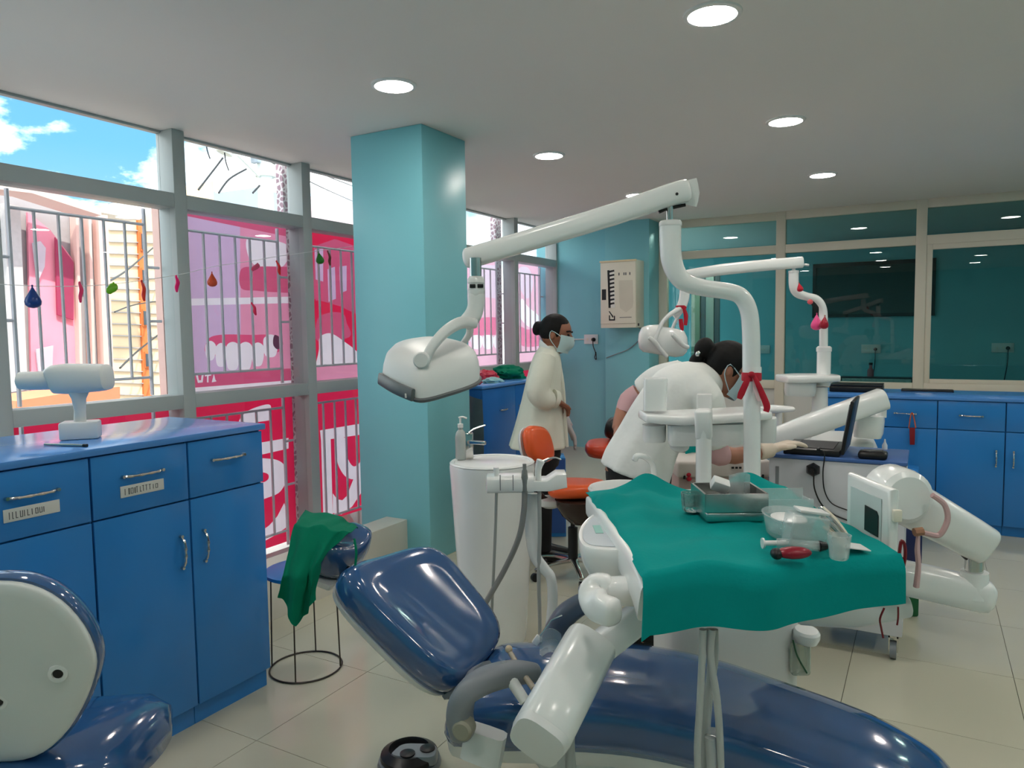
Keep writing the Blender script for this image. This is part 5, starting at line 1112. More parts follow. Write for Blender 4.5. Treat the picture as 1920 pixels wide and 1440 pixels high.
bm = newbm(); tube(bm, [ip(1000, 925), ip(998, 985), ip(1003, 1040), ip(1020, 1066), ip(1033, 1085), ip(1036, 1130), ip(1030, 1190, .0), ip(1025, 1240, .02)], [(0.030, 0.015), (0.028, 0.015), (0.022, 0.015), (0.02, 0.016), (0.019, 0.018), (0.019, 0.018), (0.019, 0.018), (0.019, 0.018)], 14, 5, hint=BX); obj('support_arm', bm, M_WHITE, t, angle=60)
bm = newbm(); lathe(bm, W(0.10, 2.66, 0.0), [(0.13, 0.0), (0.13, 0.02), (0.03, 0.03), (0.02, 0.34)], 24); obj('foot', bm, M_WHITE2, t)

# ---- orange operator stools
M_ORANGE_V = mat('orange_vinyl', (232, 96, 46), 0.28, var=0.05); M_ORANGE_R = mat('red_orange_vinyl', (206, 70, 44), 0.3, var=0.05)
sb_ = W(0.355, 4.40, 0)
t = thing('operator_stool', 'orange operator stool with a rounded backrest beside the washbasin', 'stool', sb_)
sp_ = lambda u, v, d=0.0: P(u, v, 4.30 + d)
bm = newbm(); cushion(bm, sp_(1020, 925, -.16), sp_(1130, 922, -.16), sp_(1140, 906, .18), sp_(1040, 902, .18), [(0.4, -0.04), (0.1, -0.04), (0.0, -0.02), (0.0, 0.01), (0.08, 0.03), (0.3, 0.036)], 36, 3.0); obj('seat', bm, M_ORANGE_V, t, angle=70)
bm = newbm(); lathe(bm, sp_(1088, 975, -.05), [(0.05, -0.02), (0.10, 0.03), (0.13, 0.09), (0.135, 0.125), (0.125, 0.13)], 28, sy=1.1); obj('seat_pan', bm, mat('dark_brown_gloss', (56, 40, 34), 0.12), t)
bm = newbm(); lathe(bm, sp_(1032, 945, .0), [(0.04, -0.02), (0.08, 0.0), (0.09, 0.035)], 20); obj('hinge_cup', bm, M_WHITE2, t)
bm = newbm(); bc0 = sp_(1006, 830); cushion(bm, sp_(990, 866, -.14), sp_(1040, 868, .08), sp_(1024, 800, .10), sp_(978, 796, -.12), [(0.4, -0.02), (0.1, -0.02), (0.0, 0.0), (0.06, 0.025), (0.3, 0.04)], 32, 2.8); obj('backrest', bm, M_ORANGE_V, t, angle=70)
bm = newbm(); cushion(bm, sp_(983, 870, -.11), sp_(1032, 870, .10), sp_(1018, 803, .12), sp_(973, 799, -.09), [(0.5, -0.03), (0.1, -0.03), (0.0, -0.015), (0.0, -0.005)], 28, 2.8); obj('back_shell', bm, M_WHITE2, t, angle=70)
bm = newbm(); tube(bm, [sp_(996, 862), sp_(1000, 900), sp_(1020, 935), sp_(1060, 950)], (0.03, 0.008), 10, 4); obj('back_bar', bm, M_BLACK, t)
bm = newbm(); lathe(bm, sb_, [(0.030, 0.09), (0.030, 0.30), (0.014, 0.305), (0.014, 0.45)], 18); obj('gas_column', bm, M_BLACK, t)
for k in range(5):
    a = 0.3 + k * 2 * math.pi / 5; d = Vector((math.cos(a), math.sin(a), 0))
    bm = newbm(); tube(bm, [sb_ + UP * 0.10, sb_ + d * 0.15 + UP * 0.09, sb_ + d * 0.26 + UP * 0.065], [(0.024, 0.018), (0.018, 0.012), (0.014, 0.010)], 10, 2); leg = obj('leg', bm, M_CHROME, t)
    bm = newbm(); lathe(bm, sb_ + d * 0.26 + UP * 0.025 - d.cross(UP) * 0.012, [(0.025, 0), (0.025, 0.024)], 14, axis=d.cross(UP)); obj('castor', bm, M_BLACK, leg)
s2 = P(1150, 850, 4.9); s2 = Vector((s2.x, s2.y, 0)) + AX * 0.08
t = thing('operator_stool', 'red-orange stool half hidden behind the bending person', 'stool', s2)
q = lambda u, v, d=0.0: P(u, v, 4.9 + d)
bm = newbm(); cushion(bm, q(1094, 848, -.14), q(1190, 852, -.14), q(1192, 830, .16), q(1100, 828, .16), [(0.4, -0.045), (0.1, -0.045), (0.0, -0.015), (0.0, 0.01), (0.08, 0.032), (0.3, 0.036)], 30, 2.6); obj('seat', bm, M_ORANGE_R, t, angle=70)
bm = newbm(); cushion(bm, q(1135, 822, .0), q(1160, 826, .2), q(1166, 780, .2), q(1142, 784, .0), [(0.3, -0.025), (0.05, -0.02), (0.0, 0.0), (0.08, 0.022), (0.3, 0.03)], 26, 2.6); obj('backrest', bm, M_BLACK, t, angle=70)
bm = newbm(); tube(bm, [q(1156, 822, .12), q(1160, 848, .08)], (0.02, 0.008), 8, 1); obj('back_bar', bm, M_BLACK, t)
zs = q(1140, 850).z - 0.04
bm = newbm(); lathe(bm, s2, [(0.030, 0.08), (0.030, 0.35), (0.014, 0.36), (0.014, zs)], 16); obj('gas_column', bm, M_CHROME, t)
for k in range(5):
    a = 0.9 + k * 2 * math.pi / 5; d = Vector((math.cos(a), math.sin(a), 0))
    bm = newbm(); tube(bm, [s2 + UP * 0.09, s2 + d * 0.26 + UP * 0.05], [(0.022, 0.018), (0.014, 0.010)], 8, 1); leg = obj('leg', bm, M_CHROME, t)
    bm = newbm(); lathe(bm, s2 + d * 0.26 + UP * 0.02 - d.cross(UP) * 0.01, [(0.02, 0), (0.02, 0.02)], 12, axis=d.cross(UP)); obj('castor', bm, M_BLACK, leg)
# narrow blue locker behind the standing person's legs
lk = P(1044, 930, 5.35)
t = thing('locker', 'narrow low blue locker behind the standing person', 'locker', (lk.x, lk.y, 0))
c = Vector((lk.x, lk.y, 0)) - AX * 0.04
bm = newbm(); box(bm, c + UP * 0.29, (0.20, 0.22, 0.58), RYAW, 0.006); obj('body', bm, M_BLUE, t)
bm = newbm(); box(bm, c + UP * 0.30 - BX * 0.113, (0.19, 0.006, 0.54), RYAW, 0.002); obj('door', bm, mat('locker_blue', (50, 92, 164), 0.4), t)

# ---- near dental chair cut by the lower left corner
t = thing('dental_chair', 'dental chair in the lower left corner showing its white back shell', 'dental chair', W(-1.15, 1.62, 0))
ol = [(0, 1082), (62, 1090), (120, 1120), (165, 1170), (188, 1225), (184, 1270), (160, 1330), (120, 1388), (68, 1424), (0, 1434), (-70, 1424), (-125, 1388), (-165, 1330), (-192, 1270), (-196, 1225), (-172, 1170), (-125, 1120), (-65, 1090)]
def bl(v): return 1.50 + 0.16 * (v - 1080) / 350
nrm_b = (BX * 0.97 + UP * 0.10 + AX * -0.22).normalized()
base_o = catmull([P(u, v, bl(v)) for u, v in ol], 3, True); cc = sum(base_o, Vector()) / len(base_o)
def rings_o(spec): return [[cc.lerp(p, k) + nrm_b * h for p in base_o] for k, h in spec]
bm = newbm(); loft(bm, rings_o([(0.9, 0.0), (0.985, 0.003), (1.0, 0.014), (1.0, 0.035), (0.97, 0.055), (0.85, 0.068), (0.5, 0.072)])); obj('backrest', bm, M_VINYL, t, angle=70)
bm = newbm(); loft(bm, rings_o([(0.965, 0.006), (0.955, -0.004), (0.93, -0.010), (0.84, -0.014), (0.45, -0.016), (0.1, -0.016)])); bs = obj('back_shell', bm, M_WHITE2, t, angle=60)
for u, v in ((115, 1254), (4, 1306)):
    c = P(u, v, bl(v)) - nrm_b * 0.0195; bm = newbm(); lathe(bm, c, [(0.022, -0.004), (0.020, 0.003), (0.012, 0.004), (0.010, -0.008)], 20, axis=-nrm_b, cap=False); h = obj('screw_recess', bm, M_WHITE2, bs)
    bm = newbm(); lathe(bm, c + nrm_b * 0.001, [(0.0105, 0.0), (0.0105, 0.002)], 16, axis=-nrm_b); obj('screw_head', bm, M_BLACK, h)
bm = newbm(); sr = []
for i, (a, b_, z, w) in enumerate(((-1.60, 1.70, 0.47, 0.16), (-1.36, 1.74, 0.50, 0.20), (-1.18, 1.80, 0.512, 0.21), (-1.05, 1.84, 0.505, 0.20), (-0.985, 1.86, 0.485, 0.16), (-0.955, 1.87, 0.455, 0.08))):
    sr.append([W(a, b_, z - 0.05) + BX * (w * math.cos(2 * math.pi * k / 20)) + UP * ((0.055 if math.sin(2 * math.pi * k / 20) > 0 else 0.06) * (w / 0.2) * math.copysign(abs(math.sin(2 * math.pi * k / 20)) ** 0.7, math.sin(2 * math.pi * k / 20))) for k in range(20)])
loft(bm, sr); obj('seat', bm, M_VINYL, t, angle=80)
bm = newbm(); lathe(bm, W(-1.2, 1.68, 0), [(0.22, 0.0), (0.22, 0.05), (0.12, 0.08), (0.10, 0.38), (0.16, 0.44)], 24); obj('pedestal', bm, M_WHITE2, t)
bm = newbm(); tube(bm, [W(-1.25, 1.76, 0.44), W(-1.25, 1.72, 0.56)], (0.06, 0.02), 10, 1); obj('back_hinge', bm, M_GREYP, t)

# ---- second dental unit further back, lamp arm and tower
ubk = 5.2; f2 = lambda u, v, d=0.0: P(u, v, ubk + d)
u2 = thing('dental_unit', 'distant white dental unit with a tall bent lamp pole before the partition', 'dental unit', Vector((f2(1543, 700).x, f2(1543, 700).y, 0)))
base2 = Vector((f2(1543, 700).x, f2(1543, 700).y, 0))
bm = newbm(); tube(bm, [f2(1544, 660), f2(1544, 600), f2(1541, 575), f2(1530, 561), f2(1512, 556), f2(1496, 550), f2(1489, 538), f2(1488, 512)], [0.029, 0.029, 0.029, 0.029, 0.029, 0.032, 0.034, 0.034], 18, 5); obj('bent_pole', bm, M_WHITE, u2, angle=70)
bm = newbm(); lathe(bm, f2(1544, 718), [(0.045, -0.02), (0.05, 0.0), (0.05, 0.04), (0.047, 0.045), (0.047, 0.22), (0.052, 0.225), (0.052, 0.25), (0.04, 0.262)], 22); obj('pole_sleeve', bm, M_WHITE, u2)
bm = newbm(); lathe(bm, f2(1488, 512), [(0.036, 0.0), (0.036, 0.016), (0.012, 0.02), (0.012, 0.045)], 18); obj('pole_collar', bm, M_WHITE2, u2)
bm = newbm(); tube(bm, [f2(1503, 492), f2(1450, 496), f2(1350, 506), f2(1270, 519)], [(0.040, 0.032), (0.040, 0.036), (0.040, 0.040), (0.036, 0.034)], 20, 2, hint=BX, power=3.2, round_end=0.012); obj('lamp_arm', bm, M_WHITE, u2, angle=55)
bm = newbm(); tube(bm, [f2(1500, 496), f2(1516, 497)], (0.012, 0.008), 8, 1); obj('arm_pin', bm, M_WHITE2, u2)
bm = newbm(); tube(bm, [f2(1284, 522), f2(1283, 556), f2(1276, 578), f2(1262, 592)], [0.036, 0.036, 0.034, 0.028], 16, 4); obj('hanger', bm, M_WHITE, u2, angle=60)
bm = newbm(); tube(bm, [f2(1272, 580, -.03), f2(1256, 590, -.08), f2(1242, 605, -.10), f2(1232, 628, -.13), f2(1226, 642, -.14)], [(0.016, 0.032), (0.016, 0.030), (0.014, 0.024), (0.012, 0.018), (0.014, 0.018)], 12, 4, hint=BX); obj('yoke', bm, M_WHITE2, u2, angle=60)
bm = newbm(); tube(bm, [f2(1276, 585, .05), f2(1266, 604, .1), f2(1258, 622, .12)], (0.012, 0.018), 10, 3, hint=BX); obj('yoke_arm', bm, M_WHITE2, u2)
bm = newbm(); hc2 = f2(1243, 640)
r2 = [[hc2 + AX * (0.175 * k * math.copysign(abs(math.cos(a)) ** 0.75, math.cos(a))) + BX * (0.13 * k * math.sin(a)) + UP * (h - 0.04 * math.cos(a) * 0.4) for a in [2 * math.pi * i / 28 for i in range(28)]] for k, h in ((0.5, -0.098), (0.8, -0.09), (0.96, -0.06), (1.0, -0.01), (0.97, 0.04), (0.85, 0.085), (0.6, 0.10), (0.2, 0.103))]
loft(bm, r2); h2 = obj('lamp_head', bm, M_WHITE, u2, angle=55)
for pts in ([(1218, 634), (1228, 642), (1238, 655), (1250, 668)], [(1262, 628), (1272, 638), (1282, 648), (1290, 651)]):
    bm = newbm(); tube(bm, [f2(u, v, -0.15) for u, v in pts], [0.014, 0.018, 0.017, 0.014], 12, 4, round_end=0.01); obj('lamp_handle', bm, M_WHITE2, h2)
bm = newbm(); tube(bm, [f2(1466, 710), f2(1500, 709), f2(1562, 708)], [(0.13, 0.026), (0.15, 0.030), (0.12, 0.026)], 18, 2, hint=UP, power=5, round_end=0.01); obj('bracket_table', bm, M_WHITE, u2, angle=55)
bm = newbm(); cushion(bm, P(1470, 740, 5.1), P(1530, 742, 5.1), P(1530, 736, 5.35), P(1470, 734, 5.35), [(0.08, -0.01), (0.0, 0.02), (0.0, 0.085)], 24, 5); obj('drawer_body', bm, M_WHITE2, u2, angle=50)
bm = newbm(); lathe(bm, f2(1537, 770), [(0.10, -0.6), (0.10, -0.08), (0.055, 0.0), (0.05, 0.17)], 20); obj('column', bm, M_WHITE2, u2)
zc_ = f2(1537, 770).z - 0.6
bm = newbm(); box(bm, Vector((f2(1537, 770).x, f2(1537, 770).y, zc_ / 2)), (0.36, 0.36, zc_), RYAW, 0.03, 3); obj('tower', bm, M_WHITE2, u2)
# red ribbon and balloons tied to it
t = thing('ribbon', 'small red ribbon tied on the distant hanging lamp', 'ribbon', f2(1280, 585, -.05))
bm = newbm(); lathe(bm, f2(1277, 576), [(0.037, -0.012), (0.039, 0.0), (0.037, 0.012)], 16, cap=False); obj('band', bm, M_RED, t)
strip3([f2(1282, 578, -.05), f2(1286, 592, -.05), f2(1285, 610, -.05)], [0.010, 0.016, 0.012], 'tail', M_RED, t); strip3([f2(1276, 598, -.05), f2(1278, 612, -.05), f2(1280, 620, -.05)], [0.014, 0.016, 0.006], 'tail', M_RED, t)
def balloon(c, r, m, label, tilt_=0.0, grp='balloons', shape='drop', cat='balloon'):
    t = thing('balloon', label, cat, c, grp); bm = newbm()
    lathe(bm, c, [(0.06 * r, 1.75 * r), (0.18 * r, 1.5 * r), (0.45 * r, 1.0 * r), (0.82 * r, 0.35 * r), (0.98 * r, -0.15 * r), (0.9 * r, -0.6 * r), (0.55 * r, -0.92 * r), (0.12 * r, -1.02 * r)], 18, axis=(UP + AX * tilt_)); obj('skin', bm, m, t, angle=80)
    bm = newbm(); k = c + (UP + AX * tilt_).normalized() * (1.75 * r); lathe(bm, k, [(0.1 * r, -0.02 * r), (0.16 * r, 0.1 * r), (0.05 * r, 0.25 * r)], 8); obj('knot', bm, m, t); return t
def bmat(nm, c): return mat(nm, c, 0.3, var=0.05)
bp = ubk - 0.08
balloon(P(1531, 608, bp), 0.040, bmat('balloon_pink', (246, 84, 150), ), 'bright pink balloon on the distant lamp pole')
balloon(P(1545, 608, bp - .07), 0.032, bmat('balloon_maroon', (160, 10, 44)), 'dark red balloon beside the pink one on the distant pole', 0.1)
balloon(P(1500, 541, bp), 0.022, bmat('balloon_red', (206, 26, 50)), 'small red balloon stuck behind the distant pole bend', -0.2)
t = thing('balloon_rag', 'little coral rag hanging below the distant pole bend', 'rag', P(1519, 566, bp))
bm = newbm(); ellipsoid(bm, P(1519, 566, bp), (0.02, 0.012, 0.018), RYAW); obj('scrap', bm, bmat('rag_coral', (236, 100, 110)), t)
strip3([P(1522, 566, bp), P(1530, 578, bp), P(1531, 592, bp)], [0.012, 0.02, 0.012], 'string', M_BLACK, t)
# ---- the chair and tray of the distant unit
t = thing('dental_chair', 'distant dental chair under the bending person, mostly hidden', 'dental chair', W(1.25, 4.35, 0)); far_chair = t
k2 = lambda u, v, b_=4.3: P(u, v, b_)
bm = newbm(); tube(bm, [k2(1447, 822, 4.15), k2(1520, 797, 4.15), k2(1655, 748, 4.15)], [(0.05, 0.052), (0.062, 0.064), (0.062, 0.066)], 22, 1, hint=BX, power=3.2, round_end=0.012); obj('tray_arm', bm, M_WHITE, t, angle=55)
bm = newbm(); cushion(bm, k2(1598, 818, 4.2), k2(1656, 822, 4.2), k2(1656, 812, 4.45), k2(1598, 808, 4.45), [(0.1, -0.01), (0.0, 0.02), (0.0, 0.09), (0.06, 0.12)], 26, 4); obj('control_head', bm, M_WHITE, t, angle=55)
bm = newbm(); lathe(bm, k2(1652, 776, 4.3), [(0.03, -0.02), (0.03, 0.05)], 14); obj('joint_post', bm, M_WHITE2, t)
bm = newbm(); cushion(bm, k2(1505, 852, 4.3), k2(1650, 855, 4.3), k2(1640, 828, 4.8), k2(1520, 822, 4.8), [(0.2, -0.06), (0.0, -0.02), (0.0, 0.01), (0.10, 0.05), (0.35, 0.075)], 34, 3.0); obj('headrest_cover', bm, M_WHITE2, t, angle=70)
bm = newbm(); cushion(bm, k2(1290, 880, 4.0), k2(1520, 885, 4.0), k2(1540, 850, 4.6), k2(1320, 845, 4.6), [(0.2, -0.14), (0.02, -0.12), (0.0, -0.04), (0.03, 0.0), (0.2, 0.02)], 34, 4.0); obj('seat', bm, M_VINYL, t, angle=70)
bm = newbm(); cb2 = W(1.3, 4.35, 0); lathe(bm, cb2, [(0.28, 0), (0.28, 0.05), (0.14, 0.1), (0.12, 0.55)], 22); obj('pedestal', bm, M_WHITE2, t)
bm = newbm(); sheet(bm, lambda s, q: k2(1285 + 40 * s, 838 + 22 * q - 6 * math.sin(3 * s), 3.95 + 0.15 * s), 8, 6, 0.004)
tag(obj('green_cloth', bm, M_GREEN), 'green cloth corner on the distant chair behind the white posts', 'cloth')
# beige instrument cart with marks in front of it
t = thing('instrument_cart', 'beige equipment cart with red knobs seen between the white posts', 'cart', W(1.06, 3.75, 0))
M_CART = mat('cart_beige', (206, 198, 190), 0.45, var=0.05); M_CARTP = mat('cart_pinkish', (180, 158, 150), 0.5, var=0.1)
a0, a1 = P(1272, 900, 3.72).dot(AX), P(1442, 900, 3.72).dot(AX); ztop = P(1300, 866, 3.72).z
ca = (a0 + a1) / 2; wa = a1 - a0
bm = newbm(); box(bm, W(ca, 3.86, ztop / 2 + 0.04), (wa, 0.28, ztop - 0.08), RYAW, 0.01); obj('body', bm, M_CARTP, t)
bm = newbm(); box(bm, W(ca, 3.855, ztop - 0.04), (wa + 0.02, 0.30, 0.085), RYAW, 0.015, 3); tp = obj('top_housing', bm, M_CART, t)
for i, u in enumerate((1374, 1381, 1388)):
    bm = newbm(); box(bm, P(u, 877, 3.70), (0.012, 0.004, 0.010), RYAW, 0.0); obj('mark', bm, M_BLACK, tp, smooth=False)
for u, v in ((1291, 890), (1292, 898)):
    bm = newbm(); ellipsoid(bm, P(u, v, 3.71), (0.014, 0.012, 0.012), RYAW, 10, 8); obj('knob', bm, M_RED, t)
for u in (1283, 1430):
    bm = newbm(); box(bm, P(u, 893, 3.71), (0.012, 0.01, 0.03), RYAW, 0.002); obj('latch', bm, M_BLACK, t)
for da in (-0.2, 0.2):
    for db in (-0.1, 0.1):
        bm = newbm(); lathe(bm, W(ca + da - 0.01, 3.86 + db, 0.03), [(0.03, 0), (0.03, 0.022)], 12, axis=AX); obj('castor', bm, M_BLACK, t)
# arm rest of the distant chair, right of the main pole
bm = newbm(); tube(bm, [P(1428, 768, 4.35), P(1450, 767, 4.35), P(1484, 767, 4.35)], [(0.05, 0.020), (0.055, 0.026), (0.03, 0.016)], 16, 3, hint=UP, round_end=0.02); obj('armrest', bm, M_WHITE, far_chair, angle=70)
pf = P(1460, 770, 4.35); bm = newbm(); tube(bm, [pf - UP * 0.42, pf], [0.024, 0.020], 14, 1); obj('armrest_post', bm, M_WHITE2, far_chair)
# ================================================================== PEOPLE
M_SKIN = mat('skin_brown', (150, 98, 74), 0.5, var=0.06, scale=12, sss=0.05)
M_SKIN2 = mat('skin_brown_light', (164, 112, 90), 0.5, var=0.06, scale=12, sss=0.05)
M_HAIR = mat('black_hair', (12, 11, 11), 0.6, spec=0.25, var=0.3, scale=40)
M_COAT = mat('white_coat', (222, 223, 208), 0.85, var=0.06, scale=8, bump=0.5, bscale=9)
M_COAT2 = mat('white_coat_bright', (230, 232, 228), 0.85, var=0.05, scale=8, bump=0.5, bscale=9)
M_MASK = mat('mask_pale_teal', (186, 210, 210), 0.8, var=0.04)
M_TROUS = mat('black_trousers', (18, 18, 20), 0.8)
M_GLOVE = mat('latex_glove', (222, 206, 188), 0.5, var=0.06)
M_GLOVEG = mat('glove_grey', (170, 164, 166), 0.5, var=0.06)
M_PINKSL = mat('pink_sleeve', (206, 164, 166), 0.7, var=0.06)
def ring(c, e1, e2, r1, r2, n=28, fold=0.0, k=7, ph=0.0):
    return [c + e1 * (math.cos(2 * math.pi * i / n) * r1 * (1 + fold * math.sin(k * 2 * math.pi * i / n + ph))) + e2 * (math.sin(2 * math.pi * i / n) * r2 * (1 + fold * math.sin(k * 2 * math.pi * i / n + ph))) for i in range(n)]
def hand(bm, wrist, d, up, L=0.17, curl=0.4, thumb=1):
    """palm, four unequal bent fingers and a thumb leaving the side of the palm; d points along the fingers, up is the back of the hand"""
    d = d.normalized(); s = d.cross(up).normalized() * thumb; up = s.cross(d).normalized() * thumb
    pl = L * 0.52; knu = wrist + d * pl
    tube(bm, [wrist - d * 0.02, wrist + d * pl * 0.4, knu], [(0.026, 0.02), (0.036, 0.017), (0.039, 0.014)], 12, 2, hint=up, round_end=0.006)
    for i, (off, ln) in enumerate(((0.028, 0.92), (0.009, 1.0), (-0.010, 0.94), (-0.028, 0.74))):
        p0 = knu + s * off - d * 0.012; l = L * 0.48 * ln; c1 = d * math.cos(curl * 0.5) - up * math.sin(curl * 0.5); c2 = d * math.cos(curl * 1.4) - up * math.sin(curl * 1.4)
        p1 = p0 + c1 * (l * 0.5); p2 = p1 + c2 * (l * 0.5)
        tube(bm, [p0, p1, p2], [0.0095, 0.009, 0.0075], 8, 3, round_end=0.006)
    p0 = wrist + d * pl * 0.35 + s * 0.028; p1 = p0 + (d * 0.6 + s * 0.7).normalized() * (L * 0.2); p2 = p1 + (d * 0.9 + s * 0.15 - up * 0.2).normalized() * (L * 0.17)
    tube(bm, [p0, p1, p2], [0.012, 0.0105, 0.008], 8, 3, round_end=0.006)
def head_mesh(c, fwd, up, R=0.105):
    """head with brow, nose, chin, ears; fwd is where the face looks"""
    fwd = fwd.normalized(); s = fwd.cross(up).normalized(); up = s.cross(fwd).normalized(); M = Matrix((s, fwd, up)).transposed(); bm = newbm()
    ellipsoid(bm, c + up * R * 0.12 - fwd * R * 0.08, (R * 0.74, R * 0.92, R * 0.98), M)
    ellipsoid(bm, c - up * R * 0.42 + fwd * R * 0.22, (R * 0.56, R * 0.58, R * 0.62), M)
    ellipsoid(bm, c - up * R * 0.85 + fwd * R * 0.42, (R * 0.26, R * 0.24, R * 0.18), M)
    tube(bm, [c + fwd * R * 0.80 + up * R * 0.12, c + fwd * R * 1.0 - up * R * 0.22], [R * 0.09, R * 0.16], 8, 1, round_end=R * 0.06)
    for k in (-1, 1):
        ellipsoid(bm, c + s * (k * R * 0.74) - up * R * 0.10 - fwd * R * 0.10, (R * 0.09, R * 0.18, R * 0.28), M, 10, 8)
    return bm, s, fwd, up, M
def face_bits(root, c, s, fwd, up, M, R, hairm=None):
    for k in (-1, 1):
        bm = newbm(); ellipsoid(bm, c + s * (k * R * 0.33) + up * R * 0.10 + fwd * R * 0.74, (R * 0.13, R * 0.08, R * 0.06), M, 10, 8); obj('eye', bm, mat('eye_dark', (30, 22, 20), 0.2), root)
        bm = newbm(); tube(bm, [c + s * (k * R * 0.16) + up * R * 0.30 + fwd * R * 0.82, c + s * (k * R * 0.36) + up * R * 0.34 + fwd * R * 0.78, c + s * (k * R * 0.54) + up * R * 0.28 + fwd * R * 0.64], R * 0.045, 6, 3); obj('eyebrow', bm, M_HAIR, root)
def mask_part(root, c, s, fwd, up, R, m):
    bm = newbm()
    def f(u, v):
        a = (u - 0.5) * 2.3; z = 0.04 - v * 1.0; r = R * (0.96 + 0.17 * math.cos(a) * math.sin(math.pi * min(v * 1.1 + 0.1, 1)) - 0.22 * max(0, v - 0.55))
        rs = R * 0.80
        return c + s * (math.sin(a) * rs) + fwd * (math.cos(a) * r * 1.02 - 0.02 * R) + up * (z * R)
    sheet(bm, f, 16, 10, R * 0.02); mk = obj('face_mask', bm, m, root, angle=80)
    for k in (-1, 1):
        e = c + s * (k * R * 0.80) - up * R * 0.06 - fwd * R * 0.18; p = f(0.5 + k * 0.5, 0.1); q = f(0.5 + k * 0.5, 0.85)
        bm = newbm(); tube(bm, [p, e + up * R * 0.2, e - up * R * 0.25, q], R * 0.022, 5, 3); obj('ear_loop', bm, m, mk)

# ---- standing person by the washbasin, seen from the side
sbn = 4.76; g = lambda u, v, d=0.0: P(u, v, sbn + d); pxm = sbn / FPX
feet = Vector((g(1008, 1040).x, g(1008, 1040).y, 0))
t = thing('person', 'person in an off-white coat and face mask standing beside the far cabinet', 'person', feet)
c = g(1044, 627); fw = (AX * 0.93 - BX * 0.25 - UP * 0.22).normalized(); R_ = 0.112
bm, s, fwd, up, M = head_mesh(c, fw, UP + AX * 0.18, R_)
tube(bm, [g(1030, 672), g(1034, 648), c - up * 0.03 - fwd * 0.02], [0.062, 0.052, 0.05], 14, 3)
# trunk and legs inside the clothes
loft(bm, [ring(g(1028, v), AX, BX, a, b_) for v, a, b_ in ((665, 0.06, 0.10), (680, 0.08, 0.16), (720, 0.085, 0.15), (770, 0.085, 0.13), (820, 0.085, 0.14), (850, 0.08, 0.14))])
for k, (u0, u1, dd) in enumerate(((1014, 1016, -0.08), (1000, 1010, 0.08))):
    hipp = g(1018, 850, dd); kn = g(u0 + 2, 945, dd); an = Vector((g(u1, 1035, dd).x, g(u1, 1035, dd).y, 0.09))
    tube(bm, [hipp, kn, an, Vector((an.x, an.y, 0.04))], [0.078, 0.052, 0.036, 0.034], 12, 3)
# near (right) arm bent at the elbow, far arm hanging forward
sh_n = g(1024, 684, -0.19); el_n = g(1012, 742, -0.22); wr_n = g(1046, 752, -0.16)
tube(bm, [sh_n, el_n, g(1030, 752, -0.2), wr_n], [0.045, 0.04, 0.036, 0.027], 12, 3)
hand(bm, wr_n, g(1062, 764, -0.10) - wr_n, UP + AX * 0.3, 0.16, 0.7)
sh_f = g(1034, 684, 0.17); el_f = g(1040, 752, 0.16); wr_f = g(1066, 800, 0.02)
tube(bm, [sh_f, el_f, wr_f], [0.045, 0.038, 0.027], 12, 3)
hand(bm, wr_f, g(1082, 832, -0.02) - wr_f, AX, 0.165, 0.35, -1)
body = obj('body', remesh(bm, 0.006, 4), M_SKIN, t, angle=180)
# grey glove on the far hand
bm = newbm(); tube(bm, [g(1054, 778, 0.08), wr_f], [0.034, 0.030], 12, 1); hand(bm, wr_f, g(1082, 832, -0.02) - wr_f, AX, 0.168, 0.35, -1)
gb_ = remesh(bm, 0.005, 3)
for v in gb_.verts: v.co += v.normal * 0.002
obj('glove', gb_, M_GLOVEG, t, angle=180)
face_bits(t, c, s, fwd, up, M, R_); mask_part(t, c, s, fwd, up, R_, M_MASK)
# hair drawn back into a low bun
bm = newbm(); ellipsoid(bm, c + up * 0.026 - fwd * 0.020, (R_ * 0.82, R_ * 0.95, R_ * 0.95), M)
for v in list(bm.verts):
    d = v.co - c
    if d.dot(fwd) > 0.030 and d.dot(up) < 0.068: v.co -= fwd * (d.dot(fwd) - 0.030) * 1.0
    if d.dot(up) < -0.045: v.co += up * (-0.045 - d.dot(up)) * 0.7
ellipsoid(bm, c - fwd * 0.135 + up * 0.012, (0.040, 0.032, 0.048), M)
obj('hair', remesh(bm, 0.006, 3), M_HAIR, t, angle=180)
# coat: flared loft plus sleeves, fused
bm = newbm(); CR = [(648, 1013, 1042, 0.070), (656, 1007, 1046, 0.115), (666, 1001, 1050, 0.165), (684, 994, 1053, 0.19), (715, 986, 1055, 0.19), (750, 978, 1057, 0.19), (795, 966, 1060, 0.205), (838, 953, 1063, 0.225)]
loft(bm, [ring(g((l + r) / 2, v), AX, BX, (r - l) / 2 * pxm * 1.0, ry, 40, 0.0 + 0.035 * i / 7, 9, 0.6) for i, (v, l, r, ry) in enumerate(CR)])
tube(bm, [g(1022, 672, -0.14), g(1016, 700, -0.21), g(1008, 732, -0.235), g(1018, 748, -0.225), g(1034, 748, -0.19)], [0.068, 0.070, 0.074, 0.068, 0.056], 16, 4)
tube(bm, [g(1032, 672, 0.13), g(1036, 710, 0.18), g(1042, 750, 0.16), g(1052, 772, 0.09)], [0.066, 0.066, 0.062, 0.05], 16, 4)
coat = obj('coat', remesh(bm, 0.009, 4), M_COAT, t, angle=180)
bm = newbm(); tube(bm, [g(1035, 747, -0.19), g(1043, 749, -0.175)], [0.060, 0.058], 16, 1); obj('cuff', bm, M_COAT, coat)
bm = newbm(); tube(bm, [g(1012, 643, 0.0), g(1022, 652, -0.075), g(1038, 664, -0.08), g(1046, 668, -0.05)], [(0.005, 0.024), (0.005, 0.026), (0.005, 0.024), (0.004, 0.012)], 8, 4); obj('collar', bm, M_COAT2, coat)
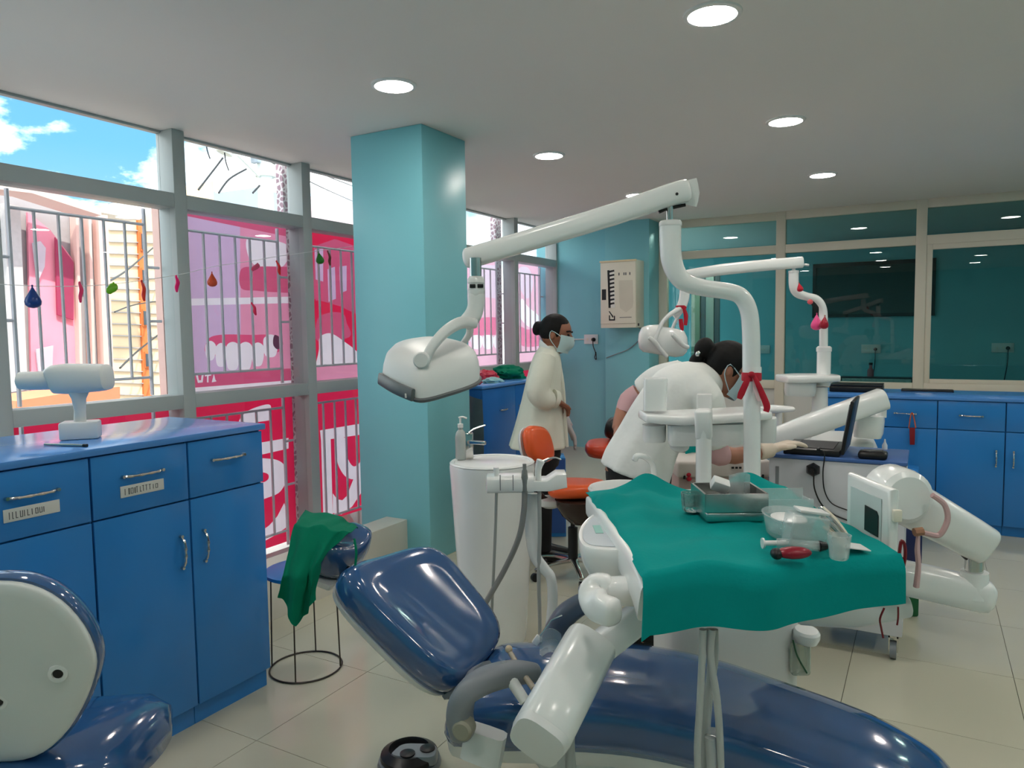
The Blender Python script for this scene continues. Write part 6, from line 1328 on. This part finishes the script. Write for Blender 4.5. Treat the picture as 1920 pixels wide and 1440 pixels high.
bm = newbm(); tube(bm, [g(1047, 668, -0.05), g(1056, 720, -0.10), g(1060, 780, -0.10), g(1064, 838, -0.10)], (0.010, 0.004), 6, 4); obj('front_placket', bm, M_COAT, coat)
# trousers and shoes
bm = newbm()
loft(bm, [ring(g(1016, v), AX, BX, a, b_) for v, a, b_ in ((815, 0.12, 0.17), (850, 0.125, 0.175), (872, 0.11, 0.165))])
for k, (u0, u1, dd) in enumerate(((1014, 1016, -0.08), (1000, 1010, 0.08))):
    hipp = g(1018, 850, dd); kn = g(u0 + 2, 945, dd); an = Vector((g(u1, 1035, dd).x, g(u1, 1035, dd).y, 0.07)); tube(bm, [hipp, kn, an], [0.090, 0.070, 0.062], 14, 3)
obj('trousers', remesh(bm, 0.009, 4), M_TROUS, t, angle=180)
for dd, u1 in ((-0.08, 1016), (0.08, 1010)):
    an = Vector((g(u1, 1035, dd).x, g(u1, 1035, dd).y, 0.0)); bm = newbm()
    tube(bm, [an - AX * 0.05 + UP * 0.04, an + AX * 0.04 + UP * 0.04, an + AX * 0.13 + UP * 0.028, an + AX * 0.185 + UP * 0.022], [(0.038, 0.038), (0.042, 0.04), (0.045, 0.028), (0.03, 0.02)], 14, 3, hint=UP, power=2.6, round_end=0.02); obj('shoe', bm, M_BLACK, t, angle=60)

# ---- bending person, leaning right over the distant chair
bb = 3.42; g = lambda u, v, d=0.0: P(u, v, bb + d)
hipc = g(1195, 872); feet = Vector((hipc.x, hipc.y, 0))
t = thing('person', 'person in a white coat bending forward behind the main lamp pole', 'person', feet)
c = g(1366, 694, -0.03); fw = (AX * 0.80 - UP * 0.50 - BX * 0.12).normalized(); R_ = 0.113
bm, s, fwd, up, M = head_mesh(c, fw, UP * 0.75 + AX * 0.62, R_)
axis_t = (g(1320, 716) - g(1195, 860)).normalized(); side_t = axis_t.cross(BX).normalized()
tube(bm, [g(1318, 722), g(1340, 708, -.02), c - up * 0.035 - fwd * 0.03], [0.07, 0.058, 0.052], 14, 3)
tube(bm, [g(1192, 890), g(1205, 830), g(1255, 765), g(1315, 725)], [(0.15, 0.13), (0.13, 0.12), (0.15, 0.13), (0.14, 0.10)], 18, 4, hint=BX)
for dd in (-0.09, 0.09):
    hp_ = g(1195, 885, dd); an = Vector((hp_.x, hp_.y, 0.08)) + AX * 0.02; kn = hp_.lerp(an, 0.5) + AX * 0.04
    tube(bm, [hp_, kn, an, Vector((an.x, an.y, 0.03))], [0.09, 0.06, 0.042, 0.04], 12, 3)
sh_r = g(1318, 745, -0.16); el_r = g(1345, 850, -0.10); wr_r = g(1448, 842, -0.06)
tube(bm, [sh_r, el_r, wr_r], [0.05, 0.045, 0.03], 12, 3)
hand(bm, wr_r, g(1520, 818, -0.04) - wr_r, UP * 1 + AX * -0.2, 0.17, 0.45)
sh_l = g(1262, 705, 0.16); el_l = g(1180, 752, 0.26); wr_l = g(1158, 805, 0.18)
tube(bm, [sh_l, el_l, wr_l], [0.05, 0.042, 0.03], 12, 3); hand(bm, wr_l, g(1150, 850, 0.06) - wr_l, -AX, 0.16, 0.5)
obj('body', remesh(bm, 0.007, 4), M_SKIN2, t, angle=180)
face_bits(t, c, s, fwd, up, M, R_); mask_part(t, c, s, fwd, up, R_, mat('mask_blue_grey', (176, 198, 208), 0.8))
for k in (-1, 1):
    cg = c + s * (k * R_ * 0.36) + up * R_ * 0.08 + fwd * R_ * 0.92; bm = newbm()
    tube(bm, [cg + (s * math.cos(a) * 0.026 + up * math.sin(a) * 0.018) for a in [2 * math.pi * i / 14 for i in range(15)]], 0.0018, 5, 1); gl = obj('spectacle_rim', bm, M_BLACK, t)
    bm = newbm(); tube(bm, [cg + s * k * 0.026, c + s * (k * R_ * 0.80) + up * R_ * 0.05 - fwd * R_ * 0.05], 0.0016, 5, 1); obj('temple', bm, M_BLACK, gl)
bm = newbm(); ellipsoid(bm, c + up * 0.026 - fwd * 0.020, (R_ * 0.83, R_ * 0.95, R_ * 0.95), M)
for v in list(bm.verts):
    d = v.co - c
    if d.dot(fwd) > 0.035 and d.dot(up) < 0.072: v.co -= fwd * (d.dot(fwd) - 0.035)
    if d.dot(up) < -0.05: v.co += up * (-0.05 - d.dot(up)) * 0.7
ellipsoid(bm, c - fwd * 0.150 + up * 0.030, (0.050, 0.042, 0.052), M); ellipsoid(bm, c - fwd * 0.150 - up * 0.04, (0.036, 0.03, 0.04), M)
hr = obj('hair', remesh(bm, 0.006, 3), M_HAIR, t, angle=180)
bm = newbm(); ellipsoid(bm, c - fwd * 0.165 - up * 0.010 - BX * 0.032, (0.012, 0.012, 0.016), M, 10, 8); obj('hair_clip', bm, M_STEEL, hr)
# coat
bm = newbm(); cen = [(1190, 888, 0.168, 0.21), (1198, 865, 0.166, 0.20), (1216, 825, 0.150, 0.19), (1244, 775, 0.145, 0.19), (1274, 738, 0.145, 0.20), (1305, 720, 0.115, 0.19), (1330, 712, 0.085, 0.12), (1345, 706, 0.07, 0.08)]
pts = [g(u, v) for u, v, _, _ in cen]; path = catmull(pts, 4); rings = []
for i, p in enumerate(path):
    d = (path[min(i + 1, len(path) - 1)] - path[max(i - 1, 0)]).normalized(); t_ = i / (len(path) - 1); r1 = lerp_list([q[2] for q in cen], t_); r2 = lerp_list([q[3] for q in cen], t_)
    e1 = BX.cross(d).normalized(); rings.append(ring(p, e1, BX, r1, r2, 40, 0.035 * (1 - t_), 8, 1.0))
loft(bm, rings)
# tail of the coat hitched out at the back
tube(bm, [g(1225, 770), g(1188, 812), g(1158, 846), g(1134, 870)], [(0.09, 0.14), (0.07, 0.13), (0.035, 0.11), (0.012, 0.07)], 16, 4, hint=BX)
tube(bm, [g(1300, 722, -0.10), g(1325, 752, -0.17), g(1335, 800, -0.14), g(1342, 832, -0.11)], [0.085, 0.078, 0.070, 0.062], 16, 4)
tube(bm, [g(1275, 705, 0.10), g(1232, 712, 0.20), g(1202, 732, 0.245)], [0.08, 0.07, 0.058], 16, 4)
coat = obj('coat', remesh(bm, 0.010, 5), M_COAT2, t, angle=180)
bm = newbm(); tube(bm, [g(1318, 704, -0.09), g(1336, 716, -0.10), g(1346, 730, -0.07), g(1348, 744, -0.02)], [(0.005, 0.02), (0.005, 0.028), (0.005, 0.026), (0.004, 0.012)], 8, 4); obj('collar', bm, M_COAT2, coat)
bm = newbm(); tube(bm, [g(1340, 828, -0.11), g(1346, 850, -0.10), g(1362, 852, -0.09)], [0.056, 0.058, 0.046], 16, 3); obj('under_sleeve', bm, M_PINKSL, t, angle=60)
bm = newbm(); tube(bm, [g(1198, 738, 0.25), g(1180, 752, 0.26), g(1170, 775, 0.24)], [0.052, 0.054, 0.044], 16, 3); obj('under_sleeve', bm, M_PINKSL, t, angle=60)
bm = newbm(); tube(bm, [g(1424, 846, -0.068), wr_r], [0.040, 0.034], 14, 1); hand(bm, wr_r, g(1520, 818, -0.04) - wr_r, UP * 1 + AX * -0.2, 0.175, 0.45)
gl_ = remesh(bm, 0.006, 3)
for v in gl_.verts: v.co += v.normal * 0.003
obj('glove', gl_, M_GLOVE, t, angle=180)
bm = newbm(); loft(bm, [ring(g(1197, v), AX, BX, a, b_) for v, a, b_ in ((850, 0.15, 0.17), (890, 0.155, 0.18), (925, 0.145, 0.18))])
for dd in (-0.09, 0.09):
    hp_ = g(1197, 885, dd); an = Vector((hp_.x, hp_.y, 0.06)) + AX * 0.02; kn = hp_.lerp(an, 0.5) + AX * 0.04; tube(bm, [hp_, kn, an], [0.105, 0.080, 0.065], 14, 3)
obj('trousers', remesh(bm, 0.010, 4), M_TROUS, t, angle=180)
for dd in (-0.09, 0.09):
    hp_ = g(1197, 885, dd); an = Vector((hp_.x, hp_.y, 0)) + AX * 0.02; bm = newbm()
    tube(bm, [an - AX * 0.05 + UP * 0.04, an + AX * 0.04 + UP * 0.04, an + AX * 0.13 + UP * 0.028, an + AX * 0.19 + UP * 0.022], [(0.04, 0.038), (0.044, 0.04), (0.046, 0.028), (0.03, 0.02)], 14, 3, hint=UP, power=2.6, round_end=0.02); obj('shoe', bm, M_BLACK, t, angle=60)
# ================================================================== SMALL THINGS
# ---- on the green drape
DZ = 1.012
def tz(u, v): return PZ(u, v, DZ)
ca_ = (tz(1325, 978) + tz(1432, 978)) / 2; wx = (tz(1432, 978) - tz(1325, 978)).length
t = thing('instrument_tray', 'stainless steel instrument box standing at the back of the green cloth', 'tray', ca_)
r0 = RYAW; cx = ca_ + BX * 0.06
bm = newbm(); box(bm, cx + UP * 0.013, (wx + 0.006, 0.135, 0.026), r0, 0.006, 3); obj('base_tray', bm, M_STEEL, t)
bm = newbm(); W2, D2, H2 = wx + 0.012, 0.14, 0.046
for dx, dy, sx, sy in ((0, -D2 / 2, W2, 0.003), (0, D2 / 2, W2, 0.003), (-W2 / 2, 0, 0.003, D2), (W2 / 2, 0, 0.003, D2)):
    box(bm, cx + AX * dx + BX * dy + UP * (0.027 + H2 / 2), (sx + .003, sy + .003, H2), r0)
box(bm, cx + UP * 0.029, (W2, D2, 0.003), r0); obj('box_walls', bm, M_STEEL, t, angle=30)
t = thing('gauze_pad', 'white gauze block leaning on the steel instrument box', 'gauze', cx + UP * 0.05)
bm = newbm(); box(bm, cx + AX * -0.022 + UP * 0.082, (0.045, 0.03, 0.030), r0 @ Matrix.Rotation(0.35, 3, 'Y') @ Matrix.Rotation(0.5, 3, 'X'), 0.004); obj('pad', bm, M_WHITE2, t)
M_CLEAR = glass_mat('clear_plastic', (226, 238, 236), 0.06, 1.5)
M_CLEAR2 = mat('frosted_plastic', (214, 226, 226), 0.15, alpha=0.34, spec=1.0, bump=0.5, bscale=30)
t = thing('clear_visor', 'curved clear plastic sheet leaning in the steel box', 'plastic sheet', cx + UP * 0.05)
bm = newbm(); sheet(bm, lambda s, q: cx + AX * (0.01 + 0.055 * s) + BX * (0.03 - 0.02 * math.sin(s * 3)) + UP * (0.045 + (0.055 + 0.012 * math.sin(s * 3)) * q), 10, 6, 0.0012); obj('film', bm, M_CLEAR2, t, angle=80)
gc = tz(1296, 958)
t = thing('cut_glass', 'small cut glass dish left of the steel instrument box', 'glass', gc)
M_CRYST = mat('cut_crystal', (236, 244, 242), 0.05, trans=0.8, ior=1.5, bump=1.0, bscale=45)
bm = newbm(); lathe(bm, gc, [(0.020, 0.0), (0.024, 0.004), (0.026, 0.020), (0.028, 0.050), (0.026, 0.050), (0.022, 0.016), (0.004, 0.012)], 12); obj('dish', bm, M_CRYST, t, angle=20)
# oval plastic tub, tray of instruments, cups
pc = tz(1478, 1005)
t = thing('plastic_tub', 'clear oval plastic tub with white paste on the green cloth', 'tub', pc)
bm = newbm(); lathe(bm, pc, [(0.040, 0.0), (0.046, 0.006), (0.052, 0.040), (0.057, 0.052), (0.053, 0.053), (0.045, 0.014), (0.01, 0.012)], 32, sx=1.5); obj('shell', bm, M_CLEAR2, t, angle=50)
bm = newbm(); lathe(bm, pc + UP * 0.038, [(0.036, 0.0), (0.038, 0.006), (0.02, 0.010)], 26, sx=1.4); obj('paste', bm, M_WHITE, t)
pt0 = tz(1472, 955)
t = thing('plastic_box', 'clear open plastic box beside the steel instrument box', 'box', pt0)
bm = newbm()
for dx, dy, sx, sy, h in ((0, -0.035, 0.12, 0.002, 0.035), (0, 0.035, 0.12, 0.002, 0.05), (-0.06, 0, 0.002, 0.07, 0.045), (0.06, 0, 0.002, 0.07, 0.03)): box(bm, pt0 + AX * dx + BX * dy + UP * (h / 2), (sx + .002, sy + .002, h), r0)
box(bm, pt0 + UP * 0.001, (0.12, 0.07, 0.003), r0); obj('walls', bm, M_CLEAR2, t, angle=30)
pk = tz(1510, 1028)
t = thing('sample_jar', 'clear square plastic jar lying among the instruments', 'jar', pk)
bm = newbm(); box(bm, pk + UP * 0.042, (0.085, 0.055, 0.072), r0 @ Matrix.Rotation(0.15, 3, 'Y'), 0.006, 3); obj('jar_body', bm, M_CLEAR2, t)
bm = newbm(); box(bm, pk + UP * 0.084 + AX * 0.012, (0.065, 0.045, 0.006), r0 @ Matrix.Rotation(0.15, 3, 'Y'), 0.002); obj('lid', bm, M_WHITE2, t)
ps = tz(1492, 1040)
t = thing('syringe', 'plastic syringe lying in front of the clear jar', 'syringe', ps)
s0, s1 = tz(1456, 1030) + UP * 0.014, tz(1536, 1036) + UP * 0.014
bm = newbm(); tube(bm, [s0, s1], 0.011, 14, 1); obj('barrel', bm, M_CLEAR2, t)
bm = newbm(); tube(bm, [s0 - AX * 0.03, s0 + AX * 0.02], 0.006, 10, 1); pg = obj('plunger', bm, M_WHITE2, t)
bm = newbm(); lathe(bm, s0 - AX * 0.032, [(0.012, 0), (0.012, 0.004)], 14, axis=AX); obj('thumb_rest', bm, M_WHITE2, pg)
bm = newbm(); tube(bm, [s1, s1 + AX * 0.016], [0.012, 0.008], 10, 1); obj('black_tip', bm, M_BLACK, t)
pr = tz(1486, 1047)
t = thing('red_case', 'dark red rounded case half under the syringe', 'case', pr)
bm = newbm(); ellipsoid(bm, pr + UP * 0.014 - BX * 0.006, (0.038, 0.018, 0.013), RYAW); obj('shell', bm, mat('case_crimson', (140, 14, 40), 0.3), t)
bm = newbm(); ellipsoid(bm, pr + UP * 0.012 - AX * 0.036 - BX * 0.005, (0.012, 0.016, 0.012), RYAW); obj('end_cap', bm, M_BLACK, t)
for i in range(9):
    q0 = tz(1535 + 4 * (i % 3), 985 + 5 * i) + UP * (0.045 + 0.006 * (i % 4)); q1 = tz(1578 + 5 * (i % 4), 1010 + 3.0 * i) + UP * (0.008 + 0.005 * (i % 3))
    bm = newbm(); tube(bm, [q0, q0.lerp(q1, 0.5) + UP * 0.003, q1], [0.003, 0.005, 0.003], 8, 2)
    tag(obj('hand_instrument', bm, M_STEEL if i % 2 else mat('instrument_bone', (214, 208, 188), 0.4)), 'slim dental instrument in the heap beside the clear jar', 'instrument', 'instruments heaped on the green cloth')
pcup = tz(1573, 1048)
t = thing('plastic_cup', 'small clear plastic cup near the monitor panel', 'cup', pcup)
bm = newbm(); lathe(bm, pcup, [(0.016, 0.0), (0.019, 0.004), (0.024, 0.052), (0.022, 0.052), (0.017, 0.006), (0.003, 0.005)], 22); obj('cup_wall', bm, M_CLEAR2, t)
psl = tz(1606, 1030)
t = thing('paper_slip', 'white folded card lying at the foot of the monitor panel', 'card', psl)
bm = newbm(); box(bm, psl + UP * 0.008 - AX * 0.01, (0.06, 0.05, 0.002), r0 @ Matrix.Rotation(0.15, 3, 'Y'), 0.0); obj('card', bm, M_WHITE2, t, smooth=False)

# ---- saliva ejector tips and tubes clipped beside the chair
t = thing('suction_set', 'suction tubes with a clear tip standing beside the white lower arm', 'suction set', P(985, 1290, 1.80))
bm = newbm(); tube(bm, [P(955, 1220, 1.86), P(975, 1255, 1.82), P(1000, 1290, 1.78)], [0.006, 0.0075, 0.008], 10, 3); obj('beige_tube', bm, mat('beige_tube', (178, 168, 150), 0.4), t)
bm = newbm(); ellipsoid(bm, P(954, 1217, 1.86), (0.010, 0.010, 0.010)); obj('tube_bulb', bm, mat('bulb_tan', (196, 178, 150), 0.4), t)
bm = newbm(); tube(bm, [P(950, 1262, 1.80), P(985, 1316, 1.76)], [0.016, 0.014], 12, 1); obj('white_handle', bm, M_WHITE2, t)
bm = newbm(); tube(bm, [P(940, 1243, 1.81), P(951, 1263, 1.80)], [0.013, 0.012], 12, 1); obj('clear_tip', bm, M_CLEAR2, t)
bm = newbm(); tube(bm, [P(1008, 1198, 2.15), P(1028, 1172, 2.15), P(1034, 1163, 2.15), P(1054, 1154, 2.15)], 0.003, 6, 1); obj('wire_hook', bm, M_STEEL, t)
bm = newbm(); box(bm, P(1007, 1200, 2.15), (0.02, 0.012, 0.03), RYAW @ Matrix.Rotation(0.6, 3, 'Y'), 0.003); obj('hook_clip', bm, M_WHITE, t)
bm = newbm(); sheet(bm, lambda s, q: P(1012 + 40 * s, 1190 + 45 * q - 12 * math.sin(s * 3), 2.12 + 0.03 * math.sin(q * 3)), 10, 8, 0.001); obj('clear_flap', bm, M_CLEAR2, t, angle=80)

# ---- green cloth thrown over the headrest
def cloth2(s, q):
    """q 0..0.45 lies over the headrest, then hangs down the near left side"""
    tops = [P(672, 990, 2.30), P(640, 968, 2.38), P(572, 956, 2.42)]; fr = [P(654, 1000, 2.12), P(600, 985, 2.12), P(550, 985, 2.16)]
    hem = [P(600, 1050, 2.06), P(575, 1080, 2.04), P(528, 1085, 2.06)]; low = [P(592, 1125, 2.05), P(555, 1174, 2.04), P(522, 1120, 2.08)]
    def tri(a, s): return a[0].lerp(a[1], s * 2) if s < 0.5 else a[1].lerp(a[2], s * 2 - 1)
    rows = [tri(tops, s), tri(fr, s), tri(hem, s), tri(low, s)]; x = q * 3; i = min(int(x), 2); f = x - i; f = f * f * (3 - 2 * f) if i == 0 else f
    p = rows[i].lerp(rows[i + 1], f)
    return p + BX * (0.014 * math.sin(s * 13 + q * 3) * (0.3 + q)) + UP * (0.010 * noise.noise(Vector((s * 5, q * 5, 3)))) + AX * 0.008 * noise.noise(Vector((s * 6, q * 6, 8)))
t = thing('green_cloth', 'crumpled dark green cloth thrown over the headrest of the navy chair', 'cloth', P(580, 1060, 2.1))
bm = newbm(); sheet(bm, cloth2, 40, 44, 0.003); obj('cloth_sheet', bm, M_GREEN2, t, angle=75)
bm = newbm(); tube(bm, [P(664, 1010, 2.06), P(668, 1035, 2.05), P(666, 1060, 2.05)], 0.004, 6, 4); obj('tie_string', bm, M_GREEN2, t)

# ---- string of deflated balloons across the windows
XS = -4.02
t = thing('balloon_string', 'thin white string stretched across the street windows', 'string', PX(200, 535, XS))
spts = [PX(u, v, XS) for u, v in ((0, 533), (100, 537), (208, 533), (335, 515), (400, 500), (480, 488), (525, 480), (600, 470), (660, 462))]
bm = newbm(); tube(bm, spts, 0.0018, 5, 3); obj('string_line', bm, M_WHITE2, t)
X1 = XS + 0.012
for (u, v, r, m, lab, tl) in ((62, 563, 0.040, bmat('balloon_blue', (16, 60, 130)), 'deflated dark blue balloon hanging at the far left window', 0.0),
                              (398, 528, 0.032, bmat('balloon_orange', (206, 74, 36)), 'deflated orange balloon in front of the pink tooth banner', 0.0),
                              (600, 487, 0.032, bmat('balloon_green', (30, 120, 30)), 'deflated green balloon in the window beside the pillar', -0.15)):
    balloon(PX(u, v, X1), r, m, lab, tl, 'balloons on the string')
def scrap(u, v, w, h, m, lab, ang=0.0):
    c = PX(u, v, X1); t = thing('balloon_scrap', lab, 'balloon', c, 'balloons on the string'); bm = newbm()
    d = (UP * math.cos(ang) + Vector((0, 1, 0)) * math.sin(ang)); tube(bm, [c + d * h / 2, c + d * h * 0.15 + Vector((0.008, 0.004, 0)), c - d * h * 0.2, c - d * h / 2], [(w * 0.35, 0.005), (w * 0.5, 0.010), (w * 0.42, 0.012), (w * 0.25, 0.006)], 10, 4, round_end=0.004); obj('skin', bm, m, t, angle=80)
    bm = newbm(); ellipsoid(bm, c + d * (h / 2 + 0.004), (0.006, 0.006, 0.008)); obj('knot', bm, m, t); return t
scrap(150, 549, 0.022, 0.10, bmat('peg_pink', (240, 60, 110)), 'narrow pink deflated balloon in the open window')
scrap(208, 541, 0.05, 0.06, bmat('scrap_green', (104, 176, 24)), 'light green crumpled balloon in the open window', 0.5)
scrap(268, 546, 0.036, 0.11, bmat('scrap_red', (226, 52, 30)), 'red deflated balloon before the cream building', -0.1)
scrap(331, 533, 0.036, 0.09, bmat('scrap_magenta', (236, 20, 110)), 'magenta deflated balloon on the first window post')
scrap(478, 501, 0.04, 0.06, bmat('scrap_rose', (214, 70, 110)), 'rose deflated balloon in the middle of the tooth banner', 0.8)
scrap(522, 503, 0.026, 0.09, bmat('scrap_vermilion', (226, 40, 40)), 'vermilion deflated balloon at the right of the tooth banner', -0.3)
st_ = scrap(476, 580, 0.026, 0.08, bmat('scrap_hotpink', (240, 40, 90)), 'hot pink scrap low on the tooth banner', -0.4)
bm = newbm(); tube(bm, [PX(472, 568, X1), PX(474, 489, XS + 0.003)], 0.0012, 5, 1); obj('thread', bm, M_WHITE2, st_)
scrap(617, 485, 0.03, 0.10, bmat('scrap_brown', (120, 60, 50)), 'brown deflated balloon beside the green one', -0.2)
# pedal bin behind the trolley
c = PZ(1712, 1160, 0) + BX * 0.07
t = thing('waste_bin', 'slim navy waste bin with a green foot behind the trolley', 'bin', c)
bm = newbm(); box(bm, c + UP * 0.09, (0.085, 0.10, 0.18), RYAW, 0.01); obj('foot', bm, mat('bin_green', (10, 92, 50), 0.5), t)
bm = newbm(); box(bm, c + UP * 0.325, (0.10, 0.11, 0.29), RYAW, 0.012); obj('body', bm, mat('bin_navy', (28, 34, 84), 0.4), t)
